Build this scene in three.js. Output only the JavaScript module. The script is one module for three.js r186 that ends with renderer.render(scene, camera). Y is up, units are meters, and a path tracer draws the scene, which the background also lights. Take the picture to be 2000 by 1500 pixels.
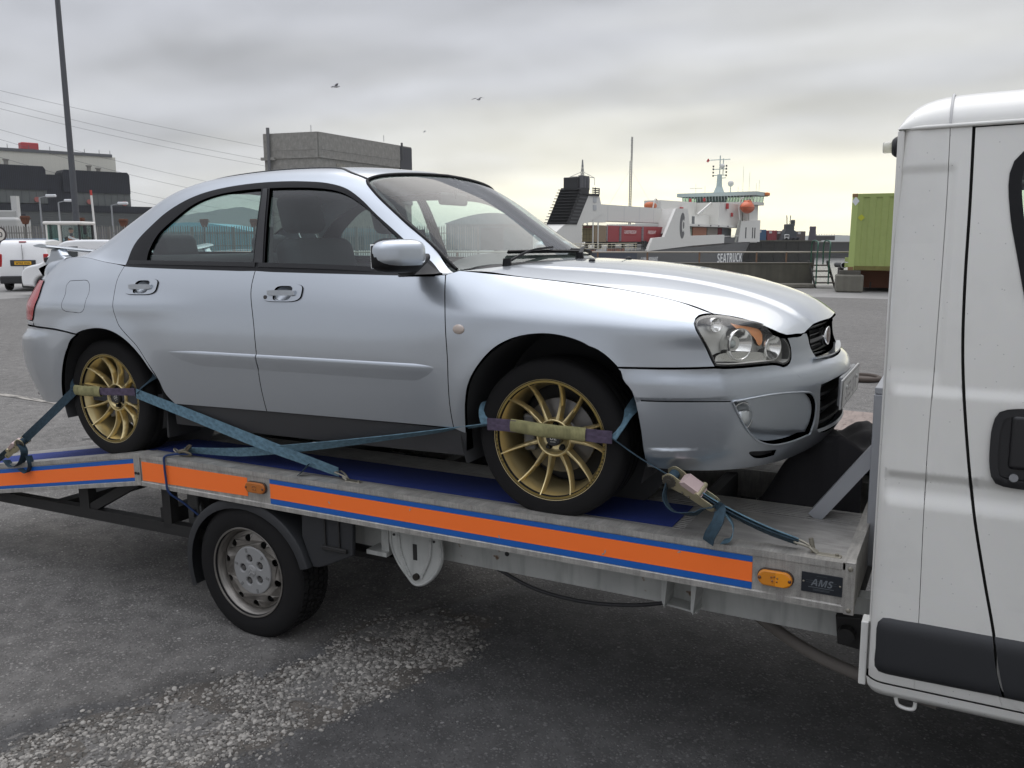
import * as THREE from 'three';
import { mergeGeometries, mergeVertices, toCreasedNormals } from 'three/addons/utils/BufferGeometryUtils.js';
import { RoundedBoxGeometry } from 'three/addons/geometries/RoundedBoxGeometry.js';
import { ImprovedNoise } from 'three/addons/math/ImprovedNoise.js';

// ---------------------------------------------------------------- camera, sky, sun, exposure
const D2R = Math.PI / 180;
const scene = new THREE.Scene();
const camera = new THREE.PerspectiveCamera(49.02, 4 / 3, 0.05, 9000);
camera.position.set(1.333, 1.896, 3.575);
const YAW = 28.3 * D2R, PITCH = 9.76 * D2R;
const viewDir = new THREE.Vector3(-Math.sin(YAW) * Math.cos(PITCH), -Math.sin(PITCH), -Math.cos(YAW) * Math.cos(PITCH));
camera.lookAt(camera.position.clone().add(viewDir));
const renderer = new THREE.WebGLRenderer({ antialias: true });
renderer.toneMapping = THREE.LinearToneMapping;
renderer.toneMappingExposure = 1.34;
renderer.shadowMap.enabled = true;
const SUN_AZ = Math.atan2(-Math.sin(YAW - 18.5 * D2R), -Math.cos(YAW - 18.5 * D2R));   // heading of the glow above the harbour mouth
const SUN_EL = 56 * D2R;
const sunDir = new THREE.Vector3(Math.sin(SUN_AZ) * Math.cos(SUN_EL), Math.sin(SUN_EL), Math.cos(SUN_AZ) * Math.cos(SUN_EL));
{
  // overcast sky with a thin bright break low over the sea
  const W = 1024, H = 512, data = new Float32Array(W * H * 4);
  const nz = new ImprovedNoise();
  const fbm = (x, y, z, o) => { let a = 0, s = 0.5, f = 1; for (let i = 0; i < o; i++) { a += s * nz.noise(x * f, y * f, z * f); s *= 0.52; f *= 2.03; } return a; };
  const ss = (a, b, x) => { const t = Math.min(1, Math.max(0, (x - a) / (b - a))); return t * t * (3 - 2 * t); };
  for (let j = 0; j < H; j++) {
    const el = ((j + 0.5) / H - 0.5) * Math.PI;
    for (let i = 0; i < W; i++) {
      const az = ((i + 0.5) / W) * 2 * Math.PI - Math.PI;
      const cx = Math.cos(el) * Math.cos(az), cz = Math.cos(el) * Math.sin(az), cy = Math.sin(el);
      const e = Math.max(el, 0);
      // cloud sheet coordinates: project on a plane so that bands flatten towards the horizon
      const k = 1 / (Math.max(cy, 0) + 0.10);
      const px = cx * k, pz = cz * k;
      const wx = px + 0.5 * fbm(px * 0.7, pz * 0.7, 9.1, 3), wz = pz + 0.5 * fbm(px * 0.7 + 5, pz * 0.7, 2.3, 3);
      const n = fbm(wx * 0.45 + 3, wz * 0.75 + 7, 0.3, 5), n2 = fbm(wx * 1.5 + 11, wz * 2.1, 4.1, 5);
      const ca = cx * Math.sin(SUN_AZ) + cz * Math.cos(SUN_AZ);   // toward the sun's heading
      const daz = Math.acos(Math.max(-1, Math.min(1, ca / Math.max(1e-4, Math.cos(el)))));
      let L = 0.362 + 1.02 * ss(0.16, 1.25, e);                       // grey, brighter overhead
      L *= 1 + 0.50 * n + 0.38 * n2;
      // milky strip under the cloud base
      const strip = Math.exp(-Math.pow(e / 0.15, 2));
      const hz = strip * (0.55 + 0.45 * Math.exp(-Math.pow(daz / 0.9, 2)));
      const lowc = ss(-0.15, 0.28, fbm(px * 0.35 + 21, pz * 0.9 + 2, 1.7, 4) + 0.10);
      const gl = Math.exp(-Math.pow(daz / 0.42, 2) - Math.pow((e - 0.015) / 0.062, 2));
      const gl2 = Math.exp(-Math.pow(daz / 0.62, 2) - Math.pow((e - 0.06) / 0.17, 2)) * (0.35 + 0.65 * lowc);
      let r = L * 0.95, g = L * 0.985, b = L * 1.085;
      r += hz * 0.155; g += hz * 0.158; b += hz * 0.152;
      r += gl2 * 0.20 + gl * 0.80; g += gl2 * 0.18 + gl * 0.70; b += gl2 * 0.085 + gl * 0.33;
      const veil = Math.exp(-Math.pow(daz / 0.8, 2) - Math.pow((e - SUN_EL) / 0.35, 2)); r += veil * 0.05; g += veil * 0.05; b += veil * 0.045;   // thinner cloud where the sun stands
      if (el < 0) { const d = Math.min(1, -el / 0.05); r = r * (1 - d) + 0.12 * d; g = g * (1 - d) + 0.12 * d; b = b * (1 - d) + 0.12 * d; }
      const o = (j * W + i) * 4; data[o] = r; data[o + 1] = g; data[o + 2] = b; data[o + 3] = 1;
    }
  }
  const sky = new THREE.DataTexture(data, W, H, THREE.RGBAFormat, THREE.FloatType);
  sky.mapping = THREE.EquirectangularReflectionMapping; sky.magFilter = THREE.LinearFilter; sky.minFilter = THREE.LinearFilter;
  sky.colorSpace = THREE.LinearSRGBColorSpace; sky.needsUpdate = true;
  scene.background = sky; scene.environment = sky;
}
const sun = new THREE.DirectionalLight(new THREE.Color(1.0, 0.93, 0.82), 0.6);
sun.position.copy(sunDir.clone().multiplyScalar(60)); sun.target.position.set(0, 0, 0);
sun.castShadow = true; sun.shadow.radius = 110; sun.shadow.mapSize.set(2048, 2048);
Object.assign(sun.shadow.camera, { left: -30, right: 30, top: 30, bottom: -30, near: 1, far: 160 });
sun.name = 'sun'; scene.add(sun, sun.target);

// ---------------------------------------------------------------- helpers
const V3 = THREE.Vector3;
let seed = 7;
const rnd = () => { seed = (seed * 1664525 + 1013904223) >>> 0; return seed / 4294967296; };
const rr = (a, b) => a + (b - a) * rnd();
const clamp = (x, a = 0, b = 1) => Math.min(b, Math.max(a, x));
const sstep = (a, b, x) => { const t = clamp((x - a) / (b - a)); return t * t * (3 - 2 * t); };
// monotone-ish smooth interpolation through a table [[x, y], ...] with ascending x
function curve(tab) {
  const n = tab.length, m = [];
  for (let i = 0; i < n; i++) {
    const a = tab[Math.max(0, i - 1)], b = tab[Math.min(n - 1, i + 1)];
    m.push((b[1] - a[1]) / (b[0] - a[0]));
  }
  return x => {
    if (x <= tab[0][0]) return tab[0][1] + m[0] * (x - tab[0][0]);
    if (x >= tab[n - 1][0]) return tab[n - 1][1] + m[n - 1] * (x - tab[n - 1][0]);
    let i = 0; while (x > tab[i + 1][0]) i++;
    const h = tab[i + 1][0] - tab[i][0], t = (x - tab[i][0]) / h, t2 = t * t, t3 = t2 * t;
    return (2 * t3 - 3 * t2 + 1) * tab[i][1] + (t3 - 2 * t2 + t) * h * m[i] + (-2 * t3 + 3 * t2) * tab[i + 1][1] + (t3 - t2) * h * m[i + 1];
  };
}
const taken = {};
function numbered(name) { const k = taken[name] = (taken[name] ?? -1) + 1; return k ? name + '_' + String(k).padStart(3, '0') : name; }
function mesh(name, geo, mat, parent, label) {
  const m = new THREE.Mesh(geo, mat); m.name = numbered(name); m.castShadow = true; m.receiveShadow = true;
  if (label) m.userData.label = label;
  parent.add(m); return m;
}
function thing(name, label, category, group, pos = [0, 0, 0]) {
  const g = new THREE.Group(); g.name = numbered(name); g.position.set(...pos); g.userData = { label, category };
  if (group) g.userData.group = group;
  scene.add(g); return g;
}
function part(name, parent, label) { const g = new THREE.Group(); g.name = numbered(name); if (label) g.userData.label = label; parent.add(g); return g; }
function single(name, geo, mat, label, category, group) { const m = mesh(name, geo, mat, scene); m.userData = { label, category }; if (group) m.userData.group = group; return m; }
function structure(name, geo, mat) { const m = mesh(name, geo, mat, scene); m.userData.kind = 'structure'; return m; }

// ---- geometry helpers (all return non-indexed or indexed BufferGeometry with position, normal, uv)
const NI = g => (g.index ? g.toNonIndexed() : g);
function merge(list) { return mergeGeometries(list.map(g => { g = NI(g); for (const k of Object.keys(g.attributes)) if (!['position', 'normal', 'uv'].includes(k)) g.deleteAttribute(k); return g; })); }
const boxUV = g => {   // uv in metres from the dominant axis
  g = NI(g); const p = g.attributes.position, n = g.attributes.normal, uv = new Float32Array(p.count * 2);
  for (let i = 0; i < p.count; i++) {
    const a = Math.abs(n.getX(i)), b = Math.abs(n.getY(i)), c = Math.abs(n.getZ(i));
    const x = p.getX(i), y = p.getY(i), z = p.getZ(i);
    if (a >= b && a >= c) { uv[2 * i] = z; uv[2 * i + 1] = y; } else if (b >= c) { uv[2 * i] = x; uv[2 * i + 1] = z; } else { uv[2 * i] = x; uv[2 * i + 1] = y; }
  }
  g.setAttribute('uv', new THREE.BufferAttribute(uv, 2)); return g;
};
function box(x0, x1, y0, y1, z0, z1) { const g = new THREE.BoxGeometry(x1 - x0, y1 - y0, z1 - z0); g.translate((x0 + x1) / 2, (y0 + y1) / 2, (z0 + z1) / 2); return boxUV(g); }
function rbox(x0, x1, y0, y1, z0, z1, r = 0.01, s = 2) { const g = new RoundedBoxGeometry(x1 - x0, y1 - y0, z1 - z0, s, Math.min(r, (x1 - x0) / 2.01, (y1 - y0) / 2.01, (z1 - z0) / 2.01)); g.translate((x0 + x1) / 2, (y0 + y1) / 2, (z0 + z1) / 2); return boxUV(g); }
const vec = p => (p.isVector3 ? p : new V3(...p));
function tube(pts, r, seg, rad = 8, closed = false) { const c = new THREE.CatmullRomCurve3(pts.map(vec), closed, 'centripetal'); return new THREE.TubeGeometry(c, seg ?? Math.max(4, pts.length * 6), r, rad, closed); }
function bar(a, b, r, rad = 8) {   // straight round bar with end caps
  a = vec(a); b = vec(b); const d = b.clone().sub(a), g = new THREE.CylinderGeometry(r, r, d.length(), rad);
  g.applyQuaternion(new THREE.Quaternion().setFromUnitVectors(new V3(0, 1, 0), d.clone().normalize())); g.translate((a.x + b.x) / 2, (a.y + b.y) / 2, (a.z + b.z) / 2); return g;
}
function beam(a, b, w, h, up = new V3(0, 1, 0)) {   // straight rectangular bar, w across, h along up
  a = vec(a); b = vec(b); const d = b.clone().sub(a), L = d.length(); d.normalize();
  const s = new V3().crossVectors(d, up).normalize(), u = new V3().crossVectors(s, d).normalize();
  const g = boxUV(new THREE.BoxGeometry(L, h, w)); const m = new THREE.Matrix4().makeBasis(d, u, s); g.applyMatrix4(m); g.translate((a.x + b.x) / 2, (a.y + b.y) / 2, (a.z + b.z) / 2); return g;
}
function prism(pts, z0, z1, bevel = 0, holes = []) {   // outline in x,y extruded along z
  const sh = new THREE.Shape(pts.map(p => new THREE.Vector2(p[0], p[1])));
  for (const h of holes) sh.holes.push(new THREE.Path(h.map(p => new THREE.Vector2(p[0], p[1]))));
  const g = new THREE.ExtrudeGeometry(sh, { depth: z1 - z0 - 2 * bevel, bevelEnabled: bevel > 0, bevelThickness: bevel, bevelSize: bevel, bevelOffset: -bevel, bevelSegments: 2, curveSegments: 12 });
  g.translate(0, 0, z0 + bevel); return g;
}
const circlePts = (cx, cy, r, n = 24, r2 = r) => Array.from({ length: n }, (_, i) => [cx + r * Math.cos(i / n * 2 * Math.PI), cy + r2 * Math.sin(i / n * 2 * Math.PI)]);
function lathe(pts, seg = 48) { return new THREE.LatheGeometry(pts.map(p => new THREE.Vector2(p[0], p[1])), seg); }
// a strap: centre line points, across-direction per point (or one), width and thickness
function ribbon(pts, across, w, t = 0.003, seg = 40) {
  const c = new THREE.CatmullRomCurve3(pts.map(vec), false, 'centripetal');
  const acr = Array.isArray(across) && Array.isArray(across[0]) ? across.map(vec) : pts.map(() => vec(across));
  const ws = Array.isArray(w) ? w : pts.map(() => w);
  const pos = [], uv = [], idx = [];
  const len = c.getLength();
  for (let i = 0; i <= seg; i++) {
    const u = i / seg, p = c.getPoint(u), tg = c.getTangent(u);
    const f = u * (pts.length - 1), k = Math.min(pts.length - 2, Math.floor(f)), q = f - k;
    const a = acr[k].clone().lerp(acr[k + 1], q); a.addScaledVector(tg, -a.dot(tg)).normalize();
    const n = new V3().crossVectors(tg, a).normalize();
    const ww = (ws[k] + (ws[k + 1] - ws[k]) * q) / 2;
    for (const [sa, sn] of [[1, 1], [-1, 1], [-1, -1], [1, -1]]) { const v = p.clone().addScaledVector(a, sa * ww).addScaledVector(n, sn * t / 2); pos.push(v.x, v.y, v.z); uv.push(sa * ww + sn * t, u * len); }
  }
  for (let i = 0; i < seg; i++) for (let j = 0; j < 4; j++) { const a = i * 4 + j, b = i * 4 + (j + 1) % 4; idx.push(a, b, a + 4, b, b + 4, a + 4); }
  idx.push(0, 2, 1, 0, 3, 2); const e = seg * 4; idx.push(e, e + 1, e + 2, e, e + 2, e + 3);
  let g = new THREE.BufferGeometry(); g.setAttribute('position', new THREE.Float32BufferAttribute(pos, 3)); g.setAttribute('uv', new THREE.Float32BufferAttribute(uv, 2)); g.setIndex(idx);
  g = g.toNonIndexed(); g.computeVertexNormals(); return toCreasedNormals(g, 0.6);
}
const move = (g, x, y, z) => (g.translate(x, y, z), g);
const spin = (g, ax, a) => (ax === 'x' ? g.rotateX(a) : ax === 'y' ? g.rotateY(a) : g.rotateZ(a), g);

// ---- outlines: [a, b, 1] marks a corner; the rest is splined
function outline(pts, step = 0.02, closed = true) {
  const n = pts.length, out = [];
  let s0 = pts.findIndex(p => p[2]); if (s0 < 0 || !closed) s0 = 0;
  const P = []; for (let i = 0; i < (closed ? n + 1 : n); i++) P.push(pts[(s0 + i) % n]);
  let i = 0;
  while (i < P.length - 1) {
    let j = i + 1; while (j < P.length - 1 && !P[j][2]) j++;
    const seg = P.slice(i, j + 1);
    if (seg.length === 2) { const L = Math.hypot(seg[1][0] - seg[0][0], seg[1][1] - seg[0][1]), k = Math.max(1, Math.round(L / step)); for (let q = 0; q < k; q++) out.push([seg[0][0] + (seg[1][0] - seg[0][0]) * q / k, seg[0][1] + (seg[1][1] - seg[0][1]) * q / k]); }
    else { const c = new THREE.CatmullRomCurve3(seg.map(p => new V3(p[0], p[1], 0)), false, 'centripetal'); const k = Math.max(2, Math.round(c.getLength() / step)); for (let q = 0; q < k; q++) { const v = c.getPointAt(q / k); out.push([v.x, v.y]); } }
    i = j;
  }
  if (!closed) out.push([P[P.length - 1][0], P[P.length - 1][1]]);
  return out;
}
function inset(poly, d) {   // shrink a dense closed polygon by d
  let A = 0; const n = poly.length; for (let i = 0; i < n; i++) { const p = poly[i], q = poly[(i + 1) % n]; A += p[0] * q[1] - q[0] * p[1]; }
  const s = A > 0 ? 1 : -1;
  return poly.map((p, i) => {
    const a = poly[(i + n - 1) % n], b = poly[(i + 1) % n];
    const e = (u, v) => { const x = v[0] - u[0], y = v[1] - u[1], l = Math.hypot(x, y) || 1; return [-y / l * s, x / l * s]; };
    const n1 = e(a, p), n2 = e(p, b); let nx = n1[0] + n2[0], ny = n1[1] + n2[1]; const l = Math.hypot(nx, ny) || 1, c = Math.max(0.5, l / 2);
    return [p[0] + nx / l * d / c, p[1] + ny / l * d / c];
  });
}
// a sheet-metal panel: a closed polygon in a surface's own two coordinates, mapped on the surface
function panel(poly, map, { h = 0.035, holes = [], off = 0, flange = 0.014, flip = false, rim = true } = {}) {
  const eps = 1e-3;
  const nrm = (a, b) => { const du = map(a + eps, b).sub(map(a - eps, b)), dv = map(a, b + eps).sub(map(a, b - eps)); const n = du.cross(dv).normalize(); return flip ? n.negate() : n; };
  const pts = [...poly, ...holes.flat()].map(p => [p[0], p[1]]);
  let tris = THREE.ShapeUtils.triangulateShape(poly.map(p => new THREE.Vector2(p[0], p[1])), holes.map(hh => hh.map(p => new THREE.Vector2(p[0], p[1]))));
  const P = pts.map(p => map(p[0], p[1]));
  for (let it = 0; it < 9; it++) {
    const mid = new Map(); let any = false;
    const key = (i, j) => (i < j ? i * 1000003 + j : j * 1000003 + i);
    for (const t of tris) for (let k = 0; k < 3; k++) {
      const i = t[k], j = t[(k + 1) % 3], kk = key(i, j);
      if (!mid.has(kk) && P[i].distanceTo(P[j]) > h) { mid.set(kk, pts.length); const q = [(pts[i][0] + pts[j][0]) / 2, (pts[i][1] + pts[j][1]) / 2]; pts.push(q); P.push(map(q[0], q[1])); any = true; }
    }
    if (!any) break;
    const out = [];
    for (const [a, b, c] of tris) {
      const x = mid.get(key(a, b)), y = mid.get(key(b, c)), z = mid.get(key(c, a));
      const n = (x !== undefined) + (y !== undefined) + (z !== undefined);
      if (n === 0) out.push([a, b, c]);
      else if (n === 3) out.push([a, x, z], [x, b, y], [z, y, c], [x, y, z]);
      else if (n === 1) { if (x !== undefined) out.push([a, x, c], [x, b, c]); else if (y !== undefined) out.push([a, b, y], [a, y, c]); else out.push([a, b, z], [z, b, c]); }
      else if (x === undefined) { P[a].distanceTo(P[y]) < P[b].distanceTo(P[z]) ? out.push([a, b, y], [a, y, z], [z, y, c]) : out.push([a, b, z], [b, y, z], [z, y, c]); }
      else if (y === undefined) { P[b].distanceTo(P[z]) < P[c].distanceTo(P[x]) ? out.push([a, x, z], [x, b, z], [z, b, c]) : out.push([a, x, z], [x, b, c], [z, x, c]); }
      else { P[c].distanceTo(P[x]) < P[a].distanceTo(P[y]) ? out.push([x, b, y], [a, x, c], [x, y, c]) : out.push([x, b, y], [a, x, y], [a, y, c]); }
    }
    tris = out;
  }
  const N = pts.map(p => nrm(p[0], p[1]));
  const Q = P.map((p, i) => (off ? p.clone().addScaledVector(N[i], off) : p));
  const pos = [], nor = [], uv = [];
  const put = (i, v, n) => { pos.push(v.x, v.y, v.z); nor.push(n.x, n.y, n.z); uv.push(pts[i][0], pts[i][1]); };
  const e1 = new V3(), e2 = new V3();
  for (let [a, b, c] of tris) {
    e1.subVectors(Q[b], Q[a]); e2.subVectors(Q[c], Q[a]); e1.cross(e2);
    if (e1.dot(N[a]) + e1.dot(N[b]) + e1.dot(N[c]) < 0) [b, c] = [c, b];
    put(a, Q[a], N[a]); put(b, Q[b], N[b]); put(c, Q[c], N[c]);
  }
  if (flange > 0 && rim) {
    const loops = [poly.map((_, i) => i)]; let o = poly.length;
    for (const hh of holes) { loops.push(hh.map((_, i) => o + i)); o += hh.length; }
    for (const L of loops) for (let i = 0; i < L.length; i++) {
      const a = L[i], b = L[(i + 1) % L.length];
      const a2 = Q[a].clone().addScaledVector(N[a], -flange), b2 = Q[b].clone().addScaledVector(N[b], -flange);
      const n = new V3().subVectors(Q[b], Q[a]).cross(N[a]).normalize();
      if (n.lengthSq() < 0.5) continue;
      put(a, Q[a], n); put(b, Q[b], n); put(b, b2, n); put(a, Q[a], n); put(b, b2, n); put(a, a2, n);
    }
  }
  const g = new THREE.BufferGeometry();
  g.setAttribute('position', new THREE.Float32BufferAttribute(pos, 3)); g.setAttribute('normal', new THREE.Float32BufferAttribute(nor, 3)); g.setAttribute('uv', new THREE.Float32BufferAttribute(uv, 2));
  return g;
}
function mirrorZ(g) {   // the same shape on the other side of the centre line
  g = NI(g).clone(); const p = g.attributes.position, n = g.attributes.normal, u = g.attributes.uv;
  for (let i = 0; i < p.count; i++) { p.setZ(i, -p.getZ(i)); n.setZ(i, -n.getZ(i)); }
  const sw = (a, i, j, k) => { for (let c = 0; c < k; c++) { const t = a.array[i * k + c]; a.array[i * k + c] = a.array[j * k + c]; a.array[j * k + c] = t; } };
  for (let i = 0; i < p.count; i += 3) { sw(p, i + 1, i + 2, 3); sw(n, i + 1, i + 2, 3); if (u) sw(u, i + 1, i + 2, 2); }
  return g;
}
// ---- textures
const noise = new ImprovedNoise();
const fbm2 = (x, y, o = 4, z = 0.5) => { let a = 0, s = 0.5, f = 1; for (let i = 0; i < o; i++) { a += s * noise.noise(x * f, y * f, z + i * 3.1); s *= 0.5; f *= 2; } return a; };
function dataTex(w, h, fn, srgb = false, rep = 1) {
  const d = new Uint8Array(w * h * 4);
  for (let j = 0; j < h; j++) for (let i = 0; i < w; i++) { const c = fn(i / w, j / h, i, j), o = (j * w + i) * 4; const a = Array.isArray(c) ? c : [c, c, c]; for (let k = 0; k < 3; k++) d[o + k] = clamp(a[k]) * 255; d[o + 3] = 255; }
  const t = new THREE.DataTexture(d, w, h); t.wrapS = t.wrapT = THREE.RepeatWrapping; t.magFilter = THREE.LinearFilter; t.minFilter = THREE.LinearMipmapLinearFilter; t.generateMipmaps = true;
  if (srgb) t.colorSpace = THREE.SRGBColorSpace; t.repeat.set(rep, rep); t.needsUpdate = true; return t;
}
function canvasTex(w, h, draw) { const c = document.createElement('canvas'); c.width = w; c.height = h; draw(c.getContext('2d'), w, h); const t = new THREE.CanvasTexture(c); t.colorSpace = THREE.SRGBColorSpace; t.magFilter = THREE.LinearFilter; return t; }
const M = (r, g, b, rough = 0.6, metal = 0, extra = {}) => new (Object.keys(extra).some(k => /clearcoat|specular|transmission|sheen|aniso|ior|thickness|attenu/.test(k)) ? THREE.MeshPhysicalMaterial : THREE.MeshStandardMaterial)({ color: new THREE.Color().setRGB(r, g, b), roughness: rough, metalness: metal, side: THREE.DoubleSide, ...extra });

// ---------------------------------------------------------------- the car's surfaces (x forward from the front axle, y up from the tyre contact, z to the right-hand side)
const yE = curve([[-3.6, 0.90], [-3.4, 0.945], [-3.22, 0.985], [-2.96, 1.028], [-2.73, 1.035], [-2.5, 1.005], [-2.28, 0.985], [-1.4, 0.955], [-0.9, 0.940], [-0.45, 0.928], [-0.3, 0.930], [-0.19, 0.921], [0.05, 0.897], [0.277, 0.866], [0.49, 0.822], [0.59, 0.786], [0.7, 0.742], [0.8, 0.705], [0.87, 0.69]]);
const zE = curve([[-3.6, 0.55], [-3.4, 0.60], [-3.2, 0.645], [-2.9, 0.69], [-2.5, 0.745], [-2.28, 0.765], [-1.4, 0.782], [-0.9, 0.780], [-0.5, 0.768], [-0.3, 0.735], [-0.19, 0.715], [0.05, 0.705], [0.277, 0.695], [0.49, 0.675], [0.59, 0.66], [0.7, 0.62], [0.8, 0.52], [0.87, 0.38]]);
const qE = curve([[-3.5, 2.4], [-2.6, 2.3], [-2.2, 1.95], [-0.7, 1.95], [-0.4, 2.3], [-0.1, 2.9], [0.6, 3.0]]);
const Wm = curve([[-3.5, 0.80], [-3.1, 0.832], [-2.75, 0.853], [-2.45, 0.860], [-2.0, 0.853], [-1.2, 0.850], [-0.5, 0.852], [-0.1, 0.862], [0.15, 0.861], [0.4, 0.845], [0.7, 0.82]]);
const lowD = curve([[0.10, 0.10], [0.20, 0.068], [0.30, 0.040], [0.42, 0.018], [0.55, 0.004], [0.66, 0.0], [0.8, 0.0]]);
function Wside(x, y) {
  const y0 = 0.66, wm = Wm(x);
  let z;
  if (y > y0) { const t = (y - y0) / (yE(x) - y0), ze = zE(x), q = qE(x); z = t <= 1 ? wm - (wm - ze) * Math.pow(t, q) : ze - (wm - ze) * q * (t - 1); }
  else z = wm - lowD(y);
  // swell of the wings over the wheels
  for (const [cx, k, w] of [[0.0, 0.011, 0.070], [-2.525, 0.013, 0.080]]) {
    const r = Math.hypot(x - cx, y - 0.32);
    if (y > 0.15) z += k * Math.exp(-Math.pow((r - 0.365) / w, 2)) * sstep(0.12, 0.3, y) * (y > 0.86 ? 0 : 1 - sstep(0.7, 0.86, y));
  }
  // waist of the doors between the wheels: hollow under the shoulder, crease line low down
  const door = sstep(-2.15, -1.85, x) * (1 - sstep(-0.75, -0.40, x));
  z += 0.006 * door * Math.exp(-Math.pow((y - 0.60) / 0.10, 2));
  // shoulder bulge behind, along the rear wing
  z += 0.010 * (1 - sstep(-2.3, -1.6, x)) * Math.exp(-Math.pow((y - (0.79)) / 0.045, 2));
  z += 0.008 * sstep(-0.5, -0.1, x) * Math.exp(-Math.pow((y - (0.775 - 0.05 * Math.max(0, x))) / 0.04, 2));
  return z;
}
const Xf = curve([[0.10, 0.74], [0.18, 0.82], [0.24, 0.885], [0.30, 0.925], [0.38, 0.948], [0.46, 0.955], [0.52, 0.952], [0.555, 0.935], [0.585, 0.895], [0.62, 0.876], [0.68, 0.868], [0.72, 0.855], [0.77, 0.81], [0.82, 0.74]]);
const Xr = curve([[0.10, -3.30], [0.20, -3.40], [0.30, -3.47], [0.42, -3.535], [0.52, -3.545], [0.60, -3.52], [0.64, -3.46], [0.70, -3.44], [0.80, -3.425], [0.92, -3.40], [1.0, -3.38]]);
const UF = 0.20, UFL = 1.15, UR = -2.72, URL = 1.25, UMAX = UF + UFL, UMIN = UR - URL;
function Body(u, y) {
  if (u <= UF && u >= UR) return new V3(u, y, Wside(u, y));
  if (u > UF) {
    const v = Math.min(1, (u - UF) / UFL), th = Math.PI / 2 * Math.pow(v, 1.22);
    const x = UF + (Xf(y) - UF) * Math.pow(Math.sin(th), 0.80 - 0.17 * sstep(0.55, 0.61, y));
    const tp = Math.pow(Math.max(0, Math.cos(th)), 0.92);
    const bump = 0.026 * sstep(0.605, 0.548, y) * sstep(0.27, 0.50, x);
    return new V3(x, y, (Wside(Math.min(x, 0.62), Math.min(y, yE(Math.min(x, 0.62)))) + bump) * (tp + (1 - tp) * 0.92 * sstep(0.66, 0.80, y) * (1 - sstep(0.60, 0.78, x))));
  }
  const v = Math.min(1, (UR - u) / URL), th = Math.PI / 2 * Math.pow(v, 1.35);
  const x = UR + (Xr(y) - UR) * Math.pow(Math.sin(th), 0.62);
  const bump = 0.014 * sstep(0.66, 0.62, y) * sstep(-2.8, -3.1, x);
  return new V3(x, y, (Wside(Math.max(x, -3.4), y) + bump) * Math.pow(Math.max(0, Math.cos(th)), 0.52));
}
// greenhouse and roof
const yRc = curve([[-3.15, 0.955], [-3.02, 1.01], [-2.92, 1.062], [-2.8, 1.128], [-2.6, 1.238], [-2.4, 1.332], [-2.25, 1.383], [-2.05, 1.422], [-1.8, 1.442], [-1.5, 1.446], [-1.2, 1.432], [-1.02, 1.409], [-0.92, 1.385], [-0.84, 1.348], [-0.7, 1.268], [-0.45, 1.105], [-0.22, 0.955], [-0.1, 0.87]]);
const yB = x => yE(x), zB = x => (x > -0.45 ? zE(-0.45) - 0.012 : zE(x) - 0.010 * sstep(-2.7, -2.3, x));
const SEC = [[1.075, -0.2], [1.0, 0], [0.948, 0.22], [0.895, 0.45], [0.84, 0.66], [0.80, 0.775], [0.755, 0.855], [0.70, 0.908], [0.60, 0.945], [0.45, 0.970], [0.25, 0.989], [0, 1]];
const secT = SEC.map((_, i) => (i - 1) / (SEC.length - 2));
const secZ = curve(SEC.map((p, i) => [secT[i], p[0]])), secY = curve(SEC.map((p, i) => [secT[i], p[1]]));
function Up(x, t) {
  const z = t >= 1 ? 0 : zB(x) * secZ(t);
  const cf = x > -1.2 ? 0.385 - 0.22 * sstep(-0.45, -0.95, x) : 0;
  const c = x > -1.5 ? cf * (1 - sstep(-0.95, -1.25, x)) : -0.22 * sstep(-1.9, -2.4, x);
  const yr = yRc(x + c * z * z), yb = yB(x);
  return new V3(x, yb + (yr - yb) * secY(Math.min(1, t)), z);
}
// bonnet and boot lid as height fields
const Hc = curve([[-0.45, 0.985], [-0.3, 0.978], [-0.12, 0.966], [0.03, 0.956], [0.21, 0.934], [0.4, 0.902], [0.58, 0.860], [0.70, 0.823], [0.78, 0.789], [0.83, 0.757], [0.87, 0.722], [0.9, 0.69]]);
function Hood(x, z) {
  const a = Math.abs(z), ye = yE(Math.min(0.87, x)), ze = zE(Math.min(0.87, x));
  const hc = Hc(x);
  let y = hc - (hc - ye) * Math.pow(a / ze, 2.6);
  const rz = 0.50 - 0.20 * sstep(-0.3, 0.85, x);   // raised lines running to the grille
  y += 0.007 * (1 - sstep(rz - 0.02, rz + 0.045, a)) * sstep(-0.35, -0.1, x) - 0.004 * sstep(-0.35, 0, x);
  return new V3(x, y, z);
}
const Dc = curve([[-3.5, 1.0], [-3.4, 1.035], [-3.2, 1.052], [-2.95, 1.056], [-2.7, 1.06]]);
function Boot(x, z) { const ye = yE(x), ze = zE(x), hc = Dc(x); return new V3(x, hc - (hc - ye) * Math.pow(Math.abs(z) / ze, 2.8), z); }
const CAR_TILT = 1.55 * D2R, CAR_Y = 0.8427;
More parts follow.
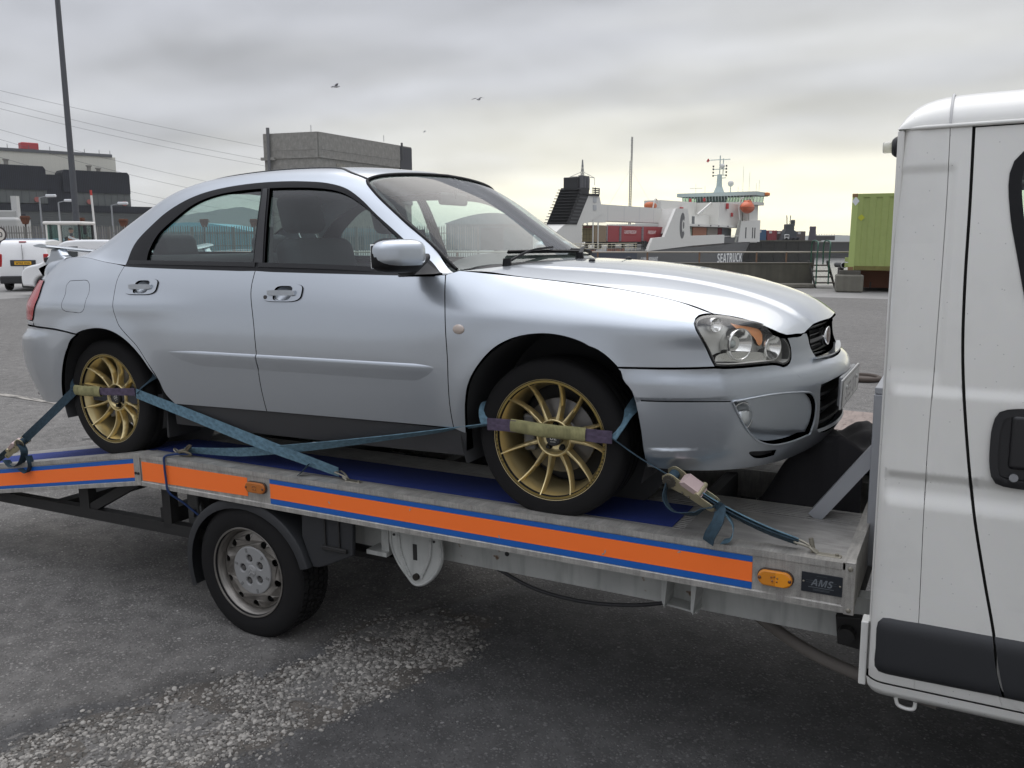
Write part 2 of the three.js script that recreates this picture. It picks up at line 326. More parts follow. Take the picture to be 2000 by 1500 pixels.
// ---------------------------------------------------------------- materials shared by the vehicles
const flake = dataTex(256, 256, () => 0.5 + 0.5 * rnd(), false, 1);
const paintSilver = M(0.48, 0.515, 0.55, 0.29, 0.78, { clearcoat: 1.0, clearcoatRoughness: 0.03 });
const blackTrim = M(0.009, 0.009, 0.010, 0.5, 0, { specularIntensity: 0.45 });
const blackPlastic = M(0.022, 0.022, 0.023, 0.6);
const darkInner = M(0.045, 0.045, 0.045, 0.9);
const gapDark = M(0.03, 0.03, 0.03, 0.9);
const glassTint = M(0.70, 0.81, 0.78, 0.0, 0, { transmission: 1, thickness: 0, ior: 1.62 });
const glassWind = M(0.74, 0.83, 0.80, 0.0, 0, { transmission: 1, thickness: 0, ior: 1.5 });
const glassClear = M(0.95, 0.96, 0.95, 0.02, 0, { transmission: 1, thickness: 0, ior: 1.5 });
const chrome = M(0.78, 0.78, 0.77, 0.14, 0.9);
const reflector = M(0.62, 0.62, 0.60, 0.22, 0.9);
const rubberTex = dataTex(256, 256, (u, v) => 0.5 + 0.5 * fbm2(u * 8, v * 8, 4) + (rnd() - 0.5) * 0.25);
const rubber = M(0.0105, 0.010, 0.010, 0.85, 0, { specularIntensity: 0.5, bumpMap: rubberTex, bumpScale: 0.0006 });
const goldPaint = M(0.70, 0.57, 0.29, 0.30, 0.8, { clearcoat: 0.35, clearcoatRoughness: 0.25 });
const castIron = M(0.10, 0.095, 0.09, 0.5, 0.7);
const seatCloth = M(0.055, 0.057, 0.062, 0.95);
const redLens = M(0.40, 0.012, 0.015, 0.2, 0, { clearcoat: 0.4, specularIntensity: 0.5, clearcoatRoughness: 0.03 });
const amberLens = M(0.62, 0.16, 0.012, 0.15, 0, { clearcoat: 1, clearcoatRoughness: 0.05 });

// ---------------------------------------------------------------- the silver saloon
const car = thing('saloon_car', 'silver four-door saloon with gold multi-spoke wheels strapped on the recovery truck bed', 'car', null, [0, CAR_Y, 0]);
car.rotation.z = CAR_TILT;
{
  const C = (...a) => a.map(p => p);
  const corner = p => [p[0], p[1], 1];
  const gapB = [[-1.446, 0.955, 1], [-1.449, 0.884], [-1.443, 0.844], [-1.424, 0.773], [-1.410, 0.706], [-1.402, 0.586], [-1.409, 0.468], [-1.407, 0.381], [-1.403, 0.323, 1]];
  const gapR = [[-2.346, 0.985, 1], [-2.362, 0.930], [-2.360, 0.875], [-2.350, 0.821], [-2.331, 0.757], [-2.303, 0.703], [-2.248, 0.654], [-2.185, 0.600], [-2.130, 0.524], [-2.077, 0.440], [-2.051, 0.369], [-2.001, 0.318, 1]];
  const gapF = [[-0.452, 0.928, 1], [-0.413, 0.783], [-0.400, 0.618], [-0.403, 0.505], [-0.403, 0.413], [-0.397, 0.328, 1]];
  const archF = [[-0.342, 0.312], [-0.325, 0.446], [-0.304, 0.517], [-0.260, 0.585], [-0.181, 0.660], [-0.089, 0.702], [0.021, 0.718], [0.112, 0.709], [0.193, 0.681], [0.242, 0.638], [0.267, 0.608]];
  const archF2 = [[0.267, 0.606], [0.302, 0.578], [0.353, 0.528], [0.370, 0.463], [0.383, 0.386], [0.395, 0.299], [0.413, 0.250]];
  const archR = [[-2.079, 0.440], [-2.122, 0.492], [-2.170, 0.556], [-2.247, 0.623], [-2.341, 0.668], [-2.444, 0.683], [-2.581, 0.666], [-2.627, 0.647]];
  const archR2 = [[-2.627, 0.647], [-2.694, 0.606], [-2.744, 0.528], [-2.791, 0.432], [-2.828, 0.346], [-2.857, 0.275]];
  const rev = a => [...a].reverse();
  const beltPts = (x0, x1, dy = -0.004, n = 10) => Array.from({ length: n - 1 }, (_, i) => { const x = x0 + (x1 - x0) * (i + 1) / n; return [x, yE(x) + dy]; });
  const both = g => merge([g, mirrorZ(g)]);
  const pair = (name, g, mat, parent = car, label) => { const a = mesh(name, g, mat, parent, label), b = mesh(name, mirrorZ(g), mat, parent, label); return [a, b]; };
  const gi = 0.0022;
  // doors (each with its handle as a sub-part, built below)
  const fd = outline([...gapB.map((p, i) => (i === 0 || i === gapB.length - 1 ? corner(p) : p)), ...rev(gapF).map((p, i, a) => (i === 0 || i === a.length - 1 ? corner(p) : p)), ...beltPts(-0.452, -1.446)]);
  const rd = outline([...gapR.map((p, i) => (i === 0 || i === gapR.length - 1 ? corner(p) : p)), ...rev(gapB).map((p, i, a) => (i === 0 || i === a.length - 1 ? corner(p) : p)), ...beltPts(-1.446, -2.346)]);
  // door handles: a dished tray with a pull bar across it
  const tray = (cx, cy, w, h) => { const o = []; for (let i = 0; i < 40; i++) { const a = i / 40 * 2 * Math.PI, c = Math.cos(a), s = Math.sin(a); o.push([cx + w * Math.sign(c) * Math.pow(Math.abs(c), 0.5) + s * 0.008, cy + h * Math.sign(s) * Math.pow(Math.abs(s), 0.55)]); } return o; };
  const handleAt = (cx, cy) => ({ out: tray(cx, cy, 0.112, 0.0385), cup: tray(cx + 0.004, cy - 0.002, 0.052, 0.031) });
  const hF = handleAt(-1.258, 0.857), hR = handleAt(-2.170, 0.884);
  const doorMesh = (poly, hd) => panel(inset(poly, gi), Body, { holes: [hd.out] });
  const buildHandle = (hd, doors, cx, cy, lock) => {
    const rim = panel(inset(hd.out, 0.0015), Body, { h: 0.012, holes: [hd.cup], off: 0.0065, flange: 0.014 });
    const bowlMap = (u, y) => { const p = Body(u, y), d = Math.hypot((u - cx) / 0.06, (y - cy) / 0.036); p.z -= 0.020 * Math.max(0, 1 - d * d) + 0.002; return p; };
    const bowl = panel(hd.cup.map(p => [cx + (p[0] - cx) * 1.08, cy + (p[1] - cy) * 1.08]), bowlMap, { h: 0.010, rim: false });
    const pts = []; for (let i = 0; i <= 8; i++) { const u = cx - 0.078 + 0.156 * i / 8; const p = Body(u, cy + 0.002); p.z += 0.010 + 0.004 * Math.sin(Math.PI * i / 8); pts.push(p); }
    const pull = ribbon(pts, [0, 1, 0], [0.018, 0.022, 0.023, 0.024, 0.024, 0.024, 0.023, 0.022, 0.018], 0.011, 24);
    doors.forEach((d, k) => {
      const f = k ? mirrorZ : g => g;
      mesh('handle_surround', f(rim), paintSilver, d); mesh('handle_recess', f(bowl), paintSilver, d); mesh('handle', f(pull), paintSilver, d);
      if (lock) { const g = new THREE.CylinderGeometry(0.0095, 0.0095, 0.006, 20); g.rotateX(Math.PI / 2); const q = Body(cx - 0.092, cy - 0.018); g.translate(q.x, q.y, q.z + 0.006); mesh('key_lock', f(NI(g)), castIron, d); }
    });
  };
  const dF = pair('front_door', doorMesh(fd, hF), paintSilver), dR = pair('rear_door', doorMesh(rd, hR), paintSilver);
  buildHandle(hF, dF, -1.258, 0.857, true); buildHandle(hR, dR, -2.170, 0.884, false);
  // pressed feature line low on the doors: a shallow raised rib
  const rib = (x0, x1, e0, e1) => {
    const pos = [], idx = [], n = 40, sec = [[0.014, -0.002], [0.009, 0.0025], [0.004, 0.0055], [-0.003, 0.0062], [-0.020, 0.0048], [-0.045, 0.0018], [-0.075, -0.002]], m = sec.length;
    for (let i = 0; i <= n; i++) { const x = x0 + (x1 - x0) * i / n, k = Math.min(e0 ? sstep(0, e0, x - x0) : 1, e1 ? sstep(0, e1, x1 - x) : 1), yc = 0.570 - 0.006 * (x + 0.43); for (const [dy, o] of sec) { const q = Body(x, yc + dy * (0.35 + 0.65 * k)); pos.push(q.x, q.y, q.z + (o + 0.002) * k - 0.002); } }
    for (let i = 0; i < n; i++) for (let j = 0; j < m - 1; j++) { const a = i * m + j; idx.push(a, a + 1, a + m, a + 1, a + m + 1, a + m); }
    let g = new THREE.BufferGeometry(); g.setAttribute('position', new THREE.Float32BufferAttribute(pos, 3)); g.setAttribute('uv', new THREE.Float32BufferAttribute(new Float32Array(pos.length / 3 * 2), 2)); g.setIndex(idx); g.computeVertexNormals(); return NI(g);
  };
  { const a = rib(-2.08, -1.407, 0.35, 0), b = rib(-1.401, -0.415, 0, 0.16); dR.forEach((d, k) => mesh('door_rib', k ? mirrorZ(a) : a, paintSilver, d)); dF.forEach((d, k) => mesh('door_rib', k ? mirrorZ(b) : b, paintSilver, d)); }
  // front wing
  const headOut = [[0.577, 0.755], [0.582, 0.713], [0.628, 0.607, 1], [0.686, 0.603], [0.912, 0.599], [0.948, 0.589], [0.982, 0.595], [1.003, 0.614], [1.010, 0.642], [0.985, 0.684], [0.944, 0.718], [0.868, 0.753], [0.742, 0.776], [0.666, 0.784], [0.611, 0.781], [0.590, 0.772]];
  const fw = outline([corner(gapF[0]), ...gapF.slice(1, -1), corner(gapF[5]), [-0.342, 0.312, 1], ...archF.slice(1, -1), [0.267, 0.607, 1], [0.628, 0.607, 1], [0.582, 0.713], [0.577, 0.755], [0.590, 0.772], [0.611, 0.781], [0.667, 0.784, 1], [0.550, 0.820], [0.273, 0.866], [0.055, 0.895], [-0.183, 0.921], [-0.40, 0.944, 1]]);
  const wings = pair('front_wing', panel(inset(fw, gi), Body, { flange: 0.02 }), paintSilver);
  { // side indicator lamp
    const g = new THREE.SphereGeometry(1, 20, 12); g.scale(0.026, 0.019, 0.008); const q = Body(-0.344, 0.724); g.translate(q.x, q.y, q.z + 0.002);
    wings.forEach((w, k) => mesh('side_indicator', k ? mirrorZ(g) : g, M(0.50, 0.42, 0.36, 0.15, 0, { clearcoat: 1 }), w));
  }
  // front bumper with cut-outs for grille, intake, fog lamps and the small lower vents
  const fogO = outline([[0.707, 0.486, 1], [0.861, 0.500], [0.996, 0.492], [1.035, 0.482], [1.061, 0.450], [1.068, 0.379], [1.062, 0.322, 1], [0.959, 0.309], [0.877, 0.312], [0.810, 0.338], [0.758, 0.389], [0.723, 0.447]], 0.015);
  const ventO = outline([[0.792, 0.293], [0.850, 0.291], [0.914, 0.287, 1], [0.918, 0.264, 1], [0.870, 0.260], [0.825, 0.268]], 0.010);
  const slitO = outline([[0.386, 0.4945, 1], [0.55, 0.4930], [0.702, 0.4885, 1], [0.701, 0.4845, 1], [0.55, 0.4885], [0.386, 0.4900, 1]], 0.02);
  const C1 = UMAX;
  const fb = outline([[0.267, 0.604, 1], ...archF2.slice(1, -1), [0.413, 0.245, 1], [0.583, 0.232], [0.777, 0.224], [1.014, 0.228], [1.20, 0.248], [C1, 0.250, 1],
    [C1, 0.303, 1], [1.21, 0.303], [1.135, 0.315], [1.110, 0.330, 1], [1.096, 0.420], [1.092, 0.490], [1.098, 0.503, 1], [1.20, 0.510], [C1, 0.512, 1],
    [C1, 0.574, 1], [1.24, 0.578], [1.168, 0.592, 1], [1.142, 0.650], [1.132, 0.688, 1], [1.10, 0.690], [1.053, 0.697], [0.992, 0.685, 1], [1.010, 0.642], [1.003, 0.614], [0.982, 0.593], [0.948, 0.586], [0.912, 0.596], [0.686, 0.600], [0.628, 0.604, 1]]);
  const bumperMap = (u, y) => { const p = Body(u, y);   // pressed line along the side of the bumper and the dish round the fog lamps
    const side = sstep(0.30, 0.42, u) * (1 - sstep(0.66, 0.74, u)); const d = y - 0.492; p.z += 0.006 * side * (d > 0 ? sstep(0.0, 0.012, d) : 0);
    const lip = 0.7 * sstep(0.40, 0.44, u) * (1 - sstep(0.48, 0.66, u)); const e = y - 0.31; p.z += 0.010 * lip * (e < 0 ? 1 - sstep(0.02, 0.05, -e) : 1 - sstep(0, 0.014, e)) ; return p; };
  const bumper = mesh('front_bumper', both(panel(inset(fb, gi).map(p => (p[0] > UMAX - 0.006 ? [UMAX, p[1]] : p)), bumperMap, { holes: [fogO, ventO, slitO], flange: 0.03, h: 0.025 })), paintSilver, car);
  { // fog lamp pockets
    const fx = 0.80, fy = 0.40;
    const pocket = (u, y) => { const p = Body(u, y); let d = 0; const t = clamp((1.07 - u) / 0.36); d = 0.012 + 0.125 * Math.pow(t, 0.75); p.x -= d * 0.85; p.z -= d * 0.45; return p; };
    const og = fogO.map(p => [0.89 + (p[0] - 0.89) * 1.0, 0.40 + (p[1] - 0.40) * 1.0]);
    const wallPts = []; const g = panel(og, pocket, { h: 0.02, rim: false });
    const W = []; for (let i = 0; i < fogO.length; i++) { const a = fogO[i], b = fogO[(i + 1) % fogO.length], A = Body(...a), B = Body(...b), A2 = pocket(a[0], a[1]), B2 = pocket(b[0], b[1]); for (const q of [A, B, B2, A, B2, A2]) W.push(q.x, q.y, q.z); }
    const wg = new THREE.BufferGeometry(); wg.setAttribute('position', new THREE.Float32BufferAttribute(W, 3)); wg.setAttribute('uv', new THREE.Float32BufferAttribute(new Float32Array(W.length / 3 * 2), 2)); wg.computeVertexNormals();
    const all = merge([g, wg]);
    const lip = tube(outline(fogO.map(p => p), 0.02).map(p => { const q = Body(p[0], p[1]); q.x += 0.003; q.z += 0.002; return q; }), 0.004, 140, 6, true);
    const pockets = [mesh('fog_lamp_pocket', all, paintSilver, bumper), mesh('fog_lamp_pocket', mirrorZ(all), paintSilver, bumper)];
    mesh('fog_pocket_lip', lip, paintSilver, bumper); mesh('fog_pocket_lip', mirrorZ(lip), paintSilver, bumper);
    const q = pocket(0.815, 0.410), lens = new THREE.SphereGeometry(0.056, 24, 12, 0, 2 * Math.PI, 0, 1.1); lens.rotateX(Math.PI / 2); lens.rotateY(Math.PI / 2 - 0.55); lens.translate(q.x - 0.005, q.y, q.z - 0.01);
    const ring = new THREE.TorusGeometry(0.051, 0.006, 8, 28); ring.rotateY(Math.PI / 2 - 0.55); ring.translate(q.x + 0.016, q.y, q.z + 0.002);
    for (const f of [x => NI(x), mirrorZ]) { mesh('fog_lamp', f(lens), M(0.75, 0.78, 0.78, 0.08, 0.6), bumper); mesh('fog_lamp_ring', f(ring), chrome, bumper); }
    const v = panel(ventO.map(p => [0.86 + (p[0] - 0.86) * 1.02, 0.277 + (p[1] - 0.277) * 1.02]), (u, y) => { const p = Body(u, y); p.x -= 0.012; p.z -= 0.010; return p; }, { rim: false });
    mesh('bumper_vent', v, blackPlastic, bumper); mesh('bumper_vent', mirrorZ(v), blackPlastic, bumper);
    // lower intake: near-black plate behind, two slats, inner lip in body colour
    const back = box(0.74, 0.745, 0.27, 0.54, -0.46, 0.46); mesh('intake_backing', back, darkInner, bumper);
    for (const [y, d] of [[0.455, 0.05], [0.40, 0.055], [0.35, 0.05]]) { const pts = []; for (let i = -8; i <= 8; i++) { const z = i / 8 * 0.34; pts.push([0.90 - 0.30 * z * z, y, z]); } mesh('intake_slat', ribbon(pts, [1, 0.1, 0], 0.045, 0.010, 32), blackPlastic, bumper); }
    const lp = []; for (let i = -10; i <= 10; i++) { const z = i / 10 * 0.37; lp.push([0.890 - 0.42 * z * z, 0.300 + 0.05 * z * z, z]); } mesh('intake_lip', ribbon(lp, [1, 0.35, 0], 0.085, 0.012, 40), paintSilver, bumper);
  }
  // grille with a slat and a round emblem, set back between bonnet and bumper
  const grille = part('grille', car);
  {
    const gx = (z, y) => 0.868 - 0.34 * z * z - 0.05 * (y - 0.58) - 0.012;
    const gm = (z, y) => new V3(gx(z, y) - 0.02, y, z);
    const pg = outline([[-0.305, 0.705, 1], [0.305, 0.705, 1], [0.295, 0.64], [0.265, 0.594, 1], [0.0, 0.588], [-0.265, 0.594, 1], [-0.295, 0.64]], 0.03);
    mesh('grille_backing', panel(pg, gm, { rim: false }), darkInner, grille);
    const fr = panel(pg.map(p => [p[0] * 1.03, 0.645 + (p[1] - 0.645) * 1.06]), (z, y) => new V3(gx(z, y) + 0.004, y, z), { holes: [inset(pg, 0.012)], flange: 0.02 });
    mesh('grille_frame', fr, M(0.03, 0.03, 0.032, 0.25), grille);
    for (let k = 0; k < 5; k++) { const y = 0.602 + k * 0.021, pts = []; for (let i = -8; i <= 8; i++) { const z = i / 8 * (0.27 + 0.008 * k); pts.push([gx(z, y) - 0.010, y, z]); } mesh('grille_slat', ribbon(pts, [1, 0.3, 0], 0.018, 0.003, 28), M(0.02, 0.02, 0.02, 0.4), grille); }
    const bp = []; for (let i = -10; i <= 10; i++) { const z = i / 10 * 0.292; bp.push([gx(z, 0.648) + 0.002, 0.648, z]); } mesh('grille_bar', ribbon(bp, [0, 1, 0], 0.014, 0.008, 30), M(0.025, 0.025, 0.027, 0.3), grille);
    { const pts = []; for (let i = -10; i <= 10; i++) { const z = i / 10 * 0.30; pts.push([0.868 - 0.36 * z * z, 0.581 + 0.09 * z * z, z]); } mesh('bumper_ledge', ribbon(pts, [1, 0.12, 0], 0.085, 0.006, 30), paintSilver, grille); }
    const e = lathe([[0, 0.010], [0.5, 0.009], [0.86, 0.006], [0.9, 0.012], [1.0, 0.012], [1.04, 0.004], [1.04, -0.01]].map(p => [p[0] * 0.052, p[1]]), 36); e.rotateZ(-Math.PI / 2); e.scale(1, 0.72, 1); e.translate(gx(0, 0.648) + 0.008, 0.648, 0); mesh('emblem_ring', e, chrome, grille);
    const e2 = lathe([[0, 0.003], [0.044, 0.001]], 32); e2.rotateZ(-Math.PI / 2); e2.scale(1, 0.70, 1); e2.translate(gx(0, 0.648) + 0.0195, 0.648, 0); mesh('emblem_face', e2, M(0.14, 0.07, 0.05, 0.3, 0.3), grille);
    const st = []; for (const [a, b, r] of [[0.008, 0.012, 0.006], [-0.014, 0.004, 0.004], [0.0, -0.006, 0.004], [0.018, -0.008, 0.004], [-0.02, -0.012, 0.004]]) { const s = new THREE.OctahedronGeometry(r); s.scale(0.3, 1, 1); s.translate(gx(0, 0.648) + 0.0225, 0.648 + b, a); st.push(s); } mesh('emblem_star', merge(st), chrome, grille);
  }
  // number plate
  {
    const np = part('number_plate', car);
    const tex = canvasTex(1024, 216, (c, w, h) => { c.fillStyle = '#d9dad6'; c.fillRect(0, 0, w, h); c.strokeStyle = '#222'; c.lineWidth = 4; c.strokeRect(8, 8, w - 16, h - 16); c.fillStyle = '#16181a'; c.font = 'bold 168px sans-serif'; c.textAlign = 'center'; c.textBaseline = 'middle'; c.save(); c.translate(w / 2, h / 2 + 8); c.scale(0.98, 1); c.fillText('SJ53 OJN', 0, 0); c.restore(); });
    mesh('plate_backing', rbox(0.950, 0.958, 0.398, 0.512, -0.262, 0.262, 0.004), M(0.55, 0.55, 0.54, 0.35), np);
    const f = new THREE.PlaneGeometry(0.518, 0.108); f.rotateY(Math.PI / 2); f.translate(0.9605, 0.455, 0); mesh('plate_face', f, new THREE.MeshPhysicalMaterial({ map: tex, roughness: 0.3, clearcoat: 0.6 }), np);
    mesh('plate_holder', rbox(0.935, 0.951, 0.40, 0.515, -0.20, 0.20, 0.006), M(0.30, 0.31, 0.32, 0.4), np);
    for (const z of [-0.155, 0.155]) { const g = new THREE.SphereGeometry(0.009, 10, 8); g.scale(0.6, 1, 1); g.translate(0.961, 0.472, z); mesh('plate_screw', g, M(0.8, 0.8, 0.78, 0.4), np); }
    np.rotation.z = -0.04; np.position.set(-0.012, 0.034, 0);
  }
  // headlamps
  {
    const O = outline(headOut, 0.014), I = inset(O, 0.011);
    const lens = panel(inset(O, 0.005), Body, { off: 0.001, rim: false, h: 0.025 });
    const bez = panel(inset(O, 0.004), Body, { off: -0.001, holes: [I.map(p => p)], flange: 0.03, h: 0.02 });
    const deep = (k, cx, cz) => (u, y) => { const p = Body(u, y); p.x -= k * 0.75; p.z -= k * 0.6; return p; };
    const hous = panel(inset(O, 0.006), deep(0.062), { rim: false });
    const W = []; const dm = deep(0.062); for (let i = 0; i < I.length; i++) { const a = I[i], b = I[(i + 1) % I.length], A = Body(...a), B = Body(...b), A2 = dm(...a), B2 = dm(...b); for (const q of [A, B, B2, A, B2, A2]) W.push(q.x, q.y, q.z); }
    const wg = new THREE.BufferGeometry(); wg.setAttribute('position', new THREE.Float32BufferAttribute(W, 3)); wg.setAttribute('uv', new THREE.Float32BufferAttribute(new Float32Array(W.length / 3 * 2), 2)); wg.computeVertexNormals();
    const bowl = (u, y, r, d, yaw, depth, sx = 1) => { const g = lathe([[0.10 * r, -d], [0.35 * r, -d * 0.92], [0.62 * r, -d * 0.66], [0.85 * r, -d * 0.28], [r, 0], [r * 1.07, 0.002], [r * 1.09, -0.012], [r * 1.09, -d]], 40); g.rotateX(Math.PI / 2); g.scale(sx, 1, 1); g.rotateY(yaw); const q = Body(u, y); g.translate(q.x - depth * 0.75, q.y, q.z - depth * 0.6); return NI(g); };
    const bulb = (u, y, r, yaw, depth) => { const g = new THREE.SphereGeometry(r, 16, 10); const q = Body(u, y); g.translate(q.x - depth * 0.75 - 0.02 * Math.sin(yaw), q.y, q.z - depth * 0.6); return NI(g); };
    const amber = panel(outline([[0.76, 0.758], [0.84, 0.742], [0.885, 0.712], [0.878, 0.672], [0.860, 0.664], [0.845, 0.694], [0.81, 0.719], [0.77, 0.739]], 0.015), deep(0.030), { flange: 0.012, h: 0.02 });
    const shelf = panel(outline([[0.65, 0.622], [0.90, 0.616], [0.89, 0.634], [0.66, 0.642]], 0.02), deep(0.03), { flange: 0.03 });
    for (const [k, f] of [[0, g => g], [1, mirrorZ]]) {
      const hl = part('headlamp', car);
      mesh('lamp_housing', f(merge([hous, wg])), M(0.74, 0.74, 0.71, 0.35, 0.1), hl);
      mesh('lamp_bezel', f(bez), M(0.014, 0.014, 0.015, 0.3), hl);
      mesh('dipped_beam_reflector', f(bowl(0.770, 0.676, 0.052, 0.045, 1.05, 0.024)), chrome, hl); mesh('bulb', f(bulb(0.770, 0.676, 0.016, 1.05, 0.05)), M(0.55, 0.60, 0.60, 0.05, 0.3), hl);
      mesh('main_beam_reflector', f(bowl(0.930, 0.655, 0.042, 0.04, 1.15, 0.020)), chrome, hl); mesh('bulb', f(bulb(0.930, 0.655, 0.012, 1.15, 0.045)), M(0.6, 0.6, 0.58, 0.05, 0.3), hl);
      mesh('side_lamp_reflector', f(bowl(0.680, 0.747, 0.023, 0.02, 0.9, 0.016)), chrome, hl); mesh('bulb', f(bulb(0.680, 0.747, 0.009, 0.9, 0.03)), M(0.6, 0.6, 0.58, 0.05, 0.3), hl);
      mesh('turn_signal', f(amber), M(0.72, 0.30, 0.12, 0.35), hl); mesh('lamp_shelf', f(shelf), reflector, hl);
      mesh('lamp_lens', f(lens), M(0.97, 0.965, 0.94, 0.02, 0, { transmission: 1, thickness: 0 }), hl);
    }
  }
  // bonnet
  const hoodR = [[-0.425, 0.690, 1], [-0.188, 0.703], [0.050, 0.697], [0.273, 0.689], [0.482, 0.679], [0.585, 0.668, 1], [0.632, 0.627], [0.679, 0.594], [0.741, 0.561], [0.800, 0.523], [0.826, 0.465], [0.846, 0.415], [0.852, 0.350], [0.864, 0.25], [0.874, 0.12], [0.878, 0.0]];
  const hoodBack = [[-0.175, 0.0], [-0.185, 0.2], [-0.225, 0.4], [-0.29, 0.55], [-0.36, 0.64]];
  const hp = outline([...hoodR, ...hoodR.slice(0, -1).reverse().map(p => [p[0], -p[1], p[2]]), ...hoodBack.slice(1).reverse().map(p => [p[0], -p[1]]), ...hoodBack], 0.03);
  const hood = mesh('bonnet', panel(inset(hp, gi), Hood, { flip: true, flange: 0.02, h: 0.03 }), paintSilver, car);
  for (const z of [0.22, -0.22]) { const g = new THREE.SphereGeometry(0.012, 12, 8); g.scale(1.3, 0.6, 1); const q = Hood(-0.06, z); g.translate(q.x, q.y + 0.004, q.z); mesh('washer_jet', g, blackPlastic, hood); }
  // cowl panel under the windscreen, wipers
  const wsBase = z => -0.235 - 0.385 * z * z;
  {
    const pos = []; const N = 24;
    for (let i = 0; i < N; i++) for (const [a, b] of [[i, i + 1]]) { const za = -0.66 + 1.32 * a / N, zb = -0.66 + 1.32 * b / N; const f = z => { const h = Hood(wsBase(z) + 0.10, z); return new V3(h.x, h.y - 0.022, z); }, r = z => { const x = wsBase(z) - 0.03; return (() => { let lo = 0.02, hi = 1; for (let i = 0; i < 30; i++) { const m = (lo + hi) / 2; Up(x, m).z > Math.abs(z) ? lo = m : hi = m; } return new V3(x, Up(x, lo).y - 0.012, z); })(); }; const A = f(za), B = f(zb), Cc = r(zb), D = r(za); for (const q of [A, B, Cc, A, Cc, D]) pos.push(q.x, q.y, q.z); }
    const g = new THREE.BufferGeometry(); g.setAttribute('position', new THREE.Float32BufferAttribute(pos, 3)); g.setAttribute('uv', new THREE.Float32BufferAttribute(new Float32Array(pos.length / 3 * 2), 2)); g.computeVertexNormals(); mesh('cowl', g, blackPlastic, car);
    const onGlass = (x, z, d) => { // point over the glass at a given x and z
      let lo = 0, hi = 1; for (let i = 0; i < 30; i++) { const m = (lo + hi) / 2; Math.abs(Up(x, m).z) > Math.abs(z) ? lo = m : hi = m; } const p = Up(x, lo); p.z = z; p.y += d; return p; };
    for (const [z0, z1] of [[0.42, -0.16], [-0.08, -0.60]]) {
      const w = part('wiper', car); const b = []; const a0 = [];
      for (let i = 0; i <= 6; i++) { const z = z0 + (z1 - z0) * i / 6; b.push(onGlass(wsBase(z) - 0.055 + 0.015 * i / 6, z, 0.012)); }
      mesh('wiper_blade', ribbon(b, [0.6, 0.8, 0], 0.014, 0.008, 24), blackTrim, w);
      const piv = new V3(wsBase(z0 + 0.10) + 0.03, Hood(wsBase(z0 + 0.1) + 0.06, z0 + 0.1).y + 0.012, z0 + 0.10), m = b[3].clone(); m.y += 0.018;
      mesh('wiper_arm', ribbon([piv, piv.clone().lerp(m, 0.5).add(new V3(0, 0.016, 0)), m], [1, 0.2, 0], [0.022, 0.015, 0.010], 0.008, 16), blackTrim, w);
      const k = new THREE.CylinderGeometry(0.016, 0.02, 0.03, 14); k.translate(piv.x, piv.y, piv.z); mesh('wiper_pivot', k, blackTrim, w);
    }
  }
  // roof shell: A-pillars, roof, C-pillars in one pressing, right and left halves joined
  const frameO = [[-2.352, 0.0], [-2.334, 0.151], [-2.208, 0.253], [-2.071, 0.318], [-1.887, 0.391], [-1.658, 0.427], [-1.391, 0.436], [-1.292, 0.432], [-1.125, 0.417], [-1.042, 0.396], [-0.955, 0.344], [-0.870, 0.292], [-0.713, 0.236], [-0.558, 0.160], [-0.470, 0.03]];
  const zt = t => 0.775 * secZ(t);
  const wsTop = t => -0.915 - 0.165 * Math.pow(zt(t), 2), wsBot = t => -0.235 - 0.385 * Math.pow(zt(t), 2);
  const wsSide = [[-0.966, 0.542], [-0.903, 0.451], [-0.740, 0.357], [-0.593, 0.300], [-0.445, 0.150]];
  const rgSide = [[-2.30, 0.60], [-2.42, 0.53], [-2.58, 0.46], [-2.72, 0.40], [-2.84, 0.32]];
  const rgTop = t => -2.25 - 0.05 * (1 - t), rgBot = t => -2.93 + 0.22 * Math.pow(zt(t), 2);
  const ts = (t0, t1, n = 6) => Array.from({ length: n }, (_, i) => t0 + (t1 - t0) * i / (n - 1));
  const shell = outline([[-0.41, 0.02, 1], ...rev(wsSide).slice(1, -1).map(p => p), [-0.966, 0.542, 1], ...ts(0.62, 0.93, 4).map(t => [wsTop(t), t]), [wsTop(1), 1, 1], [-2.25, 1, 1], ...ts(0.93, 0.68, 4).map(t => [rgTop(t), t]), [-2.30, 0.60, 1], ...rgSide.slice(1, -1), [-2.86, 0.28, 1], [-2.92, 0.0, 1], [-2.352, 0.0, 1], ...frameO.slice(1, -1), [-0.470, 0.0, 1]], 0.03);
  mesh('roof', both(panel(shell, Up, { flange: 0.02, h: 0.035 })), paintSilver, car);
  { // black roof drip mouldings
    const pts = []; for (let i = 0; i <= 14; i++) { const x = -0.975 - 1.38 * i / 14; const q = Up(x, 0.57 + 0.14 * sstep(-0.98, -1.25, x)); q.y += 0.0015; pts.push(q); }
    const g = ribbon(pts, [0, -0.35, 1], 0.010, 0.004, 40); pair('roof_moulding', g, blackTrim);
  }
  // windscreen with its black border
  const wsO = outline([...rev(wsSide).map((p, i) => (i === 0 ? [p[0], p[1], 1] : i === 4 ? [p[0], p[1], 1] : p)), ...ts(0.60, 0.95, 5).map(t => [wsTop(t), t]), [wsTop(1), 1, 1], [wsBot(1), 1, 1], ...ts(0.92, 0.25, 7).map(t => [wsBot(t), t])], 0.025);
  mesh('windscreen', both(panel(wsO, Up, { off: -0.004, rim: false, h: 0.04 })), glassWind, car);
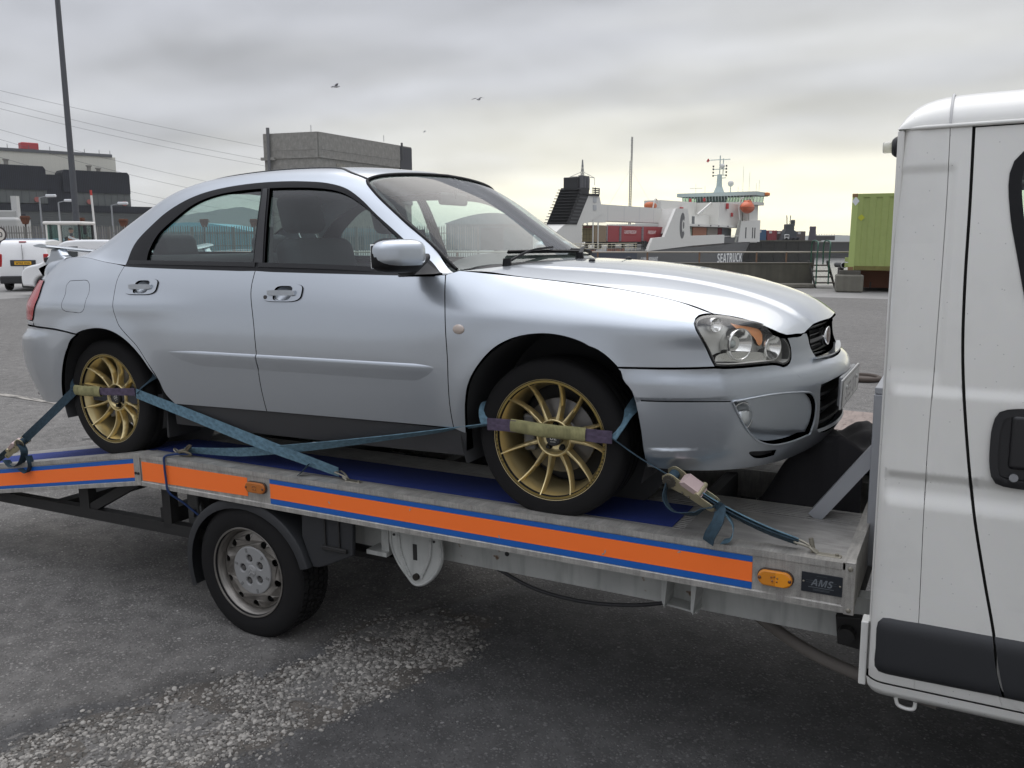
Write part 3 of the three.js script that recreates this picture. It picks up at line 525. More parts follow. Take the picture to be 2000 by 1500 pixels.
  {
    const inner = wsO.map(p => { const x = p[0], t = p[1]; const xi = clamp(x, -0.89 - 0.16 * zt(t) * zt(t), -0.31 - 0.385 * zt(t) * zt(t)); let tt = t; const d = 0.045; // move in from the pillar
      const edge = (() => { for (let i = 0; i < wsSide.length - 1; i++) { const a = wsSide[i], b = wsSide[i + 1]; if (x >= a[0] && x <= b[0]) return a[1] + (b[1] - a[1]) * (x - a[0]) / (b[0] - a[0]); } return x < -0.966 ? 0.542 : 0.15; })();
      tt = Math.max(t, Math.min(1, edge + 0.05)); return [xi, tt >= 0.999 ? 1 : tt]; });
    // border as a strip between outline and inner line, skipping the centre line
    const pos = [], nor = []; for (let i = 0; i < wsO.length; i++) { const j = (i + 1) % wsO.length; if (wsO[i][1] > 0.998 && wsO[j][1] > 0.998) continue; const a = Up(...wsO[i]), b = Up(...wsO[j]), c = Up(...inner[j]), d = Up(...inner[i]); for (const q of [a, b, c, a, c, d]) pos.push(q.x, q.y - 0.006, q.z); }
    const g = new THREE.BufferGeometry(); g.setAttribute('position', new THREE.Float32BufferAttribute(pos, 3)); g.setAttribute('uv', new THREE.Float32BufferAttribute(new Float32Array(pos.length / 3 * 2), 2)); g.computeVertexNormals();
    mesh('windscreen_border', both(g), M(0.02, 0.02, 0.02, 0.5), car);
    const tr = []; for (const p of [...rev(wsSide), ...ts(0.60, 1, 6).map(t => [wsTop(t), t])]) { const q = Up(p[0], p[1]); q.y += 0.001; tr.push(q); }
    const tg = tube(tr, 0.007, 60, 6); mesh('windscreen_seal', both(NI(tg)), blackTrim, car);
  }
  // rear window
  const rgO = outline([[-2.30, 0.60, 1], ...rgSide.slice(1, -1), [-2.84, 0.32, 1], ...ts(0.42, 0.92, 5).map(t => [rgBot(t), t]), [rgBot(1), 1, 1], [-2.25, 1, 1], ...ts(0.92, 0.68, 4).map(t => [rgTop(t), t])], 0.03);
  mesh('rear_window', both(panel(rgO, Up, { off: -0.004, rim: false, h: 0.045 })), glassTint, car);
  // side windows: black frame with two openings, glass behind
  const gR = outline([[-2.200, 0.030, 1], [-2.205, 0.075], [-2.171, 0.163], [-2.044, 0.247], [-1.915, 0.311], [-1.778, 0.350], [-1.65, 0.365], [-1.525, 0.370, 1], [-1.479, 0.030, 1]], 0.025);
  const gF = outline([[-1.475, 0.371, 1], [-1.30, 0.370], [-1.194, 0.366], [-1.073, 0.356], [-0.980, 0.322], [-0.866, 0.275], [-0.735, 0.225, 1], [-0.670, 0.030, 1], [-0.873, 0.030], [-1.409, 0.030, 1]], 0.025);
  const frP = outline([[-2.352, -0.015, 1], ...frameO.slice(1, -1), [-0.470, -0.02, 1]], 0.025);
  pair('window_frame', panel(inset(frP, 0.001), Up, { holes: [gR, gF], off: 0.003, flange: 0.016, h: 0.03 }), blackTrim);
  pair('rear_door_glass', panel(inset(gR, -0.006), Up, { off: -0.009, rim: false }), glassTint);
  pair('front_door_glass', panel(inset(gF, -0.006), Up, { off: -0.009, rim: false }), glassTint);
  { // belt weather strips, pillar covers, quarter divider
    for (const [x0, x1] of [[-2.33, -1.46], [-1.44, -0.60]]) { const pts = []; for (let i = 0; i <= 12; i++) { const q = Up(x0 + (x1 - x0) * i / 12, 0.022); q.z += 0.004; pts.push(q); } pair('belt_strip', ribbon(pts, [0, 1, -0.25], 0.020, 0.008, 24), M(0.012, 0.012, 0.013, 0.3)); }
    const post = panel(outline([[-1.512, 0.365, 1], [-1.486, 0.365, 1], [-1.418, 0.03, 1], [-1.470, 0.03, 1]], 0.03), Up, { off: 0.006, flange: 0.01 }); pair('pillar_cover', post, M(0.020, 0.020, 0.021, 0.35));
    const dv = []; for (let i = 0; i <= 6; i++) { const q = Up(-2.215 + 0.002 * i, 0.03 + 0.022 * i); dv.push(q); }
  }
  // door mirrors
  for (const f of [g => g, mirrorZ]) {
    const mr = part('door_mirror', car);
    const sail = panel(outline([[-0.735, 0.225, 1], [-0.64, 0.178], [-0.56, 0.12], [-0.472, 0.0, 1], [-0.50, -0.03, 1], [-0.665, -0.03, 1]], 0.02), Up, { off: 0.007, flange: 0.02, h: 0.02 });
    const arm = NI(rbox(-0.04, 0.05, -0.016, 0.016, -0.06, 0.06, 0.015, 3)); arm.applyMatrix4(new THREE.Matrix4().makeShear(0, 0, 0, 0, 0, -0.5)); arm.translate(-0.565, 0.972, 0.822);
    mesh('mirror_base', f(merge([sail, arm])), blackPlastic, mr);
    // housing: rounded block, deeper at the door side
    const hs = (s, yo) => { const g = new THREE.SphereGeometry(1, 40, 28); const p = g.attributes.position; for (let i = 0; i < p.count; i++) { const se = (v, e) => Math.sign(v) * Math.pow(Math.abs(v), e); let x = se(p.getX(i), 0.62), y = se(p.getY(i), 0.60), z = se(p.getZ(i), 0.55); x *= x > 0 ? 0.075 : 0.035; x *= 1 - 0.22 * z; y *= 0.056 * (1 - 0.06 * z); z *= 0.112; x -= 0.10 * (z * z) / 0.112; p.setXYZ(i, x * s, y * s, z * s); } g.computeVertexNormals(); return NI(g); };
    const h1 = hs(1), h2 = hs(1.0); h2.scale(0.97, 1.03, 0.985); h1.rotateY(-0.12); h2.rotateY(-0.12); h1.translate(-0.565, 1.012, 0.925); h2.translate(-0.572, 0.999, 0.926);
    if (f === mirrorZ) for (const g of [h1, h2]) { g.translate(0.565, -1.0, -0.925); g.rotateY(1.2); g.translate(-0.76, 1.0, 0.865); }
    mesh('mirror_shell', f(h1), paintSilver, mr); mesh('mirror_lower_shell', f(h2), blackTrim, mr);
    const gl = NI(rbox(-0.004, 0, -0.045, 0.045, -0.09, 0.09, 0.002)); gl.rotateY(-0.12); gl.translate(-0.612, 1.005, 0.92); if (f === mirrorZ) { gl.translate(0.565, -1.0, -0.925); gl.rotateY(1.2); gl.translate(-0.76, 1.0, 0.865); } mesh('mirror_glass', f(gl), M(0.8, 0.82, 0.82, 0.02, 1), mr);
  }
  // rear quarter, fuel flap, tail lamps, rear bumper, boot lid, wing
  const tailP = [[-3.345, 0.921, 1], [-3.06, 0.915, 1], [-3.045, 0.881], [-3.021, 0.815], [-3.065, 0.745], [-3.095, 0.705, 1], [-3.35, 0.705, 1]];
  const fuelO = outline([[-2.731, 0.916], [-2.66, 0.918], [-2.591, 0.916], [-2.564, 0.896], [-2.549, 0.855], [-2.554, 0.820], [-2.555, 0.777], [-2.583, 0.757], [-2.65, 0.758], [-2.724, 0.765], [-2.741, 0.789], [-2.736, 0.847], [-2.746, 0.893]], 0.012);
  const qp = outline([[-2.346, 0.985, 1], ...gapR.slice(1, 9), [-2.079, 0.440, 1], ...archR.slice(1, -1), [-2.627, 0.650, 1], [-2.775, 0.668], [-3.075, 0.678, 1], [-3.095, 0.705, 1], ...rev(tailP.slice(2, 5)), [-3.06, 0.918, 1], [-3.10, 0.99], [-3.04, 1.008], ...Array.from({ length: 8 }, (_, i) => { const x = -2.95 + 0.075 * i; return [x, yE(x)]; })], 0.025);
  const quarter = pair('rear_quarter_panel', panel(inset(qp, gi * 0.5), Body, { holes: [fuelO], flange: 0.02 }), paintSilver);
  const flap = panel(inset(fuelO, 0.0025), Body, { h: 0.02 }); mesh('fuel_flap', flap, paintSilver, quarter[0]);
  mesh('fuel_flap_recess', panel(fuelO, Body, { off: -0.013, rim: false }), paintSilver, quarter[0]);
  mesh('wing_patch', mirrorZ(panel(fuelO, Body, { rim: false })), paintSilver, quarter[1]);
  pair('tail_lamp', panel(inset(outline(tailP, 0.015), 0.002), Body, { off: 0.005, flange: 0.02, h: 0.02 }), redLens);
  const rb = outline([[-2.627, 0.645, 1], ...archR2.slice(1, -1), [-2.857, 0.275, 1], [-3.0, 0.255], [-3.3, 0.25], [-3.7, 0.25], [UMIN, 0.25, 1], [UMIN, 0.672, 1], [-3.5, 0.675], [-3.075, 0.672, 1], [-2.775, 0.662]], 0.03);
  mesh('rear_bumper', both(panel(inset(rb, gi).map(p => (p[0] < UMIN + 0.006 ? [UMIN, p[1]] : p)), Body, { flange: 0.02 })), paintSilver, car);
  const tp = outline([[-3.095, 0.70, 1], [-3.095, 0.68, 1], [UMIN, 0.68, 1], [UMIN, 0.950, 1], [-3.5, 0.950], [-3.25, 0.962], [-3.12, 0.972, 1], [-3.06, 0.92, 1], [-3.345, 0.923, 1], [-3.35, 0.703, 1]], 0.03);
  mesh('boot_panel', both(panel(tp, Body, { rim: false })), paintSilver, car);
  pair('boot_corner', panel(outline([[-3.40, 0.90, 1], [-2.90, 0.90, 1], [-2.90, 1.03, 1], [-3.05, 1.012, 1], [-3.40, 0.975, 1]], 0.03), Body, { off: -0.006, rim: false }), paintSilver);
  { // shoulder between boot lid and rear panel
    const rows = [], n = 40; for (let i = 0; i <= n; i++) { const u = -2.93 + (UMIN + 2.93) * i / n, yt = Math.min(yE(Math.max(u, -3.4)), 0.955 + 0.075 * (1 - sstep(-2.95, -3.15, u))), A = Body(u, yt - 0.012), k = sstep(-3.0, -3.3, u); const row = []; const bx = A.x + 0.045 * k, bz = A.z * (0.93 + 0.03 * k), top = Boot(bx, bz).y + 0.0005; for (let j = 0; j <= 6; j++) { const t = j / 6, s = Math.sin(t * Math.PI / 2), c = 1 - Math.cos(t * Math.PI / 2); row.push(new V3(A.x + (bx - A.x) * c, A.y + (top - A.y) * s, A.z + (bz - A.z) * c)); } rows.push(row); }
    const pos = [], idx = []; rows.forEach(r => r.forEach(q => pos.push(q.x, q.y, q.z))); for (let i = 0; i < n; i++) for (let j = 0; j < 6; j++) { const a = i * 7 + j; idx.push(a, a + 1, a + 7, a + 1, a + 8, a + 7); }
    const g = new THREE.BufferGeometry(); g.setAttribute('position', new THREE.Float32BufferAttribute(pos, 3)); g.setAttribute('uv', new THREE.Float32BufferAttribute(new Float32Array(pos.length / 3 * 2), 2)); g.setIndex(idx); g.computeVertexNormals(); mesh('boot_shoulder', both(NI(g)), paintSilver, car);
  }
  const bl = outline([[-2.80, 0.66, 1], [-3.1, 0.655], [-3.30, 0.60], [-3.385, 0.5, 1], [-3.40, 0.25], [-3.405, 0.0], [-3.40, -0.25], [-3.385, -0.5, 1], [-3.30, -0.60], [-3.1, -0.655], [-2.80, -0.66, 1], [-2.88, -0.4], [-2.93, 0.0], [-2.88, 0.4]], 0.04);
  const boot = mesh('boot_lid', panel(bl, Boot, { flip: true, flange: 0.085 }), paintSilver, car);
  {
    const w = part('rear_wing', car); const sec = [[0.085, 0.000], [0.06, 0.012], [0.0, 0.020], [-0.06, 0.014], [-0.085, 0.010], [-0.06, 0.0], [0.0, -0.004], [0.06, -0.006]];
    const pos = [], idx = [], n = sec.length, m = 28;
    for (let i = 0; i <= m; i++) { const s = -1 + 2 * i / m, z = s * 0.60, e = Math.pow(Math.abs(s), 5), cx = -3.215 - 0.02 * (1 - s * s) - 0.05 * e, cy = 1.052 + 0.048 * s * s, k = 1 - 0.25 * e; for (const [a, b] of sec) pos.push(cx + a * k, cy + b * (1 - 0.2 * e), z); }
    for (let i = 0; i < m; i++) for (let j = 0; j < n; j++) { const a = i * n + j, b = i * n + (j + 1) % n; idx.push(a, b, a + n, b, b + n, a + n); }
    for (let j = 1; j < n - 1; j++) { idx.push(0, j, j + 1); const e = m * n; idx.push(e, e + j + 1, e + j); }
    let g = new THREE.BufferGeometry(); g.setAttribute('position', new THREE.Float32BufferAttribute(pos, 3)); g.setAttribute('uv', new THREE.Float32BufferAttribute(new Float32Array(pos.length / 3 * 2), 2)); g.setIndex(idx); g = g.toNonIndexed(); g.computeVertexNormals(); mesh('wing_blade', toCreasedNormals(g, 0.9), paintSilver, w);
    for (const z of [0.52, -0.52]) { const s = prism([[-3.32, 1.0], [-3.10, 1.02], [-3.16, 1.05], [-3.185, 1.085], [-3.25, 1.085], [-3.27, 1.05]], z - 0.03, z + 0.03, 0.012); mesh('wing_mount', s, paintSilver, w); }
  }
  // sills
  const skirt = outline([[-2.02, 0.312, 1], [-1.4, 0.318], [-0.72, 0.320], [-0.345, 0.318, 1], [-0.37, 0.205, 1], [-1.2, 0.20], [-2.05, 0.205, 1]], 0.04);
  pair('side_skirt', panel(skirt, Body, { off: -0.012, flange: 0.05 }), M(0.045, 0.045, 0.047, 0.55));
  pair('mud_flap', rbox(-2.10, -2.085, 0.14, 0.33, 0.60, 0.80, 0.004), blackPlastic);
  // wheel-arch liners and underbody
  for (const x of [0.0, -2.49]) for (const s of [1, -1]) {
    const g = new THREE.CylinderGeometry(0.385, 0.385, 0.36, 40, 1, true, -0.35, Math.PI + 0.7); g.rotateX(Math.PI / 2); g.rotateZ(Math.PI / 2); g.scale(x ? 1.02 : 1.0, 1.02, 1); g.translate(x + 0.01, 0.322, s * 0.635);
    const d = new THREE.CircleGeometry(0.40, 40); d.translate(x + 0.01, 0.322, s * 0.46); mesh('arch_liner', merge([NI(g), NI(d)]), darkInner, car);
  }
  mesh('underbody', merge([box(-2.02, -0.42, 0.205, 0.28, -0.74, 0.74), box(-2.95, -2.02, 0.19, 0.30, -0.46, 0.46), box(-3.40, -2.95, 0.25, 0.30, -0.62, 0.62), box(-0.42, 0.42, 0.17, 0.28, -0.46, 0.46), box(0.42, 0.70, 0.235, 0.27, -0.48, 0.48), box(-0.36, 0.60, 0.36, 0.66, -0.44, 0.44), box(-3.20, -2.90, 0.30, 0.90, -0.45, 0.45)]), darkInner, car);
  // cabin
  mesh('cabin_floor', merge([box(-2.9, -0.40, 0.28, 0.34, -0.74, 0.74), box(-0.44, -0.40, 0.3, 0.90, -0.72, 0.72), box(-2.92, -2.42, 0.94, 0.965, -0.66, 0.66), box(-2.1, -0.5, 0.34, 0.86, 0.735, 0.745), box(-2.1, -0.5, 0.34, 0.86, -0.745, -0.735), box(-2.45, -2.40, 0.3, 0.95, -0.66, 0.66)]), seatCloth, car);
  mesh('dashboard', merge([rbox(-0.80, -0.42, 0.66, 0.925, -0.70, 0.70, 0.05, 3), rbox(-0.82, -0.62, 0.80, 0.945, 0.18, 0.56, 0.04, 3)]), M(0.03, 0.03, 0.032, 0.8), car);
  const headliner = panel(outline([[-1.02, 0.53, 1], [-1.02, 1, 1], [-2.22, 1, 1], [-2.26, 0.58, 1], [-1.6, 0.50]], 0.06), Up, { off: -0.03, rim: false, h: 0.08 }); mesh('headliner', both(headliner), M(0.16, 0.16, 0.155, 0.95), car);
  const seat = (z, x) => { const s = part('front_seat', car); mesh('seat_cushion', rbox(x - 0.02, x + 0.48, 0.40, 0.56, z - 0.24, z + 0.24, 0.06, 3), seatCloth, s); const b = rbox(-0.07, 0.07, 0, 0.60, -0.235, 0.235, 0.06, 3); b.rotateZ(0.30); b.translate(x - 0.02, 0.52, z); mesh('seat_back', b, seatCloth, s); const h = rbox(-0.05, 0.05, 0, 0.19, -0.13, 0.13, 0.045, 3); h.rotateZ(0.22); h.translate(x - 0.235, 1.125, z); mesh('headrest', h, seatCloth, s); const pl = [bar([x - 0.195, 1.06, z - 0.06], [x - 0.245, 1.17, z - 0.06], 0.007), bar([x - 0.195, 1.06, z + 0.06], [x - 0.245, 1.17, z + 0.06], 0.007)]; pl.forEach(g => mesh('headrest_post', g, chrome, s)); };
  seat(0.36, -1.28); seat(-0.36, -1.28);
  { const s = part('rear_seat', car); mesh('seat_cushion', rbox(-2.22, -1.80, 0.40, 0.56, -0.66, 0.66, 0.06, 3), seatCloth, s); const b = rbox(-0.07, 0.07, 0, 0.58, -0.64, 0.64, 0.06, 3); b.rotateZ(0.32); b.translate(-2.24, 0.48, 0); mesh('seat_back', b, seatCloth, s); for (const z of [0.36, -0.36]) { const h = rbox(-0.05, 0.05, 0, 0.15, -0.13, 0.13, 0.045, 3); h.rotateZ(0.25); h.translate(-2.43, 1.0, z); mesh('headrest', h, seatCloth, s); } }
  { const t = new THREE.TorusGeometry(0.18, 0.015, 10, 40); t.rotateY(Math.PI / 2); const hub = NI(rbox(-0.02, 0.02, -0.06, 0.06, -0.07, 0.07, 0.02)); const sp = NI(rbox(-0.01, 0.01, -0.015, 0.015, -0.18, 0.18, 0.008)); const g = merge([NI(t), hub, sp]); g.rotateZ(-0.42); g.translate(-0.90, 0.83, 0.36); mesh('steering_wheel', g, seatCloth, car); }
  mesh('rear_view_mirror', merge([rbox(-0.90, -0.87, 1.24, 1.30, -0.12, 0.12, 0.02, 3), bar([-0.875, 1.27, 0], [-0.86, 1.34, 0], 0.008)]), blackPlastic, car);
  // seat belts hanging at the B-pillars
  for (const s of [1, -1]) mesh('seat_belt', ribbon([[-1.50, 1.15, s * 0.62], [-1.49, 0.8, s * 0.66], [-1.47, 0.4, s * 0.68]], [1, 0, 0], 0.046, 0.002, 10), M(0.05, 0.05, 0.05, 0.8), car);
  // wheels
  const tyreProfile = (() => { const p = [[0.214, -0.095], [0.222, -0.104], [0.25, -0.109], [0.28, -0.108], [0.296, -0.100], [0.304, -0.088], [0.3075, -0.07]]; for (const z of [-0.045, 0.0, 0.045]) p.push([0.3085, z - 0.006], [0.3015, z - 0.004], [0.3015, z + 0.004], [0.3085, z + 0.006]); p.push([0.3075, 0.07], [0.304, 0.088], [0.296, 0.100], [0.28, 0.108], [0.25, 0.109], [0.226, 0.104], [0.216, 0.094]); return p; })();
  const rimText = canvasTex(1024, 1024, (c, w) => { c.fillStyle = '#8d7a45'; c.fillRect(0, 0, w, w); c.fillStyle = '#2a2416'; c.font = 'bold 30px sans-serif'; c.textAlign = 'center'; c.textBaseline = 'middle'; const arc = (s, a0, r, da) => { for (let i = 0; i < s.length; i++) { c.save(); c.translate(w / 2, w / 2); c.rotate(a0 + i * da); c.translate(0, -r); c.fillText(s[i], 0, 0); c.restore(); } }; arc('OZ RACING', -2.05, 482, -0.075 * -1); arc('ULTRALEGGERA', 1.6, 482, 0.072); });
  const makeWheel = () => {
    const w = new THREE.Group(); const Z = g => (g.rotateX(Math.PI / 2), g);
    const tyre = mesh('tyre', Z(lathe(tyreProfile, 96)), rubber, w);
    const rim = new THREE.Group(); rim.name = numbered('rim'); w.add(rim);
    mesh('rim_barrel', Z(lathe([[0.226, 0.100], [0.232, 0.106], [0.2365, 0.103], [0.236, 0.096], [0.226, 0.094], [0.219, 0.088], [0.214, 0.07], [0.205, 0.055], [0.200, 0.02], [0.196, -0.04], [0.205, -0.09], [0.222, -0.103]], 96)), goldPaint, rim);
    const ring = new THREE.RingGeometry(0.2195, 0.2325, 96, 1); { const p = ring.attributes.position, uv = ring.attributes.uv; for (let i = 0; i < p.count; i++) uv.setXY(i, 0.5 + p.getX(i) / 0.48, 0.5 + p.getY(i) / 0.48); } ring.translate(0, 0, 0.1045);
    // spokes: twelve, in six splayed pairs
    for (let k = 0; k < 12; k++) {
      const pairA = Math.floor(k / 2) * Math.PI / 3 + 0.10, sg = k % 2 ? 1 : -1;
      const pos = [], idx = [], n = 14;
      for (let i = 0; i <= n; i++) {
        const t = i / n, r = 0.066 + (0.2225 - 0.066) * t;
        const a = pairA + sg * (0.150 + 0.085 * Math.pow(t, 0.8) + 0.05 * Math.pow(1 - t, 2));
        const zf = 0.062 + 0.006 * t + 0.034 * Math.pow(t, 3.2) - 0.010 * Math.sin(Math.PI * t), dep = 0.030 - 0.004 * t;
        const wf = 0.0085 - 0.0058 * Math.pow(t, 0.45), wb = wf + 0.0060 - 0.002 * t;
        const c = Math.cos(a), s = Math.sin(a);
        for (const [u, z] of [[-wf, zf - 0.0015], [-wf * 0.6, zf], [wf * 0.6, zf], [wf, zf - 0.0015], [wb, zf - dep], [-wb, zf - dep]]) pos.push(c * r - s * u, s * r + c * u, z);
      }
      for (let i = 0; i < n; i++) for (let j = 0; j < 6; j++) { const a = i * 6 + j, b = i * 6 + (j + 1) % 6; idx.push(a, b, a + 6, b, b + 6, a + 6); }
      let g = new THREE.BufferGeometry(); g.setAttribute('position', new THREE.Float32BufferAttribute(pos, 3)); g.setAttribute('uv', new THREE.Float32BufferAttribute(new Float32Array(pos.length / 3 * 2), 2)); g.setIndex(idx); g = g.toNonIndexed(); g.computeVertexNormals(); mesh('spoke', toCreasedNormals(g, 0.7), goldPaint, rim);
    }
    mesh('hub_face', Z(lathe([[0.030, 0.036], [0.040, 0.036], [0.058, 0.040], [0.064, 0.060], [0.068, 0.064], [0.0735, 0.060], [0.077, 0.046], [0.075, 0.02]], 60)), goldPaint, rim);
    mesh('hub_recess', Z(lathe([[0.0, 0.034], [0.034, 0.034], [0.034, 0.038]], 40)), goldPaint, rim);
    for (let k = 0; k < 5; k++) { const a = k * 2 * Math.PI / 5 + 0.3; const h = new THREE.CylinderGeometry(0.0125, 0.0125, 0.004, 20); Z(h); h.translate(0.047 * Math.cos(a), 0.047 * Math.sin(a), 0.0395); const b = new THREE.CylinderGeometry(0.0085, 0.0085, 0.02, 6); Z(b); b.translate(0.047 * Math.cos(a), 0.047 * Math.sin(a), 0.046); mesh('wheel_bolt', merge([NI(h), NI(b)]), M(0.02, 0.02, 0.02, 0.4, 0.6), rim); }
    const capT = canvasTex(256, 256, (c, q) => { c.fillStyle = '#17181a'; c.fillRect(0, 0, q, q); c.fillStyle = '#c9c7bf'; c.font = 'bold italic 104px sans-serif'; c.textAlign = 'center'; c.textBaseline = 'middle'; c.fillText('OZ', q / 2, q / 2 - 6); c.font = 'bold 26px sans-serif'; c.fillText('RACING', q / 2, q / 2 + 62); });
    const cap = new THREE.CircleGeometry(0.029, 32); cap.translate(0, 0, 0.0672); const capS = Z(lathe([[0.0, 0.0665], [0.027, 0.0665], [0.031, 0.064], [0.032, 0.05]], 32));
    mesh('centre_cap', capS, M(0.02, 0.02, 0.02, 0.35), rim); mesh('cap_face', cap, new THREE.MeshPhysicalMaterial({ map: capT, roughness: 0.35, clearcoat: 0.6 }), rim);
    mesh('lip_lettering', ring, new THREE.MeshStandardMaterial({ map: rimText, roughness: 0.4, metalness: 0.6 }), rim);
    mesh('brake_disc', Z(lathe([[0.06, 0.016], [0.075, 0.016], [0.078, 0.004], [0.145, 0.004], [0.145, -0.02], [0.06, -0.02]], 60)), M(0.16, 0.155, 0.15, 0.45, 0.8), w);
    mesh('brake_caliper', rbox(-0.15, -0.095, -0.07, 0.08, -0.035, 0.028, 0.015), M(0.18, 0.18, 0.18, 0.5, 0.6), w);
    mesh('wheel_backing', Z(lathe([[0.0, -0.095], [0.20, -0.095]], 40)), darkInner, w);
    return w;
  };
  const proto = makeWheel();
  let first = true;
  for (const [x, z, rot] of [[0, 0.69, 0], [-2.525, 0.69, 0.42], [0, -0.69, 0.8], [-2.525, -0.69, 1.3]]) {
    const w = first ? proto : proto.clone(); first = false; w.name = numbered('wheel'); car.add(w); w.position.set(x, 0.308, z); w.rotation.set(0, z < 0 ? Math.PI : 0, rot);
  }
}
// ---------------------------------------------------------------- the recovery truck (local origin: top edge of the bed rail below the car's front axle)
const TRUCK_Y = 0.866, TRUCK_TILT = 0.86 * D2R;
const truck = thing('recovery_truck', 'white flatbed recovery truck with orange and blue reflective side stripes', 'truck', null, [0, TRUCK_Y, 0]);
truck.rotation.z = TRUCK_TILT;
const aluTex = dataTex(512, 512, (u, v) => { const s = fbm2(u * 60, v * 6, 3, 2.2), n = fbm2(u * 9, v * 9, 4), sp = rnd() < 0.03 ? -0.20 : 0; const g = 0.74 + 0.13 * s + 0.16 * n + sp + (rnd() - 0.5) * 0.10; return [g, g * 0.985, g * 0.96]; }, true, 2);
const aluRough = dataTex(256, 256, (u, v) => 0.5 + 0.35 * fbm2(u * 8, v * 8, 4), false, 2);
const aluRail = M(0.74, 0.735, 0.715, 0.9, 0.4, { map: aluTex, roughnessMap: aluRough });
const deckTex = dataTex(512, 512, (u, v) => { const n = fbm2(u * 6, v * 14, 4, 9), st = fbm2(u * 2, v * 60, 2, 4); const g = 0.72 + 0.18 * n + 0.07 * st + (rnd() - 0.5) * 0.06; return [g, g * 0.99, g * 0.975]; }, true, 1.5);
const aluDeck = M(0.72, 0.715, 0.70, 0.55, 0.5, { map: deckTex });
const blueGrip = M(0.010, 0.028, 0.17, 0.92, 0, { bumpMap: dataTex(256, 256, () => rnd()), bumpScale: 0.0008 });
blueGrip.bumpMap.repeat.set(6, 6);
const orangeReflex = M(1.0, 0.185, 0.022, 0.6), blueReflex = M(0.005, 0.10, 0.40, 0.5);
const whiteTex = dataTex(512, 512, (u, v) => { const n = fbm2(u * 3, v * 3, 4, 1.5), d = fbm2(u * 9, v * 8, 4, 6.5); let g = 0.90 + 0.04 * n - 0.05 * Math.max(0, d - 0.1); if (rnd() < 0.0006) g -= 0.3; return [g, g * 0.995, g * 0.975]; }, true, 1);
const cabWhite = M(0.88, 0.88, 0.865, 0.32, 0, { map: whiteTex, clearcoat: 0.5, clearcoatRoughness: 0.15 });
const chassisTex = dataTex(512, 512, (u, v) => { const n = fbm2(u * 5, v * 5, 4, 3.3), st = fbm2(u * 22, v * 3, 3, 8); let g = 0.80 + 0.12 * n - 0.25 * Math.max(0, st); const rust = sstep(0.30, 0.42, fbm2(u * 11, v * 11, 4, 5)); return [g * (1 - 0.45 * rust), g * (1 - 0.6 * rust), g * (0.98 - 0.7 * rust)]; }, true, 1.2);
const chassisWhite = M(0.72, 0.73, 0.72, 0.55, 0, { map: chassisTex });
const blackSteel = M(0.022, 0.021, 0.02, 0.6, 0.2), greySteel = M(0.36, 0.37, 0.39, 0.5, 0.35), zincSteel = M(0.30, 0.28, 0.23, 0.5, 0.7);
const guardPlastic = M(0.020, 0.021, 0.023, 0.55);
const alongX = (pts, x0, x1) => { const g = prism(pts.map(p => [-p[0], p[1]]), 0, x1 - x0); g.rotateY(Math.PI / 2); g.translate(x0, 0, 0); return boxUV(g); };   // pts are (z, y), extruded along x
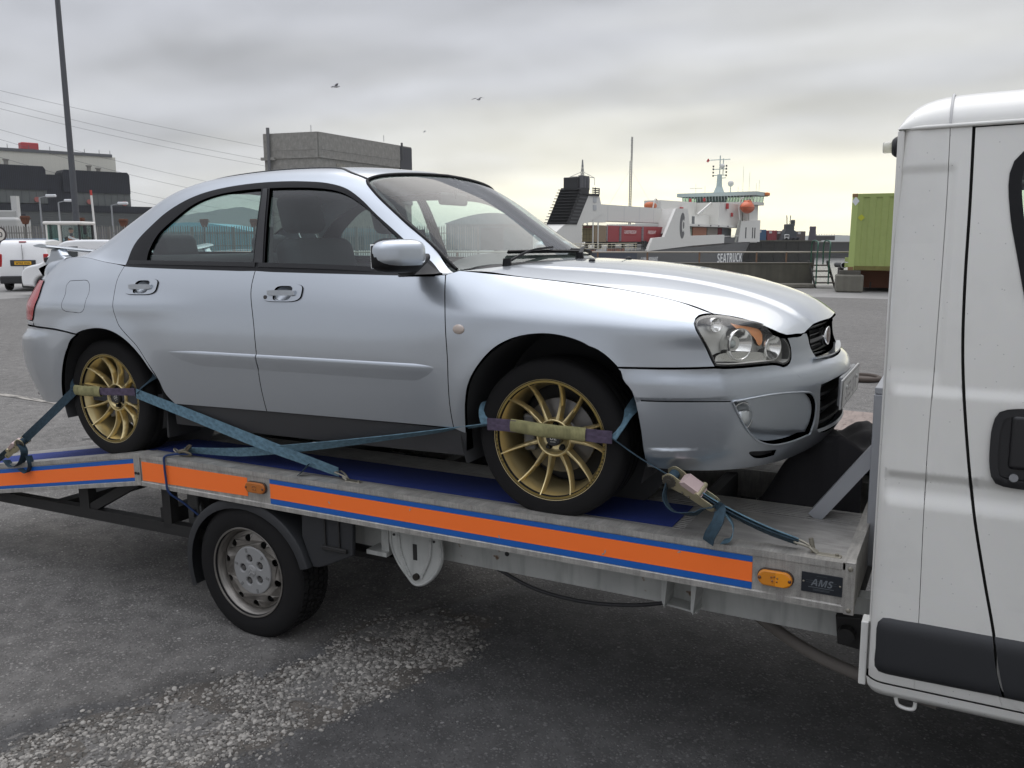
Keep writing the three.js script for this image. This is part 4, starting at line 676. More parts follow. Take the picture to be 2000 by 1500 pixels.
{
  const XR = -2.296, XF = 1.09, ZN = 0.84, ZF = -0.80, TA = 9.35 * D2R, TL = 2.0;
  const railSec = s => [[0, 0], [0, -0.022], [-0.004, -0.024], [-0.004, -0.142], [0.001, -0.146], [0.001, -0.166], [-0.035, -0.166], [-0.035, -0.004], [-0.075, -0.004], [-0.075, 0]].map(([z, y]) => [s > 0 ? ZN + z : ZF - z, y]);
  const bed = part('flatbed', truck);
  // side rails
  for (const s of [1, -1]) mesh('side_rail', alongX(s > 0 ? railSec(1) : railSec(-1).reverse(), XR, XF), aluRail, bed);
  const tail = part('beaver_tail', truck); tail.position.set(XR, 0, 0); tail.rotation.z = TA;
  for (const s of [1, -1]) { const g = alongX(s > 0 ? railSec(1) : railSec(-1).reverse(), -TL, 0.0); mesh('side_rail', g, aluRail, tail); }
  mesh('joint_plate', rbox(XR - 0.022, XR + 0.024, -0.166, -0.002, ZN - 0.003, ZN + 0.0025, 0.002), aluRail, bed);
  for (const x of [XR - 0.008, XR + 0.012]) { const g = new THREE.CylinderGeometry(0.007, 0.007, 0.006, 12); g.rotateX(Math.PI / 2); g.translate(x, -0.103, ZN + 0.004); mesh('rivet', g, blackSteel, bed); }
  // ribbed planks, four to a run, two runs with an open well between them
  const plank = (z0, z1, x0, x1, ribs = 6) => { const top = [], w = (z1 - z0 - 0.004) / ribs; top.push([z0 + 0.002, -0.030]); for (let i = 0; i < ribs; i++) { const a = z0 + 0.002 + i * w; top.push([a, -0.012], [a + w * 0.55, -0.012], [a + w * 0.60, -0.0185], [a + w * 0.95, -0.0185]); } top.push([z1 - 0.002, -0.012], [z1 - 0.002, -0.030]); return alongX(top.reverse(), x0, x1); };
  const runs = [[0.26, 0.765], [-0.725, -0.20]];
  for (const [z0, z1] of runs) for (let k = 0; k < 4; k++) { const a = z0 + (z1 - z0) * k / 4, b = z0 + (z1 - z0) * (k + 1) / 4; mesh('deck_plank', plank(a, b, XR + 0.004, XF - 0.035), aluDeck, bed); mesh('tail_plank', plank(a, b, -TL, -0.004), aluDeck, tail); }
  for (const z of [0.26, -0.20]) mesh('well_edge', rbox(XR, XF - 0.03, -0.14, -0.010, z - 0.012, z + 0.0, 0.004), aluRail, bed);
  // smooth plate at the front of the near run, blue grip strips
  mesh('front_plate', box(0.50, XF - 0.035, -0.0118, -0.0085, 0.43, 0.765), aluDeck, bed);
  for (const [z0, z1] of [[0.445, 0.715], [-0.675, -0.405]]) { mesh('grip_strip', box(XR + 0.01, 0.455, -0.0105, -0.0075, z0, z1), blueGrip, bed); mesh('grip_strip', box(-TL, -0.01, -0.0105, -0.0075, z0, z1), blueGrip, tail); }
  // front end frame
  mesh('front_rail', alongX([[ZF, -0.166], [ZF, 0.002], [ZN, 0.002], [ZN, -0.166]].reverse(), XF - 0.035, XF), aluRail, bed);
  mesh('corner_post', rbox(XF - 0.028, XF + 0.004, -0.170, 0.006, ZN - 0.03, ZN + 0.003, 0.003), aluRail, bed);
  for (const y of [-0.016, -0.155]) { const g = new THREE.SphereGeometry(0.008, 12, 8); g.scale(1, 1, 0.5); g.translate(XF - 0.012, y, ZN + 0.004); mesh('rivet', g, zincSteel, bed); }
  // reflective stripes
  const decal = (name, pts, m, par, z = ZN - 0.0025) => mesh(name, prism(pts, z - 0.0005, z + 0.0007), m, par);
  const q = (x0, x1, a0, a1, b0, b1) => [[x0, a0], [x1, a1], [x1, b1], [x0, b0]];
  decal('blue_stripe', q(-1.395, 0.772, -0.026, -0.026, -0.046, -0.046), blueReflex, bed); decal('orange_stripe', q(-1.395, 0.772, -0.047, -0.047, -0.116, -0.116), orangeReflex, bed); decal('blue_stripe', q(-1.395, 0.772, -0.117, -0.117, -0.141, -0.141), blueReflex, bed);
  decal('orange_stripe', q(-2.262, -1.536, -0.040, -0.036, -0.138, -0.124), orangeReflex, bed);
  decal('blue_stripe', q(-TL, -0.030, -0.028, -0.028, -0.050, -0.050), blueReflex, tail); decal('orange_stripe', q(-TL, -0.026, -0.051, -0.051, -0.124, -0.124), orangeReflex, tail); decal('blue_stripe', q(-TL, -0.034, -0.125, -0.125, -0.142, -0.142), blueReflex, tail);
  for (const [x, y, a] of [[0.235, -0.108, 0.4], [0.243, -0.098, 1.2], [-0.62, -0.060, 0.9], [-1.05, -0.090, 2.0], [0.52, -0.052, 0.2], [-0.2, -0.112, 1.6]]) mesh('tape_chip', spin(prism([[-0.008, -0.002], [0.002, -0.004], [0.009, 0.001], [0.001, 0.003]], 0, 0.0004), 'z', a).translate(x, y, ZN - 0.0017), aluRail, bed);
  // side marker lamps
  const marker = (cx, cy, w, h, dull) => {
    const m = part('marker_lamp', bed); const O = []; for (let i = 0; i < 40; i++) { const a = i / 40 * 2 * Math.PI; O.push([cx + (w - h) * Math.sign(Math.cos(a)) * (Math.abs(Math.cos(a)) > 1e-6 ? 1 : 0) * 1 + h * Math.cos(a), cy + h * Math.sin(a)]); }
    mesh('lamp_base', prism(O.map(p => [cx + (p[0] - cx) * 1.05, cy + (p[1] - cy) * 1.08]), ZN - 0.004, ZN + 0.006, 0.002), M(0.05, 0.03, 0.02, 0.5), m);
    mesh('lamp_lens', prism(O, ZN + 0.004, ZN + 0.018, 0.005), dull ? M(0.42, 0.13, 0.02, 0.35) : M(0.62, 0.22, 0.015, 0.2, 0, { clearcoat: 0.8 }), m);
    if (!dull) mesh('lamp_reflector', prism([[cx + 0.003, cy - h * 0.86], [cx + w - h, cy - h * 0.86], [cx + w * 0.9, cy - h * 0.4], [cx + w * 0.9, cy + h * 0.4], [cx + w - h, cy + h * 0.86], [cx + 0.003, cy + h * 0.86]], ZN + 0.0175, ZN + 0.0195), M(0.80, 0.30, 0.02, 0.25), m);
    for (const [dx, dy] of [[-0.010, 0.006], [0, 0.009], [0.010, 0.005], [-0.007, -0.007], [0.008, -0.007]]) mesh('diode', new THREE.SphereGeometry(0.0038, 8, 6).translate(cx + dx, cy + dy, ZN + 0.018), M(0.25, 0.09, 0.02, 0.3), m);
    for (const dx of [-w * 0.86, w * 0.86]) mesh('screw', new THREE.SphereGeometry(0.006, 10, 8).translate(cx + dx, cy, ZN + 0.017), M(0.10, 0.04, 0.02, 0.5), m);
  };
  marker(0.849, -0.086, 0.056, 0.027, false); marker(-1.474, -0.073, 0.059, 0.025, true);
  // maker's plate
  {
    const t = canvasTex(512, 256, (c, w, h) => { c.fillStyle = '#20242a'; c.fillRect(0, 0, w, h); c.fillStyle = '#6f7478'; c.font = 'bold italic 128px sans-serif'; c.textAlign = 'center'; c.textBaseline = 'middle'; c.fillText('AMS', w / 2 - 4, h / 2 - 10); c.fillStyle = '#5b6064'; c.fillRect(60, 96, 380, 3); c.fillRect(60, 122, 380, 3); c.font = '15px sans-serif'; c.fillText('MANUFACTURED BY', w / 2, 30); c.fillRect(90, 178, 320, 10); c.fillRect(150, 204, 210, 5); c.fillRect(150, 218, 210, 5); });
    const plate = part('maker_plate', bed); mesh('plate_backing', rbox(0.931, 1.057, -0.115, -0.049, ZN - 0.003, ZN + 0.001, 0.001), M(0.03, 0.033, 0.038, 0.5), plate);
    const g = new THREE.PlaneGeometry(0.1255, 0.0655); g.translate(0.994, -0.082, ZN + 0.0016); mesh('plate_face', g, new THREE.MeshStandardMaterial({ map: t, roughness: 0.5, metalness: 0.2 }), plate);
    for (const x of [0.938, 1.050]) mesh('screw', new THREE.SphereGeometry(0.0035, 8, 6).translate(x, -0.080, ZN + 0.002), zincSteel, plate);
  }
  // tie-down rings set in the deck edge
  for (const [x, z, par] of [[-0.965, 0.772, bed], [1.0, 0.79, bed], [-2.07, 0.745, bed]]) { const r = part('tie_ring', par); mesh('ring_plate', rbox(x - 0.035, x + 0.045, -0.004, 0.003, z - 0.014, z + 0.014, 0.003), zincSteel, r); mesh('ring', tube([[x - 0.03, 0.004, z - 0.008], [x - 0.05, 0.016, z - 0.006], [x - 0.055, 0.02, z], [x - 0.05, 0.016, z + 0.006], [x - 0.03, 0.004, z + 0.008]], 0.0048, 20, 8), zincSteel, r); const g = new THREE.CylinderGeometry(0.006, 0.006, 0.008, 10); g.translate(x + 0.03, 0.005, z); mesh('bolt', g, zincSteel, r); }
  mesh('latch_pin', bar([0.955, 0, 0.775], [0.945, 0.045, 0.775], 0.008), zincSteel, bed);
  // headboard frame with braces
  const hb = part('headboard', truck);
  for (const z of [0.35, -0.31]) { mesh('headboard_post', rbox(1.080, 1.124, -0.16, 0.475, z - 0.05, z + 0.05, 0.004), greySteel, hb); mesh('headboard_brace', beam([1.10, 0.27, z], [0.895, -0.012, z], 0.06, 0.05), greySteel, hb); }
  mesh('headboard_bar', rbox(1.082, 1.126, 0.476, 0.50, -0.38, 0.40, 0.004), greySteel, hb);
  mesh('mounting_channel', merge([box(0.70, 0.80, -0.10, -0.03, 0.02, 0.22), box(0.84, 0.98, -0.16, -0.01, -0.16, 0.24)]), blackSteel, hb);
  // chassis
  const ch = part('chassis', truck);
  const railC = zc => { const s = zc > 0 ? 1 : -1; return [[zc, -0.19], [zc, -0.345], [zc - 0.07 * s, -0.345], [zc - 0.07 * s, -0.338], [zc - 0.006 * s, -0.338], [zc - 0.006 * s, -0.197], [zc - 0.07 * s, -0.197], [zc - 0.07 * s, -0.19]]; };
  for (const z of [0.63, -0.59]) { const P = railC(z); mesh('chassis_rail', alongX(z > 0 ? P : [...P].reverse(), -1.15, 2.4), chassisWhite, ch); }
  for (const x of [-0.9, -0.25, 0.45, 1.05]) mesh('cross_member', box(x - 0.03, x + 0.03, -0.30, -0.17, -0.58, 0.62), blackSteel, ch);
  for (const x of [-2.2, -1.5, -0.85, -0.2, 0.45]) mesh('bed_bearer', box(x - 0.025, x + 0.025, -0.18, -0.03, ZF + 0.04, ZN - 0.04), M(0.10, 0.10, 0.10, 0.7), ch);
  mesh('well_floor', box(XR, 0.66, -0.165, -0.150, -0.20, 0.26), blackSteel, ch);
  // shield-shaped spring hanger, pressed with ribs
  {
    const o = outline([[-0.828, -0.205, 1], [-0.555, -0.205, 1], [-0.548, -0.31], [-0.575, -0.375], [-0.62, -0.425], [-0.665, -0.452], [-0.70, -0.455], [-0.735, -0.425], [-0.79, -0.36], [-0.826, -0.28]], 0.02);
    const g = part('spring_hanger', ch); mesh('hanger_plate', prism(o, 0.700, 0.712, 0.003), chassisWhite, g);
    const inn = o.map(p => [-0.69 + (p[0] + 0.69) * 0.93, -0.325 + (p[1] + 0.325) * 0.93, 0.712]); mesh('hanger_edge', tube(inn, 0.007, 80, 6, true), chassisWhite, g);
    for (const s of [-1, 1]) mesh('hanger_rib', tube([[-0.69 + s * 0.085, -0.22, 0.712], [-0.69 + s * 0.075, -0.31, 0.714], [-0.69 + s * 0.03, -0.41, 0.712]], 0.008, 20, 6), chassisWhite, g);
    mesh('hanger_slot', rbox(-0.702, -0.680, -0.335, -0.262, 0.711, 0.7135, 0.003), blackSteel, g); mesh('hanger_bolt', spin(new THREE.CylinderGeometry(0.015, 0.015, 0.02, 16), 'x', Math.PI / 2).translate(-0.685, -0.408, 0.716), M(0.03, 0.025, 0.02, 0.6, 0.4), g);
    for (const [x, y] of [[-0.80, -0.235], [-0.59, -0.235], [-0.612, -0.27]]) mesh('bolt_hole', spin(new THREE.CylinderGeometry(0.006, 0.006, 0.004, 10), 'x', Math.PI / 2).translate(x, y, 0.713), gapDark, g);
    mesh('hanger_bracket', merge([box(-0.88, -0.84, -0.34, -0.18, 0.56, 0.70), box(-0.95, -0.84, -0.345, -0.325, 0.60, 0.72)]), chassisWhite, g);
  }
  { const g = part('outrigger_bracket', ch); mesh('bracket_side', prism([[0.425, -0.175], [0.45, -0.175], [0.437, -0.32], [0.425, -0.29]], 0.63, 0.735, 0.002), chassisWhite, g); mesh('bracket_side', prism([[0.535, -0.175], [0.560, -0.175], [0.545, -0.325], [0.535, -0.31]], 0.63, 0.735, 0.002), chassisWhite, g); mesh('bracket_floor', prism([[0.43, -0.315], [0.55, -0.325], [0.55, -0.332], [0.43, -0.322]], 0.63, 0.70), chassisWhite, g); }
  for (const [x, y] of [[-0.315, -0.235], [-0.28, -0.265], [0.05, -0.215]]) mesh('rail_hole', spin(new THREE.CylinderGeometry(0.010, 0.010, 0.004, 12), 'x', Math.PI / 2).translate(x, y, 0.631), gapDark, ch);
  mesh('red_clip', rbox(1.0, 1.035, -0.205, -0.178, 0.70, 0.72, 0.004), M(0.35, 0.02, 0.02, 0.5), ch); mesh('red_clip', rbox(1.05, 1.07, -0.195, -0.172, 0.70, 0.72, 0.004), M(0.35, 0.02, 0.02, 0.5), ch);
  mesh('cable', tube([[-0.33, -0.345, 0.62], [-0.154, -0.40, 0.62], [0.078, -0.412, 0.62], [0.30, -0.38, 0.62], [0.44, -0.33, 0.64]], 0.008, 40, 8), blackPlastic, ch);
  mesh('exhaust_pipe', tube([[0.45, -0.36, 0.20], [0.70, -0.46, 0.34], [0.95, -0.53, 0.44], [1.35, -0.58, 0.5]], 0.024, 40, 14), M(0.20, 0.18, 0.16, 0.8, 0.2), ch);
  mesh('front_hanger', merge([prism([[1.02, -0.26], [1.10, -0.25], [1.15, -0.31], [1.13, -0.37], [1.03, -0.36]], 0.58, 0.66, 0.006), bar([1.06, -0.31, 0.64], [1.06, -0.31, 0.70], 0.028, 14)]), blackSteel, ch);
  // tail subframe
  for (const z of [0.72, -0.68]) { const sf = part('tail_subframe', truck); mesh('lower_beam', beam([-3.75, -0.44, z], [-1.95, -0.41, z], 0.05, 0.06), blackSteel, sf); mesh('upright', box(-2.93, -2.85, -0.42, -0.20, z - 0.025, z + 0.025), blackSteel, sf); mesh('diagonal', beam([-2.86, -0.40, z], [-2.42, -0.18, z], 0.04, 0.05), blackSteel, sf); mesh('upright', box(-2.25, -2.19, -0.42, -0.16, z - 0.025, z + 0.025), blackSteel, sf); }
  mesh('tail_cross_beam', box(-2.30, -2.22, -0.40, -0.32, -0.68, 0.72), blackSteel, truck); mesh('tail_cross_beam', box(-3.2, -3.12, -0.46, -0.40, -0.68, 0.72), blackSteel, truck);
  // axle, springs
  mesh('rear_axle', merge([bar([-1.60, -0.52, -0.7], [-1.60, -0.52, 0.7], 0.05, 14), move(new THREE.SphereGeometry(0.14, 20, 14), -1.60, -0.52, 0.02), box(-2.15, -0.75, -0.44, -0.41, 0.50, 0.57), box(-2.15, -0.75, -0.44, -0.41, -0.53, -0.46)]), blackSteel, ch);
  mesh('load_valve', merge([rbox(-2.12, -2.04, -0.40, -0.20, 0.62, 0.70, 0.01), bar([-2.08, -0.2, 0.66], [-2.02, -0.34, 0.69], 0.012), rbox(-2.09, -2.05, -0.34, -0.30, 0.70, 0.72, 0.006)]), M(0.06, 0.06, 0.058, 0.5, 0.5), ch);
  // mudguards
  for (const s of [1, -1]) {
    const mg = part('mudguard', truck); const arc = [], pr = [];
    const zc = s > 0 ? 0.70 : -0.66, P = [];
    for (let i = 0; i <= 24; i++) { const a = (200 - 186 * i / 24) * D2R; P.push([-1.602 + 0.405 * Math.cos(a), -0.52 + (0.385 - 0.02 * Math.sin(a)) * Math.sin(a)]); }
    const sec = [[-0.125, -0.002], [0.10, 0.0], [0.118, -0.004], [0.125, -0.016], [0.125, -0.045]], pos = [], idx = [];
    P.forEach(([x, y]) => { const dx = x + 1.602, dy = y + 0.52, l = Math.hypot(dx, dy); for (const [z, o] of sec) pos.push(x + dx / l * o, Math.min(y + dy / l * o, -0.172), zc + s * z); });
    for (let i = 0; i < P.length - 1; i++) for (let j = 0; j < 4; j++) { const a = i * 5 + j; idx.push(a, a + 1, a + 5, a + 1, a + 6, a + 5); }
    let g = new THREE.BufferGeometry(); g.setAttribute('position', new THREE.Float32BufferAttribute(pos, 3)); g.setAttribute('uv', new THREE.Float32BufferAttribute(new Float32Array(pos.length / 3 * 2), 2)); g.setIndex(idx); g.computeVertexNormals(); mesh('guard_arch', toCreasedNormals(NI(g), 0.6), guardPlastic, mg);
    mesh('guard_flap', prism(outline([[-1.255, -0.285, 1], [-1.21, -0.40], [-1.195, -0.425], [-1.16, -0.42], [-0.965, -0.335, 1], [-0.955, -0.18, 1], [-1.25, -0.18, 1]], 0.03), s > 0 ? 0.775 : -0.80, s > 0 ? 0.80 : -0.775, 0.006), guardPlastic, mg);
    mesh('guard_bracket', merge([rbox(-1.13, -0.99, -0.325, -0.305, zc + s * 0.10 - 0.015, zc + s * 0.10 + 0.015, 0.004), box(-1.115, -1.108, -0.31, -0.175, zc + s * 0.102, zc + s * 0.108), box(-1.035, -1.028, -0.31, -0.175, zc + s * 0.102, zc + s * 0.108)]), blackSteel, mg);
  }
  // wheels: steel rims with a plastic centre
  const steelTex = dataTex(256, 256, (u, v) => { const n = fbm2(u * 5, v * 5, 4, 2); const g = 0.72 + 0.25 * n; return [g, g * 0.97, g * 0.93]; }, true, 3);
  const steelRim = M(0.47, 0.47, 0.465, 0.38, 0.7, { map: steelTex }), capGrey = M(0.30, 0.30, 0.295, 0.5, 0.25);
  const tread = () => { // tyre carcass with cut tread blocks
    const prof = [[0.212, -0.095], [0.225, -0.105], [0.262, -0.112], [0.300, -0.108], [0.322, -0.096], [0.333, -0.082]]; const out = [...prof, [0.327, -0.080]]; for (const z of [-0.045, 0, 0.045]) out.push([0.327, z - 0.006]); out.push([0.327, 0.080], ...prof.map(p => [p[0], -p[1]]).reverse()); return lathe(out, 96); };
  const makeTruckWheel = () => {
    const w = new THREE.Group(); const Z = g => (g.rotateX(Math.PI / 2), g);
    mesh('tyre', Z(tread()), rubber, w);
    const tb = []; for (let r = 0; r < 5; r++) for (let k = 0; k < 60; k++) { const b = new THREE.BoxGeometry(0.026, 0.010, 0.026); b.translate(0, 0.330, 0); const m = new THREE.Matrix4().makeRotationZ((k + (r % 2) * 0.5) / 60 * 2 * Math.PI); b.translate(0, 0, 0); b.rotateY((r - 2) * 0.0 + 0.3 * (r % 2 ? 1 : -1)); b.applyMatrix4(m); b.translate(0, 0, (r - 2) * 0.034); tb.push(b); }
    const blocks = mesh('tread_blocks', merge(tb), rubber, w); blocks.userData.kind = 'stuff';
    const rim = new THREE.Group(); rim.name = numbered('rim'); w.add(rim);
    mesh('rim_barrel', Z(lathe([[0.212, -0.10], [0.200, -0.08], [0.19, -0.02], [0.188, 0.03], [0.196, 0.06], [0.202, 0.085], [0.214, 0.092], [0.2205, 0.102], [0.2245, 0.107], [0.222, 0.110], [0.215, 0.107]], 80)), steelRim, rim);
    // pressed disc with ten round openings
    const holes = []; for (let k = 0; k < 10; k++) { const a = k / 10 * 2 * Math.PI + 0.2; holes.push(circlePts(0.163 * Math.cos(a), 0.163 * Math.sin(a), 0.0175, 16, 0.0175)); }
    let d = prism(circlePts(0, 0, 0.193, 72), -0.004, 0.0, 0, [circlePts(0, 0, 0.10, 48), ...holes]); { const p = d.attributes.position; for (let i = 0; i < p.count; i++) { const r = Math.hypot(p.getX(i), p.getY(i)); p.setZ(i, p.getZ(i) + 0.066 + 0.012 * sstep(0.125, 0.150, r) - 0.018 * sstep(0.165, 0.192, r)); } d = NI(d); d.computeVertexNormals(); }
    mesh('rim_disc', toCreasedNormals(d, 0.8), steelRim, rim);
    mesh('rim_step', Z(lathe([[0.10, 0.06], [0.118, 0.062], [0.126, 0.058], [0.13, 0.06]], 60)), steelRim, rim);
    const nut = []; for (let k = 0; k < 5; k++) { const a = k / 5 * 2 * Math.PI + 0.35; nut.push([0.060 * Math.cos(a), 0.060 * Math.sin(a)]); }
    const cap = prism(circlePts(0, 0, 0.1205, 60), 0.056, 0.078, 0.006, nut.map(([x, y]) => circlePts(x, y, 0.0185, 20))); mesh('wheel_centre', cap, capGrey, rim);
    for (const [x, y] of nut) { const g = new THREE.CylinderGeometry(0.0115, 0.0125, 0.02, 6); Z(g); g.translate(x, y, 0.062); const h = new THREE.CylinderGeometry(0.019, 0.019, 0.004, 20); Z(h); h.translate(x, y, 0.057); mesh('wheel_nut', merge([NI(g), NI(h)]), M(0.12, 0.115, 0.11, 0.5, 0.5), rim); }
    mesh('centre_boss', Z(lathe([[0, 0.084], [0.024, 0.083], [0.029, 0.078]], 30)), capGrey, rim);
    for (const dy of [0.006, -0.010]) mesh('chevron', prism([[-0.018, dy - 0.004], [0, dy + 0.010], [0.018, dy - 0.004], [0.018, dy - 0.010], [0, dy + 0.004], [-0.018, dy - 0.010]].map(([x, y]) => [x, y]), 0.083, 0.0855), M(0.40, 0.40, 0.39, 0.4, 0.4), rim);
    for (let k = 0; k < 6; k++) { const a = k / 6 * 2 * Math.PI + 0.1, g = rbox(-0.006, 0.006, 0.092, 0.112, 0.0775, 0.0805, 0.001); g.rotateZ(a); mesh('cap_notch', g, M(0.16, 0.16, 0.155, 0.6), rim); }
    mesh('rim_backing', Z(lathe([[0, 0.0], [0.19, 0.0]], 40)), darkInner, w);
    return w;
  };
  const tw = makeTruckWheel(); let first = true;
  for (const [x, y, z, r] of [[-1.601, -0.520, 0.705, 0.2], [-1.601, -0.520, -0.665, 1.0], [2.35, -0.57, 0.86, 0.5], [2.35, -0.57, -0.84, 0.1]]) { const w = first ? tw : tw.clone(); first = false; w.name = numbered('wheel'); truck.add(w); w.position.set(x, y, z); w.rotation.set(0, z < 0 ? Math.PI : 0, r); }
  // ---- cab
  const cab = part('cab', truck);
  const sideZ = (x, y) => {
    let z = 1.0 - 0.004 * Math.pow(Math.max(0, 0.45 - y), 2);
    z -= 0.052 * Math.pow(Math.max(0, (y - 0.62) / 0.69), 1.7);
    const fe = sstep(1.160, 1.195, x); z += fe * (0.010 * sstep(0.615, 0.575, y) - 0.012 * sstep(0.365, 0.335, y) + 0.016 * sstep(0.315, 0.255, y)) + (1 - fe) * 0.014 * sstep(0.62, 0.25, y) - 0.016 * sstep(-0.24, -0.34, y);
    const rec = (1 - sstep(1.285, 1.305, x)) * sstep(1.215, 1.185, y) * sstep(0.60, 0.66, y); z -= 0.006 * rec;
    if (x < 1.205) { const k = Math.min(1.205 - x, 0.050); z -= 0.055 - Math.sqrt(0.055 * 0.055 - k * k); }   // rounded rear corner
    return z;
  };
  const Side = (x, y) => new V3(x, y, sideZ(x, y));
  const gap = [[1.330, 1.309, 1], [1.334, 1.10], [1.336, 0.884], [1.344, 0.691], [1.367, 0.479], [1.399, 0.265], [1.437, 0.077], [1.474, -0.097], [1.488, -0.217], [1.523, -0.27], [1.56, -0.315, 1]];
  const both = g => merge([g, mirrorZ(g)]);
  const pairC = (name, g, m, p = cab) => { mesh(name, g, m, p); mesh(name, mirrorZ(g), m, p); };
  const rear1 = outline([[1.157, 1.309, 1], [1.277, 1.309, 1], [1.281, 1.10], [1.280, 0.687], [1.277, 0.397], [1.285, -0.083, 1], [1.285, -0.29, 1], [1.157, -0.29, 1]], 0.03);
  const rear2 = outline([[1.277, 1.309, 1], ...gap, [1.56, -0.29, 1], [1.285, -0.29, 1], [1.285, -0.083, 1], [1.277, 0.397], [1.280, 0.687], [1.281, 1.10]], 0.03);
  const clipGap = gap.slice(0, 9);
  const rear2b = outline([[1.277, 1.309, 1], ...clipGap, [1.510, -0.29, 1], [1.285, -0.29, 1], [1.285, -0.083, 1], [1.277, 0.397], [1.280, 0.687], [1.281, 1.10]], 0.03);
  pairC('rear_corner_panel', panel(inset(rear1, 0.0008), Side, { h: 0.0105, flange: 0.006 }), cabWhite);
  pairC('door_pillar', panel(inset(rear2b, 0.0008), Side, { h: 0.014, flange: 0.02 }), cabWhite);
  // door with window opening
  const winO = outline([[1.60, 1.255], [1.48, 1.245], [1.44, 1.215], [1.427, 1.176], [1.436, 1.071], [1.459, 0.964], [1.49, 0.83], [1.52, 0.74], [1.58, 0.70], [2.0, 0.69], [2.30, 0.70], [2.40, 0.74], [2.30, 1.0], [2.18, 1.2], [2.10, 1.25]], 0.03);
  const door = outline([...gap.slice(0, -1), [1.56, -0.30, 1], [2.02, -0.30, 1], [2.06, -0.05], [2.2, 0.1], [2.42, 0.2], [2.46, 0.72, 1], [2.20, 1.309, 1]], 0.03);
  pairC('cab_door', panel(inset(door, 0.007), Side, { holes: [winO], flange: 0.03, h: 0.02 }), cabWhite);
  pairC('door_gap_seal', panel(outline(door.filter((_, i) => i % 2 === 0).map(p => [1.9 + (p[0] - 1.9) * 1.01, 0.5 + (p[1] - 0.5) * 1.004]), 0.05), Side, { off: -0.028, holes: [inset(winO, -0.02)], rim: false }), M(0.06, 0.06, 0.055, 0.8));
  const winI = inset(winO, 0.026);
  pairC('window_seal', panel(inset(winO, -0.004), Side, { holes: [winI], off: 0.003, flange: 0.02, h: 0.03 }), blackTrim);
  pairC('door_window', panel(inset(winI, -0.01), Side, { off: -0.010, rim: false, h: 0.06 }), glassTint);
  pairC('rear_window_dim', box(1.156, 1.158, 0.75, 0.76, 0.2, 0.21), darkInner);
  // handle
  {
    const o = outline([[1.427, 0.455], [1.428, 0.50], [1.440, 0.548], [1.462, 0.560], [1.62, 0.562], [1.652, 0.545], [1.660, 0.45], [1.652, 0.375], [1.62, 0.358], [1.462, 0.355], [1.440, 0.366], [1.429, 0.41]], 0.02);
    const h = part('cab_handle', cab); const map = (x, y) => { const p = Side(x, y); return p; };
    mesh('handle_tray', panel(o, map, { off: 0.010, flange: 0.02, holes: [inset(o, 0.020)] }), M(0.014, 0.014, 0.015, 0.45), h);
    mesh('handle_cup', panel(inset(o, 0.012), map, { off: 0.0035, rim: false }), M(0.012, 0.012, 0.013, 0.4), h);
    const gp = rbox(1.472, 1.625, 0.40, 0.548, 0.995, 1.024, 0.012, 3); mesh('handle_grip', gp, M(0.013, 0.013, 0.014, 0.35), h);
    mesh('key_lock', spin(new THREE.CylinderGeometry(0.011, 0.011, 0.006, 20), 'x', Math.PI / 2).translate(1.488, 0.377, 1.017), M(0.35, 0.36, 0.38, 0.3, 0.8), h);
  }
  // rub strips, sill
  const stripMap = (x, y) => { const p = Side(x, y); p.z += 0.016 - 0.012 * Math.pow(Math.abs((y + 0.170) / 0.085), 6); return p; };
  pairC('rub_strip', panel(outline([[1.188, -0.085], [1.25, -0.082], [1.40, -0.079], [1.470, -0.079, 1], [1.485, -0.17], [1.506, -0.252, 1], [1.35, -0.256], [1.205, -0.258], [1.180, -0.248], [1.176, -0.17], [1.178, -0.098]], 0.02), stripMap, { h: 0.02, flange: 0.03 }), guardPlastic);
  pairC('rub_strip', panel(outline([[1.476, -0.080, 1], [1.9, -0.080], [2.04, -0.078, 1], [2.02, -0.25, 1], [1.8, -0.256], [1.513, -0.254, 1], [1.492, -0.17]], 0.02), stripMap, { h: 0.025, flange: 0.03 }), guardPlastic);
  pairC('sill', panel(outline([[1.151, -0.294, 1], [2.0, -0.294, 1], [2.0, -0.348, 1], [1.20, -0.348], [1.165, -0.335], [1.151, -0.31]], 0.03), (x, y) => { const p = Side(x, y); p.z += 0.004 - 0.03 * Math.pow(Math.max(0, (-0.315 - y) / 0.033), 2); return p; }, { h: 0.02, flange: 0.08 }), cabWhite);
  pairC('sill_lower', panel(outline([[1.16, -0.258, 1], [2.0, -0.258, 1], [2.0, -0.2925, 1], [1.16, -0.2925, 1]], 0.03), Side, { off: -0.002, flange: 0.02 }), cabWhite);
  pairC('jacking_hook', tube([[1.235, -0.345, 0.97], [1.245, -0.37, 0.97], [1.285, -0.372, 0.97], [1.29, -0.348, 0.97]], 0.006, 20, 6), cabWhite);
  // back wall and its return flanges
  mesh('back_wall', rbox(1.148, 1.166, -0.30, 1.309, -0.945, 0.945, 0.006), cabWhite, cab);
  for (const s of [1, -1]) { mesh('rear_flange', rbox(1.128, 1.150, -0.335, -0.13, s > 0 ? 0.90 : -0.96, s > 0 ? 0.96 : -0.90, 0.004), cabWhite, cab); }
  for (const z of [-0.6, -0.2, 0.2, 0.6]) mesh('wall_rib', rbox(1.140, 1.150, 0.1, 1.2, z - 0.05, z + 0.05, 0.006), cabWhite, cab);
  mesh('cab_floor', box(1.16, 2.9, -0.30, -0.26, -0.95, 0.95), blackSteel, cab);
